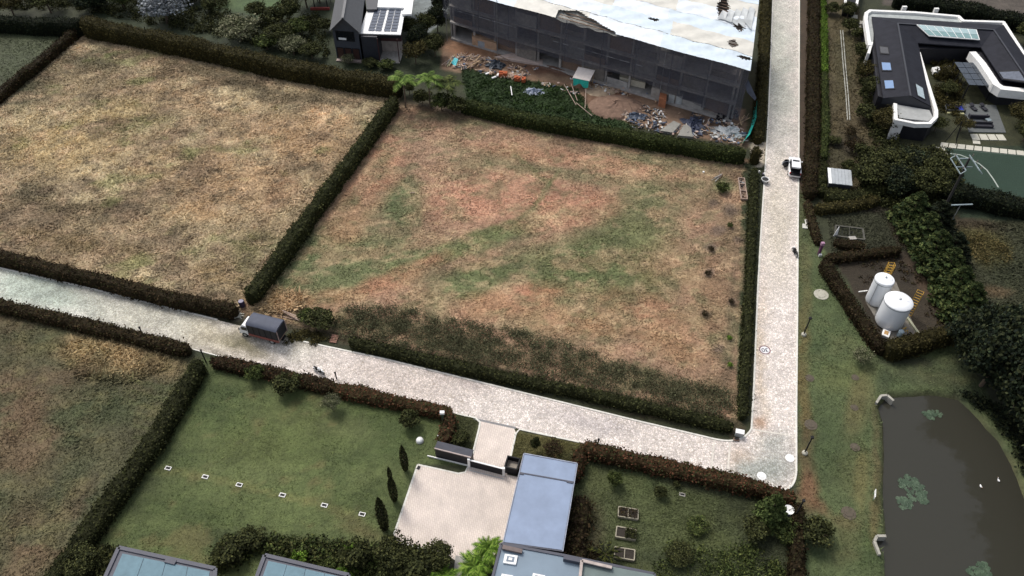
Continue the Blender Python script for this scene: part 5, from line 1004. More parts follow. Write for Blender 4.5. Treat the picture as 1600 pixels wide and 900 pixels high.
t = thing('power_pole', 'tall dark power pole with steel crossarm frames beside the turf court', 'power pole', b); mb = MB(); mb.tube([(0, 0, -.2), (0, 0, 12.4)], [.24, .15], 12); mb.build('pole', mat('dark_pole', (.035, .032, .03), .7), t); mb = MB(); mb.tube([(0, 0, .02), (0, 0, 1.2)], .265, 12); mb.build('painted_base', mat('orange_band', (.4, .12, .03), .7), t)
GALV = mat('pale_steel', c(170, 186, 190), .5, .3)
for k, (x, z0) in enumerate(((-1.0, 11.0), (1.0, 11.0))):
    mb = MB(); mb.bar((x, -2.0, z0+.6), (x, 1.8, z0+.6), .14); mb.bar((x*1.6, -2.0, z0), (x*1.6, 1.8, z0), .12); mb.bar((x, -2, z0+.6), (x*1.6, -2, z0), .1); mb.bar((x, 1.8, z0+.6), (x*1.6, 1.8, z0), .1); mb.build('crossarm', GALV, t)
mb = MB(); mb.bar((-1.0, .8, 11.7), (1.0, .8, 11.7), .16); mb.bar((-1.2, .2, 10.6), (1.2, .2, 10.6), .14); mb.build('cross_brace', GALV, t)
for k in range(6): mb = MB(); xx = -1.0 if k % 2 else 1.0; yy = -1.6+k//2*1.5; mb.tube([(xx*1.3, yy, 11.7), (xx*1.3, yy, 12.1)], [.09, .05], 8); mb.build('insulator', mat('brown_ceramic', (.2, .16, .14), .3), t)
b = P(1478, 362); t = thing('lamp_post', 'slim steel post with a wide top bar standing in the field by the conifers', 'post', b); mb = MB(); mb.tube([(0, 0, 0), (.1, 0, 5.4)], [.09, .06], 8); mb.build('pole', STEEL, t); mb = MB(); mb.bar((-1.3, 0, 5.4), (2.0, .2, 5.4), .22, .12); mb.build('top_bar', GALV, t)
b = P(1488, 221); t = thing('tripod', 'tall black tripod frame on the lawn beside the terrace', 'tripod', b)
for (x, y) in ((-1.5, -.3), (.1, -1.2), (.8, .4)): mb = MB(); mb.tube([(x, y, 0), (0, 0, 4.2)], .06, 6); mb.build('leg', BLACKM, t)
# ---- white shed roof
b = P(1310, 284); t = thing('shed', 'small shed with ribbed white metal roof beside the hedge', 'shed', b)
z = 2.3; Q = pline([(1293, 262), (1330, 266), (1332, 290), (1295, 286)], z); mb = MB(b); cc = sum(Q, Vector())/4; mb.prism([xy(p.lerp(cc, .08)) for p in Q], 0, z-.1); mb.build('wall', DARKGREY, t)
for k in range(7): mb = MB(b); patch(mb, Q, k/7+.004, (k+1)/7-.004, 0, 1, -.08, .02+.03*(k % 2)); mb.build('roof_panel', mat('ribbed_white', c(198, 204, 208), .5, var=.12) if k else WHITE, t)
# garden rails, pit, slabs on the verge
for k, dx in enumerate((0, 3.6)):
    ribbon([(1313+dx, 48), (1317+dx, 100), (1321.5+dx, 150), (1324+dx, 188)], .14, .08, mat('rail_white', c(196, 196, 186), .7), 'garden_rail', ['left', 'right'][k]+' one of the two thin pale rails running down the narrow garden', 'rail', h=.16)
b = P(1325, 376); t = thing('concrete_pit', 'open rectangular pit with concrete rim and white end plate in a grass plot', 'pit', b)
Q = pline([(1306, 352), (1348, 357), (1351, 374), (1305, 368)], .25)
for e in range(4):
    a_, b_ = Q[e], Q[(e+1) % 4]; mb = MB(b); mb.bar(Vector((a_.x, a_.y, .12)), Vector((b_.x, b_.y, .12)), .28, .3+.01*e); mb.build('rim', mat('mossy_concrete', (.07, .068, .055), .9, var=.4, bump=.01), t)
mb = MB(b); mb.prism([xy(p) for p in Q], .01, .05); mb.build('pit_floor', mat('pit_dark', (.012, .014, .012), .5), t)
mb = MB(b); m1, m2 = Q[0].lerp(Q[1], .5), Q[3].lerp(Q[2], .5); mb.bar(m1, m2, .08, .08); mb.build('divider', MATS['mossy_concrete'], t)
mb = MB(b); a_ = Q[3]; mb.add([a_+Vector((-.3, 0, -.2)), a_+Vector((.35, 0, -.2)), a_+Vector((.3, .3, 1.6)), a_+Vector((-.25, .12, -.2)), a_+Vector((.3, .15, -.2)), a_+Vector((.25, .4, 1.5))], [(0, 1, 2), (3, 5, 4), (0, 3, 4, 1), (1, 4, 5, 2), (2, 5, 3, 0)]); mb.build('end_plate', WALLWHITE, t)
mb = MB(b); e = P(1332, 372, .3); mb.box(e.x, e.y, .28, 1.1, .7, .1, .1); mb.build('lid', CONC, t)
mb = MB(P(1325, 384)); 
H('hedge', 'clipped low hedge right below the open concrete pit', [(1304, 376), (1330, 380), (1352, 382)], 1.5, 1.0, G_BROWN*.8, 30, seed=40)
for q_, lb in (([(1257, 343), (1264, 341), (1266, 348), (1259, 350)], 'upper right of two white slabs on the verge'), ([(1254, 349), (1262, 350), (1262, 357), (1254, 356)], 'lower left of two white slabs on the verge')):
    Q = pline(q_, .15); mb = MB(Q[0]-Vector((0, 0, .15))); mb.prism([xy(p) for p in Q], 0, .15); tag(mb.build('manhole_cover', mat('white_slab', c(232, 230, 220), .8, var=.06), bev=.03), lb, 'cover')
def disc(px, py, r_, label, m, h=.08, name='manhole_cover', sy=1.0, ring=True):
    b = P(px, py); t = thing(name, label, 'cover', b); mb = MB(); mb.lathe(0, 0, [(r_, 0), (r_, h), (r_*.97, h+.01), (r_*.8, h+.012)], 28, 0, 1, sy); mb.build('rim', m, t); mb = MB(); mb.lathe(0, 0, [(r_*.6, h), (r_*.58, h+.05), (r_*.1, h+.06)], 24, 0, 1, sy); mb.build('lid', m, t)
PALEC = mat('pale_concrete_cover', c(206, 202, 186), .85, var=.12, scale=3); MUD = mat('muddy_cover', c(104, 94, 80), .9, var=.25, scale=3)
disc(1283, 460.5, 1.05, 'large pale round concrete cover in the lawn left of the tanks', PALEC)
disc(1267, 664, .8, 'grey brown round cover on the lawn above the lower lamp post', MUD, .05); disc(1265, 591, .6, 'faint round cover in the grass between the two lamp posts', MUD, .04); disc(1326, 802, .85, 'muddy round cover in the lawn at the lower right', MUD, .05)
disc(1336, 590, .5, 'small pinkish cover in the grass below the grey shrub', MUD, .04); disc(1336, 699, .6, 'dark round cover in the lawn right of the lower lamp post', MUD, .04); disc(1335, 637, .5, 'small worn cover in the lawn left of the pond inlet', MUD, .04)
disc(1234, 716, .55, 'white round cover in the road corner, right one', WHITE, .06); disc(1190, 744, .55, 'white round cover at the bottom of the road corner', WHITE, .06)
# ---- tank plot
b = P(1395, 520); mb = MB(b); mb.prism([xy(p) for p in pline([(1352, 470), (1372, 445), (1400, 440), (1436, 528), (1395, 545), (1382, 520)], .1)], .01, .1); tag(mb.build('concrete_pad', mat('dusty_concrete', (.17, .155, .13), .9, var=.35, scale=1.5)), 'dusty concrete pad under the water tanks', kind='structure')
TANKM = mat('tank_white', (.8, .82, .84), .35, var=.03, scale=1)
def tank(px, py, r_, h, label, seam):
    b = P(px, py, .1); t = thing('water_tank', label, 'water tank', b); mb = MB(); mb.lathe(0, 0, [(r_*.93, 0), (r_*.985, .12), (r_, .35), (r_, h-.35), (r_*.995, h-.2)], 48); mb.build('tank_wall', TANKM, t, True)
    mb = MB(); mb.lathe(0, 0, [(r_*1.015, h-.22), (r_*1.02, h-.12), (r_*.96, h), (r_*.6, h+.12), (r_*.2, h+.17)], 48); mb.build('tank_roof', TANKM, t, True)
    mb = MB(); mb.lathe(0, 0, [(r_*1.004, h-.42), (r_*1.012, h-.41), (r_*1.012, h-.34), (r_*1.004, h-.33)], 48); mb.build('seam', mat('seam_grey', (.2, .22, .24), .5), t)
    mb = MB(); mb.lathe(.1, .1, [(.16, h+.12), (.16, h+.3), (.05, h+.34)], 12); mb.build('vent', STEEL, t); mb = MB(); mb.lathe(.55*r_, -.15, [(.22, h), (.22, h+.16), (.1, h+.18)], 14); mb.build('hatch', TANKM, t)
    mb = MB(); a = R(seam); mb.tube([(math.cos(a)*(r_+.08), math.sin(a)*(r_+.08), .2), (math.cos(a)*(r_+.08), math.sin(a)*(r_+.08), h-.2)], .045, 8); mb.build('drain_pipe', STEEL, t)
    return b
tank(1366.5, 470, 1.32, 4.5, 'narrower tall white water tank, further back', 215)
tank(1388, 503, 1.86, 4.4, 'wide white water tank nearer the front of the pad', 150)
def ladder(px, py, h, rz, label, n):
    b = P(px, py, .0); t = thing('ladder', label, 'ladder', b, rz)
    for s in (-1, 1): mb = MB(); mb.bar((s*.42, 0, 0), (s*.42, 0, h), .07); mb.bar((s*.42, .6, h*.25), (s*.42, .6, h), .06); mb.build('rail', YELLOW, t)
    for k in range(n): z = .35+k*(h-.4)/(n-1); mb = MB(); mb.bar((-.42, 0, z), (.42, 0, z), .05); mb.bar((-.42, .6, max(z, h*.28)), (.42, .6, max(z, h*.28)), .04); mb.bar((-.42, 0, z), (-.42, .6, z), .04); mb.bar((.42, 0, z), (.42, .6, z), .04); mb.build('rung', YELLOW, t)
ladder(1376.5, 452, 4.9, R(-8), 'yellow caged ladder behind the narrower tank', 10); ladder(1418, 494, 4.7, R(-35), 'yellow caged ladder at the right of the wide tank', 10)
ribbon([(1412, 492), (1436, 526)], .3, .2, mat('cream_wall', c(206, 206, 176), .8), 'low_wall', 'cream low wall edging the pad right of the wide tank', 'wall', h=.4)
b = P(1383, 524); t = thing('control_box', 'tilted white box with orange label on the pad', 'box', b, R(-30)); mb = MB(); mb.box(0, 0, 0, 1.0, 1.3, .5); mb.build('body', WHITE, t, bev=.03); mb = MB(); mb.box(0, .05, .5, .55, .7, .02); mb.build('label_plate', mat('tan_plate', c(214, 170, 110), .7), t)
b = P(1405, 525, .1); t = thing('dosing_tank', 'small pale blue cylinder tank with pipes on the pad', 'tank', b); mb = MB(); mb.lathe(0, 0, [(.36, 0), (.38, .1), (.38, 1.0), (.3, 1.1), (.08, 1.15)], 20); mb.build('body', mat('pale_blue_plastic', c(190, 210, 218), .5), t, True)
mb = MB(); mb.tube([(.2, .3, 1.1), (.7, .5, 1.3), (.7, .5, 0)], .05, 6); mb.tube([(.3, .0, .8), (.9, .2, 1.0), (1.1, -.2, 0)], .05, 6); mb.build('pipe', YELLOW, t)
b = P(1417, 530, .1); t = thing('valve', 'white bent pipe standing on the pad', 'pipe', b); mb = MB(); mb.tube([(-.3, .1, .4), (-.1, .1, .7), (.2, .05, .7), (.35, 0, .4), (.35, 0, 0)], .12, 10); mb.build('bent_pipe', WHITE, t, True); mb = MB(); mb.lathe(.35, 0, [(.2, 0), (.2, .08)], 12); mb.build('flange', STEEL, t)
ribbon([(1340, 459), (1354, 457)], .12, .4, WALLWHITE, 'pipe', 'thin white pipe left of the narrower tank', 'pipe', h=.12)
# ---- pond: inlets, lilies, birds, board
def inlet(pts, label):
    b = P(*pts[1]); t = thing('culvert_wall', label, 'culvert', b); L = pline(pts, .25)
    for a_, b_ in zip(L[:-1], L[1:]): mb = MB(b); mb.bar(Vector((a_.x, a_.y, -.45)), Vector((b_.x, b_.y, -.45)), .3, 1.7); mb.build('wing_wall', mat('weathered_white', c(190, 186, 174), .85, var=.25, scale=2), t)
inlet([(1369, 630), (1376, 619), (1386, 618), (1396, 627)], 'weathered culvert wing walls at the top left of the pond'); inlet([(1384, 838), (1370, 838), (1366, 846), (1374, 867)], 'white culvert wing walls at the lower left of the pond')
r = np.random.default_rng(5)
def lilies(cx, cy, n, rx, ry, ang, label):
    b = P(cx, cy, WL); t = thing('lily_pads', label, 'water lilies', b); meshes = []
    for k in range(3):
        mb = MB(); m = 14; rr = .2+.05*k; mb.add([(0, 0, .02)]+[(math.cos(.25+i*5.8/m)*rr*(1+.1*math.sin(i*1.7)), math.sin(.25+i*5.8/m)*rr, .015+.02*math.sin(i*2)) for i in range(m+1)], [(0, i+1, i+2) for i in range(m)]); o = mb.build('pad', [LILY, LILY2, LILY][k], t); meshes.append(o.data); bpy.data.objects.remove(o)
    for i in range(n):
        aa_ = r.random()*6.283; q_ = r.random()**.5; u, v = math.cos(aa_)*q_, math.sin(aa_)*q_; dx = (u*rx*math.cos(ang)-v*ry*math.sin(ang)); dy = (u*rx*math.sin(ang)+v*ry*math.cos(ang)); p = P(cx+dx, cy+dy, WL)-b; o = bpy.data.objects.new('pad', meshes[i % 3]); link(o, t); o.location = (p.x, p.y, .012*(i % 5)); o.rotation_euler = (0, 0, r.random()*6.28); s = r.uniform(.7, 1.4); o.scale = (s, s, 1)
LILY = mat('lily_green', c(66, 88, 64), .5, var=.2); LILY2 = mat('lily_pale', c(84, 106, 80), .5, var=.2)
lilies(1428, 765, 95, 28, 13, R(42), 'large patch of green water lilies near the middle of the pond'); lilies(1412, 786, 26, 14, 9, R(30), 'small sparse lily patch left below the large one'); lilies(1458, 648, 24, 15, 8, R(10), 'dark lily patch near the top of the pond'); lilies(1532, 895, 50, 20, 16, 0, 'lily patch at the bottom edge of the pond')
for (px, py, lb) in ((1532, 760, 'white duck floating left of the other one'), (1560, 751, 'white duck floating further right by the dark bank')):
    b = P(px, py, WL); t = thing('duck', lb, 'duck', b, rnd.random()*6); t.scale = (.75, .75, .75)
    bm = bmesh.new(); bmesh.ops.create_uvsphere(bm, u_segments=14, v_segments=10, radius=1)
    for v in bm.verts:
        x0, y0, z0 = v.co; taper = 1-.35*max(0, x0)-.25*max(0, -x0); v.co = (x0*.30, y0*.15*taper, .08+z0*.12*taper+.07*max(0, -x0)**2+.02)
    g = bm.copy(); me = bpy.data.meshes.new('body'); bm.to_mesh(me); me.materials.append(WHITE); me.polygons.foreach_set('use_smooth', [True]*len(me.polygons)); link(bpy.data.objects.new('body', me), t)
    mb = MB(); mb.tube([(.2, 0, .1), (.27, 0, .22), (.28, 0, .32), (.33, 0, .36), (.38, 0, .35)], [.08, .05, .05, .065, .04], 10); mb.build('neck', WHITE, t, True); mb = MB(); mb.tube([(.38, 0, .35), (.47, 0, .335)], [.03, .014], 8); mb.build('bill', mat('orange_bill', (.6, .25, .03), .5), t, True)
b = P(1364, 777); t = thing('sign_board', 'small white board lying tilted on the lawn by the pond', 'board', b, R(70)); mb = MB(); mb.box(0, 0, .5, 1.1, .06, .5); mb.build('panel', WHITE, t)
for s in (-1, 1): mb = MB(); mb.box(s*.45, 0, 0, .06, .06, .5); mb.build('leg', mat('green_post', (.1, .25, .12), .6), t)
# ---- lamp posts, bollards, small items
for (px, py, lb) in ((1255.5, 523, 'dark lamp post with white footing, higher up on the road verge'), (1257, 708, 'dark lamp post with white footing, near the road corner')):
    b = P(px, py); t = thing('lamp_post', lb, 'lamp post', b); mb = MB(); mb.tube([(0, 0, 0), (.03, 0, 3.3)], [.10, .08], 8); mb.build('pole', BLACKM, t); mb = MB(); mb.lathe(0, -.05, [(.36, 0), (.34, .25), (.2, .34)], 12); mb.build('footing', PALEC, t); mb = MB(); mb.box(.03, 0, 3.3, .34, .34, .22); mb.build('lamp_head', BLACKM, t)
b = P(1239, 812); t = thing('lamp_post', 'thin dark post behind the white dish by the brown hedge', 'lamp post', b); mb = MB(); mb.tube([(0, 0, 0), (.1, 0, 4.2)], .08, 8); mb.build('pole', BLACKM, t); mb = MB(); mb.box(.1, 0, 4.2, .3, .3, .2); mb.build('lamp_head', BLACKM, t)
for (px, py, h, lb) in ((224, 524, 1.5, 'dark bollard lamp on the flat topped hedge, left of the hedge end'), (322, 566, 2.4, 'dark bollard lamp at the corner of the lawn hedges'), (526, 592, 1.2, 'dark bollard lamp right of the motorcycle'), (934, 697, 1.3, 'dark bollard lamp at the left end of the garden hedge')):
    b = P(px, py); t = thing('bollard_lamp', lb, 'bollard lamp', b); mb = MB(); mb.tube([(0, 0, 0), (0, 0, h)], .085, 10); mb.build('post', BLACKM, t); mb = MB(); mb.lathe(0, 0, [(.13, h), (.14, h+.22), (.06, h+.3)], 10); mb.build('lamp_head', BLACKM, t)
b = P(693, 665); t = thing('lamp_post', 'green lamp post with white square head beside the red hedge', 'lamp post', b); mb = MB(); mb.tube([(0, 0, 0), (0, 0, 2.6)], .13, 8); mb.build('pole', mat('dark_green', (.03, .06, .04), .6), t); mb = MB(); mb.box(0, 0, 2.6, .55, .4, .35); mb.build('lamp_head', WHITE, t)
b = P(1228, 806); t = thing('water_heater', 'white round dish on a grey drum beside the light green pine', 'dish', b); mb = MB(); mb.lathe(0, 0, [(.5, 0), (.5, 1.0), (.42, 1.1)], 18); mb.build('drum', mat('grey_drum', (.25, .27, .29), .5), t, True)
mb = MB(); mb.lathe(0, .0, [(.2, 1.1), (.55, 1.3), (.6, 1.45), (.52, 1.42), (.1, 1.25)], 20); mb.build('dish', WHITE, t, True); mb = MB(); mb.tube([(0, 0, 1.3), (.25, 0, 1.6)], .05, 6); mb.build('feed', BLACKM, t)
b = P(656, 689); t = thing('garden_globe', 'bright white round cover on the lawn left of the gate box', 'garden light', b); mb = MB(); mb.lathe(0, 0, [(.42, 0), (.46, .15), (.40, .34), (.25, .46), (.06, .5)], 20); mb.build('dome', WHITE, t, True); mb = MB(); mb.lathe(0, 0, [(.5, 0), (.5, .05)], 20); mb.build('base', CONC, t)
b = P(686, 684); t = thing('garden_spotlight', 'tiny white spotlight at the foot of the red hedge', 'garden light', b); mb = MB(); mb.tube([(0, 0, 0), (0, 0, .4)], .04, 6); mb.build('stake', BLACKM, t); mb = MB(); mb.lathe(0, 0, [(.14, .4), (.18, .55), (.1, .62)], 10); mb.build('lamp_head', WHITE, t)
b = P(1154, 681); t = thing('utility_box', 'pale grey utility box at the inner corner of the road', 'utility box', b, R(-15)); mb = MB(); mb.box(0, 0, 0, .95, .5, .9); mb.build('body', mat('pale_grey_box', c(206, 210, 208), .6), t, bev=.02); mb = MB(); mb.box(0, 0, .9, 1.05, .65, .08); mb.build('lid', WHITE, t)
b = P(1150, 688); t = thing('meter_box', 'low rusty box in front of the utility box', 'box', b, R(-10)); mb = MB(); mb.box(0, 0, 0, .7, .35, .3); mb.build('body', OLDWOOD, t); mb = MB(); mb.box(0, 0, .3, .5, .2, .1); mb.build('lid', BLACKM, t)
b = P(1279, 398); t = thing('marker_post', 'purple post with pink head and white foot at the verge hedge', 'post', b); mb = MB(); mb.box(0, 0, 0, .35, .35, 2.0); mb.build('post', mat('purple_paint', (.10, .03, .08), .6), t); mb = MB(); mb.box(0, 0, 2.0, .5, .4, .5); mb.build('head', mat('pink_paint', c(196, 150, 180), .6), t); mb = MB(); mb.box(.1, -.3, 0, .4, .35, .4); mb.build('foot', WHITE, t)
for k, (px, py) in enumerate([(263, 732), (321, 745.5), (374, 758), (441.5, 774), (507, 790), (566, 804)]):
    nm_ = ['leftmost', 'second from the left', 'third from the left', 'fourth from the left', 'fifth from the left', 'rightmost'][k]
    b = P(px, py); t = thing('drain_box', 'white rimmed dark ground light on the lawn, '+nm_+' of the row', 'ground light', b, R(-14), 'row of white rimmed ground lights on the lawn')
    for (x, y, sx, sy) in ((0, -.2, .74, .08), (0, .2, .74, .08), (-.33, 0, .08, .32), (.33, 0, .08, .32)): mb = MB(); mb.box(x, y, 0, sx, sy, .12); mb.build('frame', WALLWHITE, t)
    mb = MB(); mb.box(0, 0, 0, .56, .30, .06); mb.build('grille', BLACKM, t)
b = P(1066, 773); t = thing('drain_box', 'grey rimmed ground light in the vegetable garden', 'ground light', b, R(-14)); mb = MB(); mb.box(0, 0, 0, .7, .45, .08); mb.build('frame', CONC, t); mb = MB(); mb.box(0, 0, .08, .45, .2, .03); mb.build('grille', BLACKM, t)
for k, (px, py) in enumerate([(654, 731), (615, 841)]):
    b = P(px, py, .034); mb = MB(b); mb.box(b.x, b.y, .034, .35, .45, .06, R(-20)); tag(mb.build('ground_light', BLACKM), ['black ground light at the top left corner of the forecourt', 'black ground light at the lower left corner of the forecourt'][k], 'ground light')
for q4, lb, plants in (([(967, 791), (997, 796), (997, 811), (966, 806)], 'topmost raised bed with brown seedlings and a wire grid', 1), ([(964, 822), (994, 827), (993, 843), (962, 838)], 'middle raised bed overgrown with dark green leaves', 2), ([(961, 854), (992, 859), (991, 875), (960, 870)], 'lowest raised bed with bare dark soil in two halves', 0)):
    Q = pline(q4, .45); b = sum(Q, Vector())/4; b.z = 0; t = thing('raised_bed', lb, 'raised bed', b, 0, 'three white framed planting beds in the garden'); FRM = mat('pale_timber', c(186, 178, 156), .8, var=.2)
    for e in range(4): a_, b_ = Q[e], Q[(e+1) % 4]; mb = MB(b); mb.bar(Vector((a_.x, a_.y, .22)), Vector((b_.x, b_.y, .22)), .12, .44+.005*e); mb.build('board', FRM, t)
    m1, m2 = Q[0].lerp(Q[1], .5), Q[3].lerp(Q[2], .5); mb = MB(b); mb.bar(m1-Vector((0, 0, .03)), m2-Vector((0, 0, .03)), .08, .1); mb.build('divider', FRM, t)
    mb = MB(b); mb.prism([xy(p.lerp((Q[0]+Q[2])/2, .05)) for p in Q], .02, .34); mb.build('soil', mat('dark_soil', (.03, .024, .018), .95, var=.4, scale=6, bump=.03), t)
    if plants:
        rr = np.random.default_rng(plants); n = 300*plants; u, v = rr.random(n), rr.random(n); q = [np.array(p) for p in Q]; pp_ = np.array([(q[0]*(1-a)+q[1]*a)*(1-c2)+(q[3]*(1-a)+q[2]*a)*c2 for a, c2 in zip(u, v)]) if plants == 1 else np.array([(q[0]*(1-a)+q[1]*a)*(1-c2)+(q[3]*(1-a)+q[2]*a)*c2 for a, c2 in zip(.45+u*.6, v)])
        pp_[:, 2] += rr.random(n)*.2*plants; V, F, Cc = leaf_quads(pp_, np.tile([0, 0, 1.], (n, 1)), .14, pick(G_BROWN if plants == 1 else G_DARK, n, rr), rr); npmesh('seedlings', V, F, M_LEAF, Cc, False, t, b)['kind'] = 'stuff'
# speed marking "30", read from the far end of the road
b = P(1195, 547); mb = MB((b.x, b.y, .03)); ring = lambda r0, r1, z0, z1, n=36: None
t = thing('speed_marking', 'round speed limit marking reading 30 painted on the right road', 'road marking', (b.x, b.y, .036))
mb = MB(); mb.lathe(0, 0, [(.78, 0), (.78, .006)], 36); mb.build('disc', mat('marking_white', (.75, .74, .74), .7, var=.08), t)
mb = MB(); n = 40
for i in range(n):
    a0, a1 = 6.2832*i/n, 6.2832*(i+1)/n; mb.add([(math.cos(a0)*.62, math.sin(a0)*.62, .010), (math.cos(a0)*.78, math.sin(a0)*.78, .010), (math.cos(a1)*.78, math.sin(a1)*.78, .010), (math.cos(a1)*.62, math.sin(a1)*.62, .010)], [(0, 1, 2, 3)])
mb.build('ring', mat('worn_red', c(150, 112, 118), .8, var=.25), t)
fc = bpy.data.curves.new('digits', 'FONT'); fc.body = '30'; fc.size = .95; fc.align_x = 'CENTER'; fc.align_y = 'CENTER'; fc.offset = .012
fo = bpy.data.objects.new('digits_tmp', fc); COL.objects.link(fo); bpy.context.view_layer.update(); me = bpy.data.meshes.new_from_object(fo.evaluated_get(bpy.context.evaluated_depsgraph_get())); bpy.data.objects.remove(fo)
me.materials.clear(); me.materials.append(mat('digit_dark', c(84, 88, 108), .8, var=.2)); d = bpy.data.objects.new('digits', me); link(d, t); d.location = (0, 0, .013); d.rotation_euler = (0, 0, math.pi)
# ------------------------------------------------------------------ vehicles
def cyl(cx, cy, cz, r, w_, ax='y', n=18):
    mb = MB(); A = (1, 0) if ax == 'x' else (0, 1); mb.wheel(cx, cy, cz, r, w_, A, 0, n); return mb
def wheel(par, x, y, r_, w_, rim=STEEL):
    o = cyl(x, y, r_, r_, w_).build('wheel', RUBBER, par, True); mb = MB(); mb.wheel(x, y, r_, r_*.55, w_+.02, (0, 1), 0, 14); mb.build('rim', rim, o)
def hullbody(secs, name, m, par, bev=.04):
    """secs: list of (x, halfwidth, z0, z1, topwidthfactor)"""
    mb = MB(); vs = []; fs = []
    for (x, hw, z0, z1, tf) in secs: vs += [(x, -hw, z0), (x, hw, z0), (x, hw, z0+(z1-z0)*.6), (x, hw*tf, z1), (x, -hw*tf, z1), (x, -hw, z0+(z1-z0)*.6)]
    n = 6
    for i in range(len(secs)-1):
        for k in range(n): fs.append((i*n+k, (i+1)*n+k, (i+1)*n+(k+1) % n, i*n+(k+1) % n))
    fs += [tuple(range(n)), tuple(range((len(secs)-1)*n, len(secs)*n))[::-1]]
    mb.add(vs, fs); o = mb.build(name, m, par, True, bev); 
    bm = bmesh.new(); bm.from_mesh(o.data); bmesh.ops.recalc_face_normals(bm, faces=bm.faces); bm.to_mesh(o.data); bm.free(); return o
# truck (x forward)
b = P(412, 524); rz = heading((440, 531), (384, 516.5)); t = thing('truck', 'small truck with white cab and black canvas covered cargo bed parked on the left road', 'truck', b, rz)
CAN = mat('black_canvas', (.012, .013, .017), .6, var=.3, scale=4); CANT = mat('grey_canvas_top', c(84, 90, 108), .7, var=.15, scale=2)
mb = MB(); mb.box(-.6, 0, .55, 5.6, .9, .18); mb.build('chassis', BLACKM, t)
mb = MB(); mb.box(-.95, 0, .95, 4.6, 2.3, .16); mb.build('cargo_floor', OLDWOOD, t)
REDW = mat('red_brown_rail', (.22, .07, .055), .7, var=.3, scale=4)
for s in (-1, 1):
    mb = MB(); mb.box(-.95, s*1.16, .85, 4.65, .10, .42); mb.build('side_rail', REDW, t)
    mb = MB(); mb.box(-.95, s*1.13, 1.27, 4.56, .06, 1.75); mb.build('canvas_side', CAN, t)
    for k in range(6): mb = MB(); mb.box(-3.2+k*.9, s*1.175, 1.27, .07, .05, 1.72); mb.build('stake', BLACKM, t)
mb = MB(); secs = [(-1.2, 3.0), (-1.0, 3.22), (-.55, 3.32), (0, 3.36), (.55, 3.32), (1.0, 3.22), (1.2, 3.0)]; vs = []
for x in (-3.28, -2.4, -1.5, -.6, .3, 1.36): vs += [(x, y, z+(.03 if x in (-2.4, -.6) else 0)) for y, z in secs]
fs = [(i*7+k, (i+1)*7+k, (i+1)*7+k+1, i*7+k+1) for i in range(5) for k in range(6)]+[(0, 1, 2, 3, 4, 5, 6), (41, 40, 39, 38, 37, 36, 35)]; mb.add(vs, fs); mb.build('canvas_top', CANT, t, True)
mb = MB(); mb.box(1.33, 0, 1.2, .08, 2.25, 1.85); mb.build('front_board', CAN, t)
mb = MB(); mb.box(-3.24, 0, 1.2, .05, 2.2, 1.85); mb.build('rear_canvas', CAN, t)
for s in (-1, 1): mb = MB(); mb.box(-3.29, s*1.08, .9, .09, .12, 2.15); mb.build('rear_post', mat('rail_pale', (.3, .22, .2), .7), t)
hullbody([(1.5, .98, .55, 2.28, .9), (2.3, .98, .55, 2.32, .88), (2.75, .97, .55, 1.75, .93), (2.95, .93, .5, 1.25, .97)], 'cab', WHITE, t, .05)
mb = MB(); mb.add([(2.36, -.74, 2.24), (2.36, .74, 2.24), (2.80, .84, 1.70), (2.80, -.84, 1.70)], [(0, 1, 2, 3)]); mb.v = [v+Vector((.03, 0, .03)) for v in mb.v]; mb.build('windscreen', GLASSD, t)
for s in (-1, 1):
    mb = MB(); mb.box(2.05, s*.965, 1.45, .85, .05, .6); mb.build('side_window', GLASSD, t); mb = MB(); mb.box(2.75, s*1.12, 1.5, .08, .16, .35); mb.build('mirror', BLACKM, t)
    mb = MB(); mb.box(2.97, s*.68, .85, .06, .3, .18); mb.build('headlight', STEEL, t); wheel(t, 2.2, s*.88, .42, .26); wheel(t, -2.0, s*.86, .44, .42)
mb = MB(); mb.box(2.98, 0, .45, .14, 1.9, .24); mb.build('bumper', GREY, t)
mb = MB(); mb.box(.3, -.95, .4, .8, .5, .45); mb.build('fuel_tank', BLACKM, t)
# white car, door and tailgate open (x forward)
b = P(1240, 265); rz = heading((1240.5, 275), (1239.5, 243)); t = thing('car', 'white hatchback parked at the kerb with driver door and tailgate open', 'car', b, rz); t.scale = (1.2, 1.15, 1.1)
CW = mat('car_white', (.8, .8, .8), .25, var=.03)
hullbody([(-2.05, .82, .32, .80, .96), (-1.8, .90, .28, 1.0, .95), (-.9, .92, .25, 1.02, .95), (.8, .92, .25, 1.0, .94), (1.6, .90, .26, .92, .92), (2.1, .80, .32, .74, .92)], 'body', CW, t, .06)
hullbody([(-1.55, .70, .98, 1.50, .86), (-1.2, .76, .98, 1.58, .86), (.1, .78, .98, 1.60, .86), (.5, .76, .98, 1.42, .86), (1.05, .70, .96, 1.06, .9)], 'cabin', GLASSD, t, .03)
mb = MB(); mb.box(-.6, 0, 1.585, 1.75, 1.28, .05); mb.build('roof_panel', CW, t, bev=.05); mb = MB(); mb.box(.05, 0, 1.635, .34, .95, .02); mb.build('sunroof', GLASSD, t)
mb = MB(); mb.box(-2.0, 0, .84, .95, 1.44, .06, M=None); mb.build('boot_floor', BLACKM, t); mb = MB(); mb.box(-1.93, .0, 1.0, .06, 1.3, .5); 
mb = MB(); mb.add([(-1.5, -.66, 1.62), (-1.5, .66, 1.62), (-2.05, .62, 1.85), (-2.05, -.62, 1.85), (-1.5, -.66, 1.57), (-1.5, .66, 1.57), (-2.05, .62, 1.79), (-2.05, -.62, 1.79)], [(3, 2, 1, 0), (4, 5, 6, 7), (0, 1, 5, 4), (1, 2, 6, 5), (2, 3, 7, 6), (3, 0, 4, 7)]); tg = mb.build('tailgate', GLASSD, t)
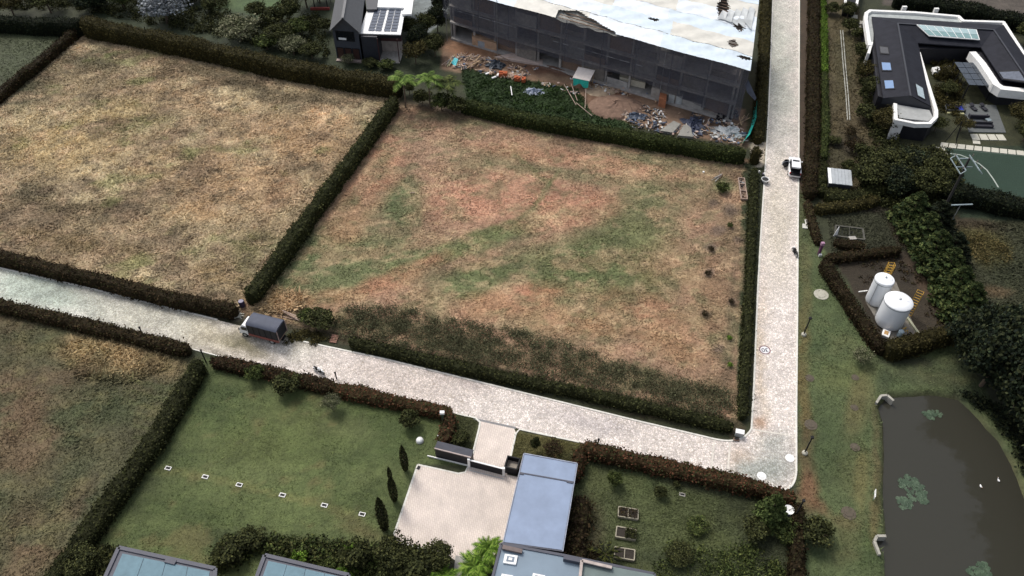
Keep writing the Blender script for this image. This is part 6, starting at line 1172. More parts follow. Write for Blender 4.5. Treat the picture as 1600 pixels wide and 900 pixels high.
mb = MB(); mb.box(-2.12, 0, .35, .16, 1.66, .3); mb.build('rear_bumper', CW, t, bev=.04)
hullbody([(-1.95, .66, .86, 1.02, .98), (-1.2, .7, .86, 1.04, .98)], 'boot_interior', BLACKM, t, .01)
mb = MB(); a = R(62); x0, y0 = .75, .93
mb.add([(x0, y0, .35), (x0-1.05*math.cos(a), y0+1.05*math.sin(a), .35), (x0-1.05*math.cos(a), y0+1.05*math.sin(a), 1.0), (x0, y0, 1.0), (x0-.06, y0-.06, .35), (x0-1.05*math.cos(a)-.06, y0+1.05*math.sin(a)-.06, .35), (x0-1.05*math.cos(a)-.06, y0+1.05*math.sin(a)-.06, 1.0), (x0-.06, y0-.06, 1.0)], [(0, 1, 2, 3), (7, 6, 5, 4), (3, 2, 6, 7), (0, 3, 7, 4), (1, 5, 6, 2)]); dr = mb.build('open_door', CW, t)
mb = MB(); mb.add([(x0-.04, y0-.03, 1.0), (x0-1.0*math.cos(a)-.03, y0+1.0*math.sin(a)-.03, 1.0), (x0-.9*math.cos(a)-.03, y0+.85*math.sin(a)-.2, 1.5), (x0-.4, y0-.12, 1.45)], [(0, 1, 2, 3)]); mb.build('door_glass', GLASSD, dr)
mb = MB(); mb.box(x0-.55, y0+.3, .35, .75, .5, .5, R(-62)); mb.build('door_lining', BLACKM, t)
for s in (-1, 1):
    wheel(t, 1.3, s*.84, .31, .2); wheel(t, -1.3, s*.84, .31, .2); mb = MB(); mb.box(2.02, s*.58, .6, .14, .34, .14); mb.build('headlight', STEEL, t); mb = MB(); mb.box(-2.0, s*.74, .68, .16, .14, .3); mb.build('tail_light', mat('red_lens', (.4, .01, .01), .3), t); mb = MB(); mb.box(.75, s*1.0, .95, .16, .18, .12); mb.build('mirror', CW, t)
# motorcycles (x forward)
def moto(px, py, rz, label, cm, hl=None):
    b = P(px, py, .03); t = thing('motorcycle', label, 'motorcycle', b, rz)
    for x in (-.64, .66): o = cyl(x, 0, .31, .31, .11).build('wheel', RUBBER, t, True); mb = MB(); mb.wheel(x, 0, .31, .19, .13, (0, 1)); mb.build('rim', STEEL, o)
    mb = MB(); mb.bar((-.6, 0, .4), (.1, 0, .5), .1); mb.bar((.1, 0, .5), (.45, 0, .8), .08); mb.bar((-.1, 0, .3), (.3, 0, .35), .25, .3); mb.build('frame', BLACKM, t)
    mb = MB(); mb.tube([(-.05, 0, .82), (.15, 0, .9), (.4, 0, .84)], [.13, .17, .10], 10); mb.build('fuel_tank', cm, t, True)
    mb = MB(); mb.tube([(-.75, 0, .84), (-.4, 0, .8), (-.05, 0, .8)], [.09, .14, .12], 8); mb.build('seat', RUBBER, t, True)
    mb = MB(); mb.tube([(.66, 0, .31), (.5, 0, .75), (.42, 0, .98)], .045, 6); mb.tube([(.4, -.36, 1.02), (.44, 0, 1.0), (.4, .36, 1.02)], .025, 6); mb.build('handlebar', STEEL, t)
    mb = MB(); mb.lathe(.6, 0, [(.06, .78), (.1, .84), (.09, .92)], 10); mb.build('headlight', hl or STEEL, t); mb = MB(); mb.tube([(-.75, -.14, .33), (-.1, -.14, .3)], .045, 7); mb.build('exhaust', STEEL, t)
    mb = MB(); mb.box(-.72, 0, .6, .4, .16, .05); mb.box(.66, 0, .62, .4, .13, .04); mb.build('mudguard', cm, t); return t
moto(499, 582, heading((492, 577), (508, 585)), 'dark motorcycle with white fairing parked on the lower side of the left road', WHITE)
moto(1241, 397, R(100), 'black motorcycle with a white box leaning at the right road kerb', BLACKM, WHITE)
b = P(1193, 282); t = thing('cargo_cart', 'dark motorcycle coupled to a round white rimmed tub at the left road edge', 'cart', b, R(90))
mb = MB(); mb.lathe(-.6, 0, [(.45, .35), (.62, .6), (.66, .8), (.58, .8), (.5, .5)], 20); mb.build('tub', WHITE, t, True); mb = MB(); mb.lathe(-.6, 0, [(.5, .5), (.55, .72)], 20); mb.build('tub_lining', RUBBER, t)
for (x, y) in ((-.6, .5), (-.6, -.5), (1.25, 0)): o = cyl(x, y, .28, .28, .1).build('wheel', RUBBER, t, True)
mb = MB(); mb.bar((-.1, 0, .45), (1.0, 0, .5), .16); mb.bar((1.0, 0, .5), (1.25, 0, 1.0), .07); mb.build('frame', BLACKM, t); mb = MB(); mb.tube([(.1, 0, .8), (.5, 0, .78)], [.15, .12], 8); mb.build('seat', RUBBER, t, True); mb = MB(); mb.tube([(.6, 0, .82), (.95, 0, .84)], [.15, .1], 8); mb.build('fuel_tank', mat('lilac_paint', c(190, 184, 200), .4), t, True); mb = MB(); mb.tube([(1.1, -.35, 1.0), (1.15, 0, 1.02), (1.1, .35, 1.0)], .03, 6); mb.build('handlebar', BLACKM, t)
b = P(1186, 270); mb = MB(b); mb.box(b.x, b.y, 0, .22, .35, .4); tag(mb.build('canister', WHITE, bev=.04), 'small white canister on the verge beside the round tub', 'canister')
# ------------------------------------------------------------------ timber, pallets on the plot
def planks(px, py, n, L, rz, spread, label, cat='timber', m=WOOD, name='plank_pile', jit=.3, w_=.16):
    b = P(px, py); t = thing(name, label, cat, b, rz); rr = random.Random(int(px*3+py))
    for i in range(n):
        a = rr.gauss(0, jit); x, y = rr.uniform(-.2, .2)*L, rr.uniform(-spread, spread); l = L*rr.uniform(.5, 1); mb = MB(); d = Vector((math.cos(a), math.sin(a), rr.uniform(-.03, .05)))*l/2; c0 = Vector((x, y, .08+i*.05)); mb.bar(c0-d, c0+d, w_*rr.uniform(.6, 1.2), .05); mb.build('plank', m if not isinstance(m, list) else m[i % len(m)], t)
    return t
PALEW = mat('bleached_timber', c(196, 172, 156), .8, var=.25)
planks(453, 496, 9, 3.2, heading((440, 490), (468, 502)), .35, 'pile of pale pinkish planks lying behind the truck', m=[PALEW, OLDWOOD], jit=.15)
planks(1122, 277, 7, 2.6, R(48), .45, 'loose pale boards in the upper right of the large plot', m=[mat('grey_board', c(180, 176, 168), .8), OLDWOOD], jit=.25)
planks(374, 494, 7, 1.6, R(0), .5, 'scattered white rubble and pipes at the verge left of the truck', 'rubble', mat('rubble_white', c(206, 204, 190), .8), 'rubble_heap', .9)
planks(645, 302, 2, 1.2, R(0), .1, 'single thin stick lying in the large plot', m=PALEW, jit=.1, w_=.08)
b = P(522, 531); t = thing('pallet', 'reddish wooden pallet leaning at the verge beside the thicket', 'pallet', b, R(-8))
PK = mat('pink_timber', c(170, 124, 104), .8, var=.25)
for k in range(5): mb = MB(); mb.box(0, -.5+k*.3, .14, 1.0, .2, .04); mb.build('plank', PK, t)
for k in (-.42, 0, .42): mb = MB(); mb.box(k, .1, 0, .1, 1.4, .14); mb.build('bearer', OLDWOOD, t)
b = P(1160, 297); t = thing('timber_frame', 'long open timber frame filled with scrap beside the right hedge of the plot', 'timber frame', b, R(-6))
for s in (-1, 1): mb = MB(); mb.box(s*.5, 0, .1, .12, 5.6, .35); mb.build('side_board', PALEW, t)
for y in (-2.75, -.6, 1.2, 2.75): mb = MB(); mb.box(0, y, .15, .9, .12, .3); mb.build('cross_board', PALEW, t)
mb = MB(); mb.box(0, 0, .02, .9, 5.4, .1); mb.build('base_board', OLDWOOD, t)
rr = random.Random(4)
for k in range(9): mb = MB(); mb.box(rr.uniform(-.25, .25), rr.uniform(-2.5, 2.5), .12, rr.uniform(.2, .4), rr.uniform(.3, .6), .18, rr.random()*3); mb.build('scrap', [RUBBER, PALEW, OLDWOOD, GREY][k % 4], t)
for (px, py, r_, lb) in ((1099, 270, .14, 'tiny white bucket left of the loose boards'), (1158, 253, .16, 'white bag under the end of the site hedge')):
    b = P(px, py); mb = MB(b); mb.lathe(b.x, b.y, [(r_, 0), (r_*1.2, .28), (r_*.6, .32)], 12); tag(mb.build('bucket', WHITE, smooth=True), lb, 'bucket')
for (px, py, s, lb) in ((1139, 530, 1, 'small yellow flowering weed in the lower right of the plot'), (1140, 572, 1, 'pale yellow weed near the right hedge of the plot')):
    tree(px, py, .7, .9*s, 'bright', lb, 'weed', 'plant')
b = P(379, 478); t = thing('drum', 'dark purple drum at the lower end of the diagonal hedge', 'drum', b); mb = MB(); mb.lathe(0, 0, [(.4, 0), (.42, .1), (.42, .9), (.38, 1.0)], 16); mb.build('body', mat('dark_purple', (.04, .03, .07), .5), t, True); mb = MB(); mb.lathe(0, 0, [(.36, 1.0), (.36, 1.04)], 16); mb.build('lid', mat('lilac_lid', (.18, .16, .24), .5), t)
# ------------------------------------------------------------------ netted building under construction
BA, BB = P(697, 62), P(1149, 197); axis = (BB-BA); LB = axis.length; ux = axis.normalized(); uy = P(1192, -40, 12)-P(1176, 112, 12); uy.normalize(); base = (BA+BB)/2
t = thing('construction_site_building', 'long unfinished building wrapped in dark netting under torn white plastic sheeting', 'building', base)
def W(s, d, z): return BA+ux*s+uy*d+Vector((0, 0, z))
CR = mat('raw_concrete', (.36, .34, .32), .9, var=.3, scale=1, bump=.01)
DEP = 26
for k, z in enumerate((.0, 3.7, 7.2)):
    mb = MB(base); mb.prism([xy(W(1, .5, 0)), xy(W(LB-.8, .5, 0)), xy(W(LB-.8, DEP, 0)), xy(W(1, DEP, 0))], z, z+.35); mb.build('floor_slab', CR, t)
n = 13
for i in range(n):
    for z in (.35, 4.05, 7.55):
        e = W(1.6+(LB-3.2)*i/(n-1), 1.6, 0); mb = MB(base); mb.box(e.x, e.y, z, .4, .4, 3.3, math.atan2(ux.y, ux.x)); mb.build('column', CR, t)
BW = mat('blockwork', (.20, .18, .16), .9, var=.35, scale=2)
for i in range(n-1):
    for lv, z in enumerate((.35, 4.05, 7.55)):
        if (i*7+lv*3) % 4 == 0: continue
        s0 = 1.9+(LB-3.2)*i/(n-1); s1 = s0+(LB-3.2)/(n-1)-.6; hh = [3.3, 1.1, 2.4][(i+lv) % 3]; mb = MB(base); mb.bar(W(s0, 1.0+(i % 3)*.5, z+hh/2), W(s1, 1.0+(i % 3)*.5, z+hh/2), .2, hh); mb.build('infill_wall', [BW, CR, mat('brick_infill', (.22, .15, .11), .9, var=.3, scale=4)][(i+2*lv) % 3], t)
mb = MB(base); mb.bar(W(1, DEP, 5.5), W(LB, DEP, 5.5), .3, 11); mb.bar(W(LB-.9, 1.5, 5.5), W(LB-.9, DEP, 5.5), .3, 10.6); mb.bar(W(.9, 1.5, 5.5), W(.9, DEP, 5.5), .3, 10.6); mb.build('rear_wall', CR, t)
# netting panels hanging from the eave
def net_mat():
    m = bpy.data.materials.new('shade_net'); m.use_nodes = True; tt = m.node_tree; bb = tt.nodes['Principled BSDF']; bb.inputs['Base Color'].default_value = (.075, .075, .095, 1); bb.inputs['Roughness'].default_value = .8
    g = tt.nodes.new('ShaderNodeNewGeometry'); nn = tt.nodes.new('ShaderNodeTexNoise'); nn.inputs['Scale'].default_value = .5; nn.inputs['Detail'].default_value = 5; tt.links.new(g.outputs['Position'], nn.inputs['Vector'])
    mr = tt.nodes.new('ShaderNodeMapRange'); mr.inputs['From Min'].default_value = .3; mr.inputs['From Max'].default_value = .7; mr.inputs['To Min'].default_value = .42; mr.inputs['To Max'].default_value = .70; tt.links.new(nn.outputs['Fac'], mr.inputs['Value'])
    tt.links.new(mr.outputs[0], bb.inputs['Alpha']); return m
NET = net_mat(); rr = np.random.default_rng(3)
HT = 11.5
def eave(s): return HT+.07*math.sin(s*.35)
bounds = [0, .13, .24, .34, .44, .56, .67, .78, .89, 1.0]; bot = [5.2, 3.6, 2.6, 3.6, 3.2, 3.6, 4.0, 3.0, 2.0, 1.4]
for i in range(9):
    s0, s1 = bounds[i]*LB, bounds[i+1]*LB+.25; nx_, nz_ = 16, 14; V = []; 
    for a in range(nx_+1):
        for q in range(nz_+1):
            s = s0+(s1-s0)*a/nx_; zb = bot[i]*(1-a/nx_)+bot[i+1]*a/nx_; zt_ = eave(s); z = zb+(zt_-zb)*q/nz_; f = 1-q/nz_
            d = .0-.5*math.sin(f*math.pi)*.6-.35*f+.12*math.sin(s*2.1+z*.8)*f+rr.normal()*.025+.06*(i % 2); V.append(W(s, d, z))
    F = [(a*(nz_+1)+q, (a+1)*(nz_+1)+q, (a+1)*(nz_+1)+q+1, a*(nz_+1)+q+1) for a in range(nx_) for q in range(nz_)]
    mb = MB(base); mb.add(V, F); mb.build('netting', NET, t, True)
mb = MB(base); V = [W(LB+.1, .2, 11), W(LB+.1, 10, 11.5), W(LB+.1, 24, 12), W(LB+.3, 24, 1), W(LB+.4, 10, 1), W(LB+.2, .2, 2)]; mb.add(V, [(0, 1, 4, 5), (1, 2, 3, 4)]); mb.build('side_netting', NET, t)
mb = MB(base); V = [W(LB-.1, -.1, 8.6), W(LB+.3, .1, 9.6), W(LB+2.4, -.6, 7.0), W(LB+2.2, -.8, 6.6), W(LB+.6, -.3, 7.4)]; mb.add(V, [(0, 1, 2, 3, 4)]); mb.build('loose_net_flap', mat('blue_grey_net', (.06, .07, .10), .8), t)
SC = mat('scaffold_tube', (.25, .25, .26), .5, .4)
for s, z1 in ((.5, 13), (12.6, 12.3), (LB*.76, 11.3)): mb = MB(base); mb.tube([W(s, -.45, 0), W(s, -.4, z1)], .06, 6); mb.build('scaffold_pole', SC, t)
for z, s0, s1 in ((7.4, 1, 17), (6.8, LB*.4, LB*.7)): mb = MB(base); mb.tube([W(s0, -.42, z), W(s1, -.42, z)], .05, 6); mb.build('ledger', SC, t)
# plastic sheeting roof: overlapping strips
def sheet_mat(name, col, v=.1):
    return mat(name, col, .35, var=v, scale=.5, bump=.02, bscale=3)
SHT = [sheet_mat('white_plastic', (.68, .72, .76)), sheet_mat('bluish_plastic', (.58, .66, .72)), sheet_mat('cream_plastic', (.60, .58, .52)), sheet_mat('dull_plastic', (.42, .44, .44), .25)]
def roofz(s, d): return eave(s)*max(0, 1-d/3)+min(1, d/3)*(HT+.2)+.055*d+min(1, max(0, d)/3)*(.08*math.sin(s*.5+d)+.09*math.sin(s*1.3-d*1.7))
HOLES = [(LB*.700, 7.5, 1.1, .6), (LB*.945, 6.4, 1.0, 1.1), (LB*.985, 3.1, 1.4, .6), (LB*.955, 12.5, 1.1, 1.6), (LB*.90, 17.5, 1.2, 4.0)]
SHS = [(0, 4.2), (4.0, 8.4), (8.2, 12.6), (12.4, 17.0), (16.8, 21.5), (21.3, 27)]
for j, (d0, d1) in enumerate(SHS):
    cuts = [0, .26+.04*j, .5+.03*(j % 3), .74+.02*(j % 2), 1]
    for k in range(4):
        s0, s1 = cuts[k]*LB+2*(j > 0)*0, cuts[k+1]*LB+.3; nx_, nd_ = max(6, int((s1-s0)/.3)), 16; V = []; off = .02*(k % 2)+.035*(j % 2)
        for a in range(nx_+1):
            for q in range(nd_+1):
                s = s0+(s1-s0)*a/nx_; d = d0+(d1-d0)*q/nd_-(.25 if d0 == 0 else 0); V.append(W(s, d, roofz(s, d)+off+rr.normal()*.02))
        F = []
        for a in range(nx_):
            for q in range(nd_):
                s = s0+(s1-s0)*(a+.5)/nx_; d = d0+(d1-d0)*(q+.5)/nd_
                if any(abs((s-hs_)/hw)**1.5+abs((d-hd)/hh)**1.5 < 1+.25*math.sin(a*3+q*2) for hs_, hd, hw, hh in HOLES): continue
                if d0 == 0 and LB*.405 < s < LB*.60 and d < .5+3.6*(1-abs((s-LB*.46)/(LB*.14)))*1.0: continue
                F.append((a*(nd_+1)+q, (a+1)*(nd_+1)+q, (a+1)*(nd_+1)+q+1, a*(nd_+1)+q+1))
        mb = MB(base); mb.add(V, F); mb.build('plastic_sheet', SHT[(j*2+k+(1 if j == 0 else 0)) % 3], t, True)
# sagging sheet under the slit in the lowest strip, its shade painted as grey
V = []; nx_, nd_ = 20, 8
for a in range(nx_+1):
    for q in range(nd_+1): s = LB*(.39+.23*a/nx_); d = -.15+5*q/nd_; V.append(W(s, d, roofz(s, d)-.35-.8*math.sin(math.pi*q/nd_)*math.sin(math.pi*a/nx_)+.15*math.sin(a*1.3+q)))
mb = MB(base); mb.add(V, [(a*(nd_+1)+q, (a+1)*(nd_+1)+q, (a+1)*(nd_+1)+q+1, a*(nd_+1)+q+1) for a in range(nx_) for q in range(nd_)]); mb.build('sagging_sheet', mat('shaded_sheet_grey', (.24, .24, .22), .7, var=.35, scale=1, bump=.03, bscale=3), t, True)
for i in range(24): d = 1+i*1.05; mb = MB(base); mb.bar(W(.5, d, HT-.5+.055*d), W(LB-.3, d, HT-.5+.055*d), .14, .16); mb.build('purlin', OLDWOOD, t)
for i in range(5):
    s = LB*(.9+.02*i); mb = MB(base); V = [W(s, 16+i, roofz(s, 16)+.25), W(s+1.0, 15.2+i, roofz(s, 16)+.4), W(s+.7, 13-i*.3, roofz(s, 13)+.2), W(s-.8, 12.5+.4*i, roofz(s, 13)+.3)]; mb.add(V, [(0, 1, 2, 3)]); mb.build('torn_flap', SHT[3], t)
# ------------------------------------------------------------------ yard items of the building site
def heap(nm, label, px, py, rx, ry, h, m, seed=0, cat='heap', rz=0, rough=.18, kind=None):
    rr = np.random.default_rng(seed); b = P(px, py); V = []; n, k = 22, 7; mb = MB(b)
    for i in range(k+1):
        f = i/k
        for j in range(n): a = 2*math.pi*j/n; rr_ = (1-f)*(1+rr.normal()*rough); x, y = rx*rr_*math.cos(a), ry*rr_*math.sin(a); V.append(b+Vector((x*math.cos(rz)-y*math.sin(rz), x*math.sin(rz)+y*math.cos(rz), max(0, h*(f**.7)*(1+rr.normal()*rough) if i else -.05))))
    F = [(i*n+j, i*n+(j+1) % n, (i+1)*n+(j+1) % n, (i+1)*n+j) for i in range(k) for j in range(n)]; mb.add(V, F); o = mb.build(nm, m, None, False); return tag(o, label, cat, kind=kind)
heap('earth_mound', 'wide brown earth mound in the building site yard', 962, 168, 5.2, 4.2, 1.5, mat('brown_earth', (.19, .12, .085), .95, var=.25, scale=1.5, bump=.05), 1, 'earth mound', rough=.06)
heap('sand_heap', 'pale sand heap beside the brown earth mound', 938, 142, 3.0, 2.0, .5, mat('pale_sand', (.34, .26, .18), .95, var=.2), 2, 'sand heap', rough=.07)
heap('tarpaulin', 'crumpled pale blue grey tarpaulin on the weeds below the brick stacks', 833, 144, 1.8, 1.3, .6, mat('blue_grey_tarp', (.26, .30, .38), .5, var=.4, scale=3), 3, 'tarpaulin', rough=.3)
heap('tarpaulin', 'dark blue tarpaulin heap beside the pale rubble', 993, 184, 1.9, 1.4, .9, mat('dark_blue_tarp', (.07, .09, .13), .6, var=.3), 4, 'tarpaulin', rough=.25)
heap('tarpaulin', 'dark blue tarpaulin draped over the scrap near the grey sheets', 1083, 196, 1.8, 2.6, .9, mat('navy_tarp', (.035, .045, .08), .5, var=.5, scale=3), 5, 'tarpaulin', rough=.3)
heap('rubble_heap', 'pale pinkish rubble pile left of the dark blue tarpaulin', 976, 180, 1.5, 1.2, .8, mat('pink_rubble', (.45, .34, .27), .9, var=.4, scale=4), 6, 'rubble', rough=.3)
heap('tarpaulin', 'black tarpaulin heap behind the timber pile', 775, 103, 2.0, 1.6, 1.0, mat('black_blue_tarp', (.04, .05, .065), .5, var=.5, scale=3), 7, 'tarpaulin', rough=.3)
heap('plastic_heap', 'whitish plastic waste heap at the right end of the site', 1138, 208, 2.6, 1.8, .8, mat('dirty_white_plastic', (.5, .52, .52), .6, var=.35, scale=3), 8, 'waste heap', rough=.3)
heap('earth_mound', 'dark brown trench spoil below the netting', 866, 108, 4.5, .9, .5, mat('dark_spoil', (.12, .07, .05), .95, var=.3, scale=3), 9, 'earth mound', rz=math.atan2(ux.y, ux.x), rough=.15)
for (px, py, n_, L, a, sp, lb, mm) in [(703, 98, 9, 4.2, 65, .5, 'bundle of pale bamboo poles at the left end of the yard', [mat('pale_bamboo', c(196, 190, 150), .8), PALEW]), (745, 98, 22, 2.4, 20, 1.2, 'tangled heap of timber offcuts in the yard', [WOOD, PALEW, OLDWOOD]), (735, 104, 16, 1.8, 60, 1.2, 'lower tangle of timber offcuts beside the turquoise rag', [WOOD, PALEW, OLDWOOD]), (790, 93, 10, 5, -14, .5, 'long planks lying behind the black tarpaulin', [WOOD, OLDWOOD]),
        (1060, 205, 6, 3.4, 24, .9, 'grey sheets and pipes above the site hedge', [mat('grey_sheet', c(176, 174, 166), .8), PALEW]), (1030, 180, 14, 1.6, 80, 1.0, 'bright scraps of wood and bags in front of the orange door', [PALEW, WHITE, WOOD]), (1110, 205, 9, 1.9, -20, .9, 'cardboard and boards right of the blue tarpaulin', [WOOD, PALEW, GREY]), (1160, 190, 8, 4, 68, .5, 'leaning timbers along the right end of the netting', [WOOD, OLDWOOD]), (850, 132, 6, 1.6, 0, .5, 'white sacks strewn right of the brick stacks', [WHITE, PALEW])]:
    planks(px, py, n_, L, R(a), sp, lb, m=mm, jit=.5 if n_ > 9 else .22)
# corrugated sheets: two big slabs
for (q4, lb) in (([(1031, 204), (1052, 189), (1064, 194), (1052, 207)], 'left pale grey sheet stack above the site hedge'), ([(1058, 212), (1068, 195), (1079, 195), (1083, 214)], 'right pale grey sheet stack above the site hedge')):
    Q = pline(q4, .5); b = sum(Q, Vector())/4; b.z = 0; t2 = thing('sheet_stack', lb, 'sheet stack', b)
    for k in range(4): mb = MB(b); mb.prism([xy(p+Vector((rnd.uniform(-.1, .1), rnd.uniform(-.1, .1), 0))) for p in Q], .05+k*.13, .15+k*.13); mb.build('sheet', mat('sheet_grey', c(168, 166, 158), .7, var=.15), t2)
# brick stacks: bricks as pieces
bmesh_brick = None
def brick_stack(px, py, nx_, ny_, nz_, rz, label):
    global bmesh_brick
    b = P(px, py); t2 = thing('brick_stack', label, 'brick stack', b, rz)
    if bmesh_brick is None: mb = MB(); mb.box(0, 0, 0, .38, .28, .19); o = mb.build('brick', BRICKM, t2); bmesh_brick = o.data; bpy.data.objects.remove(o)
    for i in range(nx_):
        for j in range(ny_):
            for k in range(nz_):
                if k == nz_-1 and rnd.random() < .25: continue
                o = bpy.data.objects.new('brick', bmesh_brick); link(o, t2); o.location = ((i-nx_/2)*.4, (j-ny_/2)*.3, k*.2); o.rotation_euler = (0, 0, rnd.uniform(-.05, .05))
brick_stack(788, 119, 4, 3, 5, R(-8), 'leftmost stack of orange bricks beside the black tarpaulin'); brick_stack(810, 126, 3, 3, 5, R(-5), 'middle stack of orange bricks above the weeds'); brick_stack(820, 128, 2, 3, 5, R(-5), 'rightmost stack of orange bricks beside the crumpled tarpaulin')
# small shelter with turquoise cloth
b = P(908, 138); rz = math.atan2(ux.y, ux.x)+.12; t2 = thing('shelter', 'small shelter with pale roof and turquoise net wall in the yard', 'shelter', b, rz)
for x in (-1.5, 1.5):
    for y, h in ((-.3, 2.2), (2.4, 2.7)): mb = MB(); mb.box(x, y, 0, .1, .1, h); mb.build('post', WOOD, t2)
mb = MB(); mb.add([(-1.7, -.5, 2.15), (1.7, -.5, 2.2), (1.7, 2.7, 2.75), (-1.7, 2.7, 2.75), (-1.7, -.5, 2.22), (1.7, -.5, 2.27), (1.7, 2.7, 2.82), (-1.7, 2.7, 2.82)], [(3, 2, 1, 0), (4, 5, 6, 7), (0, 1, 5, 4), (1, 2, 6, 5), (2, 3, 7, 6), (3, 0, 4, 7)]); mb.build('roof', mat('pinkish_white_sheet', (.66, .60, .56), .7, var=.1), t2)
V = []; 
for i in range(13):
    for j in range(5): x = -1.55+3.1*i/12; V.append((x, -.42+.08*math.sin(i*1.4), 2.15-(1.35+.35*math.sin(i*.7+1.2))*j/4))
mb = MB(); mb.add(V, [(i*5+j, i*5+j+1, (i+1)*5+j+1, (i+1)*5+j) for i in range(12) for j in range(4)]); mb.build('net_wall', TURQ, t2, True)
b = P(712, 97); mb = MB(b); mb.add([P(705, 98, .6), P(710, 90, 1.0), P(716, 92, 1.0), P(712, 103, .5), P(708, 101, .3)], [(0, 1, 2, 3, 4)]); mb.add([P(705, 98, .55), P(710, 90, .95), P(716, 92, .95), P(712, 103, .45), P(708, 101, .25)], [(4, 3, 2, 1, 0)]); tag(mb.build('cloth', mat('cyan_cloth', (.08, .45, .50), .7)), 'bright cyan cloth over the bamboo poles', 'cloth')
b = P(1166, 215); mb = MB(b); V = []
pl_ = [(1177, 172, .5, 2.0), (1175, 188, .7, 2.0), (1173, 198, 1.2, 1.8), (1168, 210, 1.3, 1.4), (1163, 220, 1.4, 1.2), (1158, 228, .5, 1.0)]
for (a1, b1, wd_, z1) in pl_: g0 = P(a1, b1); V += [Vector((g0.x, g0.y, .05)), Vector((g0.x+.25, g0.y+.1, z1*.6)), Vector((g0.x+wd_*.5, g0.y, z1*1.1))]
mb.add(V, [(i*3+k, i*3+k+1, i*3+k+4, i*3+k+3) for i in range(5) for k in range(2)]); tag(mb.build('barrier_net', TURQ), 'bright turquoise barrier net at the right corner of the building site', 'barrier net')
# low concrete slab edges and huts under the net
for (q4, h, m, nm, lb, cat) in [([(800, 86), (848, 96), (848, 104), (772, 92)], .5, mat('pink_slab', (.50, .40, .35), .9, var=.15), 'foundation', 'pale pinkish foundation slab under the left netting', 'foundation'), ([(880, 97), (958, 116), (956, 120), (878, 101)], .5, MATS['pink_slab'], 'foundation', 'long pale foundation beam right of the trench', 'foundation'),
        ([(968, 121), (1008, 134), (1007, 141), (967, 132)], 1.6, mat('cream_crates', (.62, .56, .44), .8, var=.2, scale=4), 'site_crates', 'row of cream crates under the netting', 'crates'), ([(1018, 142), (1030, 146), (1029, 158), (1016, 154)], 2.4, mat('grey_render', (.32, .29, .26), .9), 'site_hut', 'grey site hut beside the orange door', 'hut'),
        ([(1030, 147), (1041, 149), (1039, 170), (1028, 166)], 1.8, mat('rust_orange', (.34, .13, .06), .8, var=.25), 'site_door', 'rusty orange sheet door leaning under the netting', 'door'), ([(1046, 152), (1067, 158), (1064, 166), (1043, 162)], 2.0, mat('pale_tarp', (.42, .44, .44), .6), 'covered_pallet', 'pallet covered with pale grey sheet below the netting', 'pallet'), ([(738, 65), (776, 74), (776, 82), (738, 72)], 2.0, mat('tan_wall', (.48, .31, .2), .9), 'site_wall', 'low tan block wall with a pale panel under the left netting', 'wall')]:
    Q = pline(q4, 0); b = sum(Q, Vector())/4; mb = MB(b); mb.prism([xy(p) for p in Q], 0, h); tag(mb.build(nm, m, bev=.04), lb, cat)
b = P(752, 75.5); mb = MB(b); mb.bar(P(747, 74.5)+Vector((0, -.12, 1.0)), P(760, 77)+Vector((0, -.12, 1.0)), .06, 1.2); tag(mb.build('panel', mat('pale_panel', c(190, 196, 204), .6)), 'pale panel leaning on the tan block wall', 'panel')
# tyres / cans
k = 0; rr = random.Random(8); tyre = None
t2 = thing('can_pile', 'pile of shiny black cans at the right end of the netted building', 'cans', P(1130, 183))
for i in range(34):
    p = P(1117+rr.random()*34, 175+rr.random()*14)-P(1130, 183)
    if tyre is None: mb = MB(); mb.lathe(0, 0, [(.2, 0), (.22, .05), (.22, .5), (.16, .56), (.06, .6)], 12); o = mb.build('can', mat('gloss_black', (.012, .012, .016), .2), t2, True); tyre = o.data; o.location = p
    else: o = bpy.data.objects.new('can', tyre); link(o, t2); o.location = p; o.rotation_euler = (rr.uniform(-.4, .4), rr.uniform(-.4, .4), 0)
for i, (px, py) in enumerate([(762, 116), (772, 122), (778, 118)]): b = P(px, py); mb = MB(b); mb.box(b.x, b.y, 0, 1.0, .45, .3, rr.random()*3); tag(mb.build('sack', WHITE, bev=.1), ['white sack left of the brick stacks', 'white sack lowest below the black tarpaulin', 'white sack touching the leftmost brick stack'][i], 'sack')
b = P(799, 145); mb = MB(b); mb.bar(P(798, 137)+Vector((0, 0, .3)), P(800, 151)+Vector((0, 0, .3)), .16, .12); tag(mb.build('plank', WHITE), 'single white board lying in the weeds of the building site', 'board')
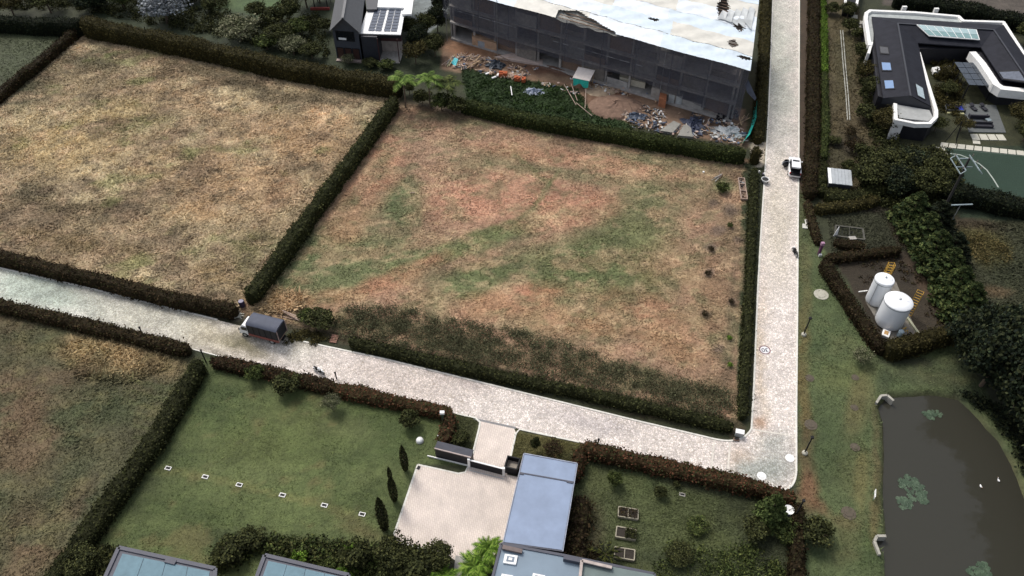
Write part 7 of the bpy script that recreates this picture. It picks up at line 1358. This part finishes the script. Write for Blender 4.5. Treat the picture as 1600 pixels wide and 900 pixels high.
for (a1, b1, a2, b2, lb) in ((881, 138, 900, 167, 'left thin pale pole line of the yard fence'), (892, 137, 902, 160, 'middle thin pale pole hanging below the shelter'), (915, 146, 914, 172, 'right thin pale pole below the shelter'), (900, 167, 925, 184, 'pale pole along the weeds edge')):
    b = P(a1, b1); mb = MB(b); mb.tube([P(a1, b1)+Vector((0, 0, .9)), P(a2, b2)+Vector((0, 0, .4))], .07, 6); tag(mb.build('pole', PALEW), lb, 'pole')

# loose debris strewn over the yard (uncountable small stuff)
DEB = [mat('debris_white', (.6, .6, .58), .7, var=.2), mat('debris_wood', (.42, .30, .2), .8, var=.3), mat('debris_dark', (.04, .045, .06), .7, var=.3), mat('debris_pink', (.46, .34, .28), .9, var=.3), mat('debris_blue', (.12, .16, .24), .6, var=.3)]
def debris(label, pp, n, seed, smax=.9, w8=(3, 4, 2, 4, 1)):
    r = np.random.default_rng(seed); xs, ys = scatter_poly(pp, n*3, r); k = fbm(xs, ys, 3, 200+seed) > .46; xs, ys = xs[k][:n], ys[k][:n]; mb = MB(P(*pp[0])); rr = random.Random(seed); pool = [i for i, q in enumerate(w8) for _ in range(q)]
    for x, y in zip(xs, ys):
        l = rr.uniform(.2, smax); a = rr.random()*3.14; d = Vector((math.cos(a), math.sin(a), rr.uniform(-.25, .25)))*l/2; c0 = Vector((x, y, rr.uniform(.05, .45))); mb.bar(c0-d, c0+d, rr.uniform(.08, .5)*(1 if l < .6 else .35), rr.uniform(.04, .25), rr.choice(pool))
    tag(mb.build('debris', DEB), label, 'debris', kind='stuff')
debris('pale rubble and scrap thick along the right end of the building site', [(968, 172), (1000, 165), (1060, 172), (1150, 196), (1172, 215), (1160, 228), (1060, 214), (985, 200)], 420, 1, 1.1, (3, 3, 5, 3, 2))
debris('timber scraps and rubbish at the left end of the building site', [(696, 92), (720, 84), (790, 98), (830, 112), (815, 128), (740, 112), (700, 106)], 420, 2, 1.6, (2, 7, 1, 4, 1))
debris('scattered scrap along the foot of the netting', [(790, 100), (900, 112), (1000, 140), (1060, 165), (1050, 172), (960, 140), (880, 122), (800, 112)], 200, 3)
debris('scraps around the shelter and sand heap', [(845, 125), (895, 130), (960, 138), (990, 150), (975, 160), (900, 150), (850, 136)], 120, 4)
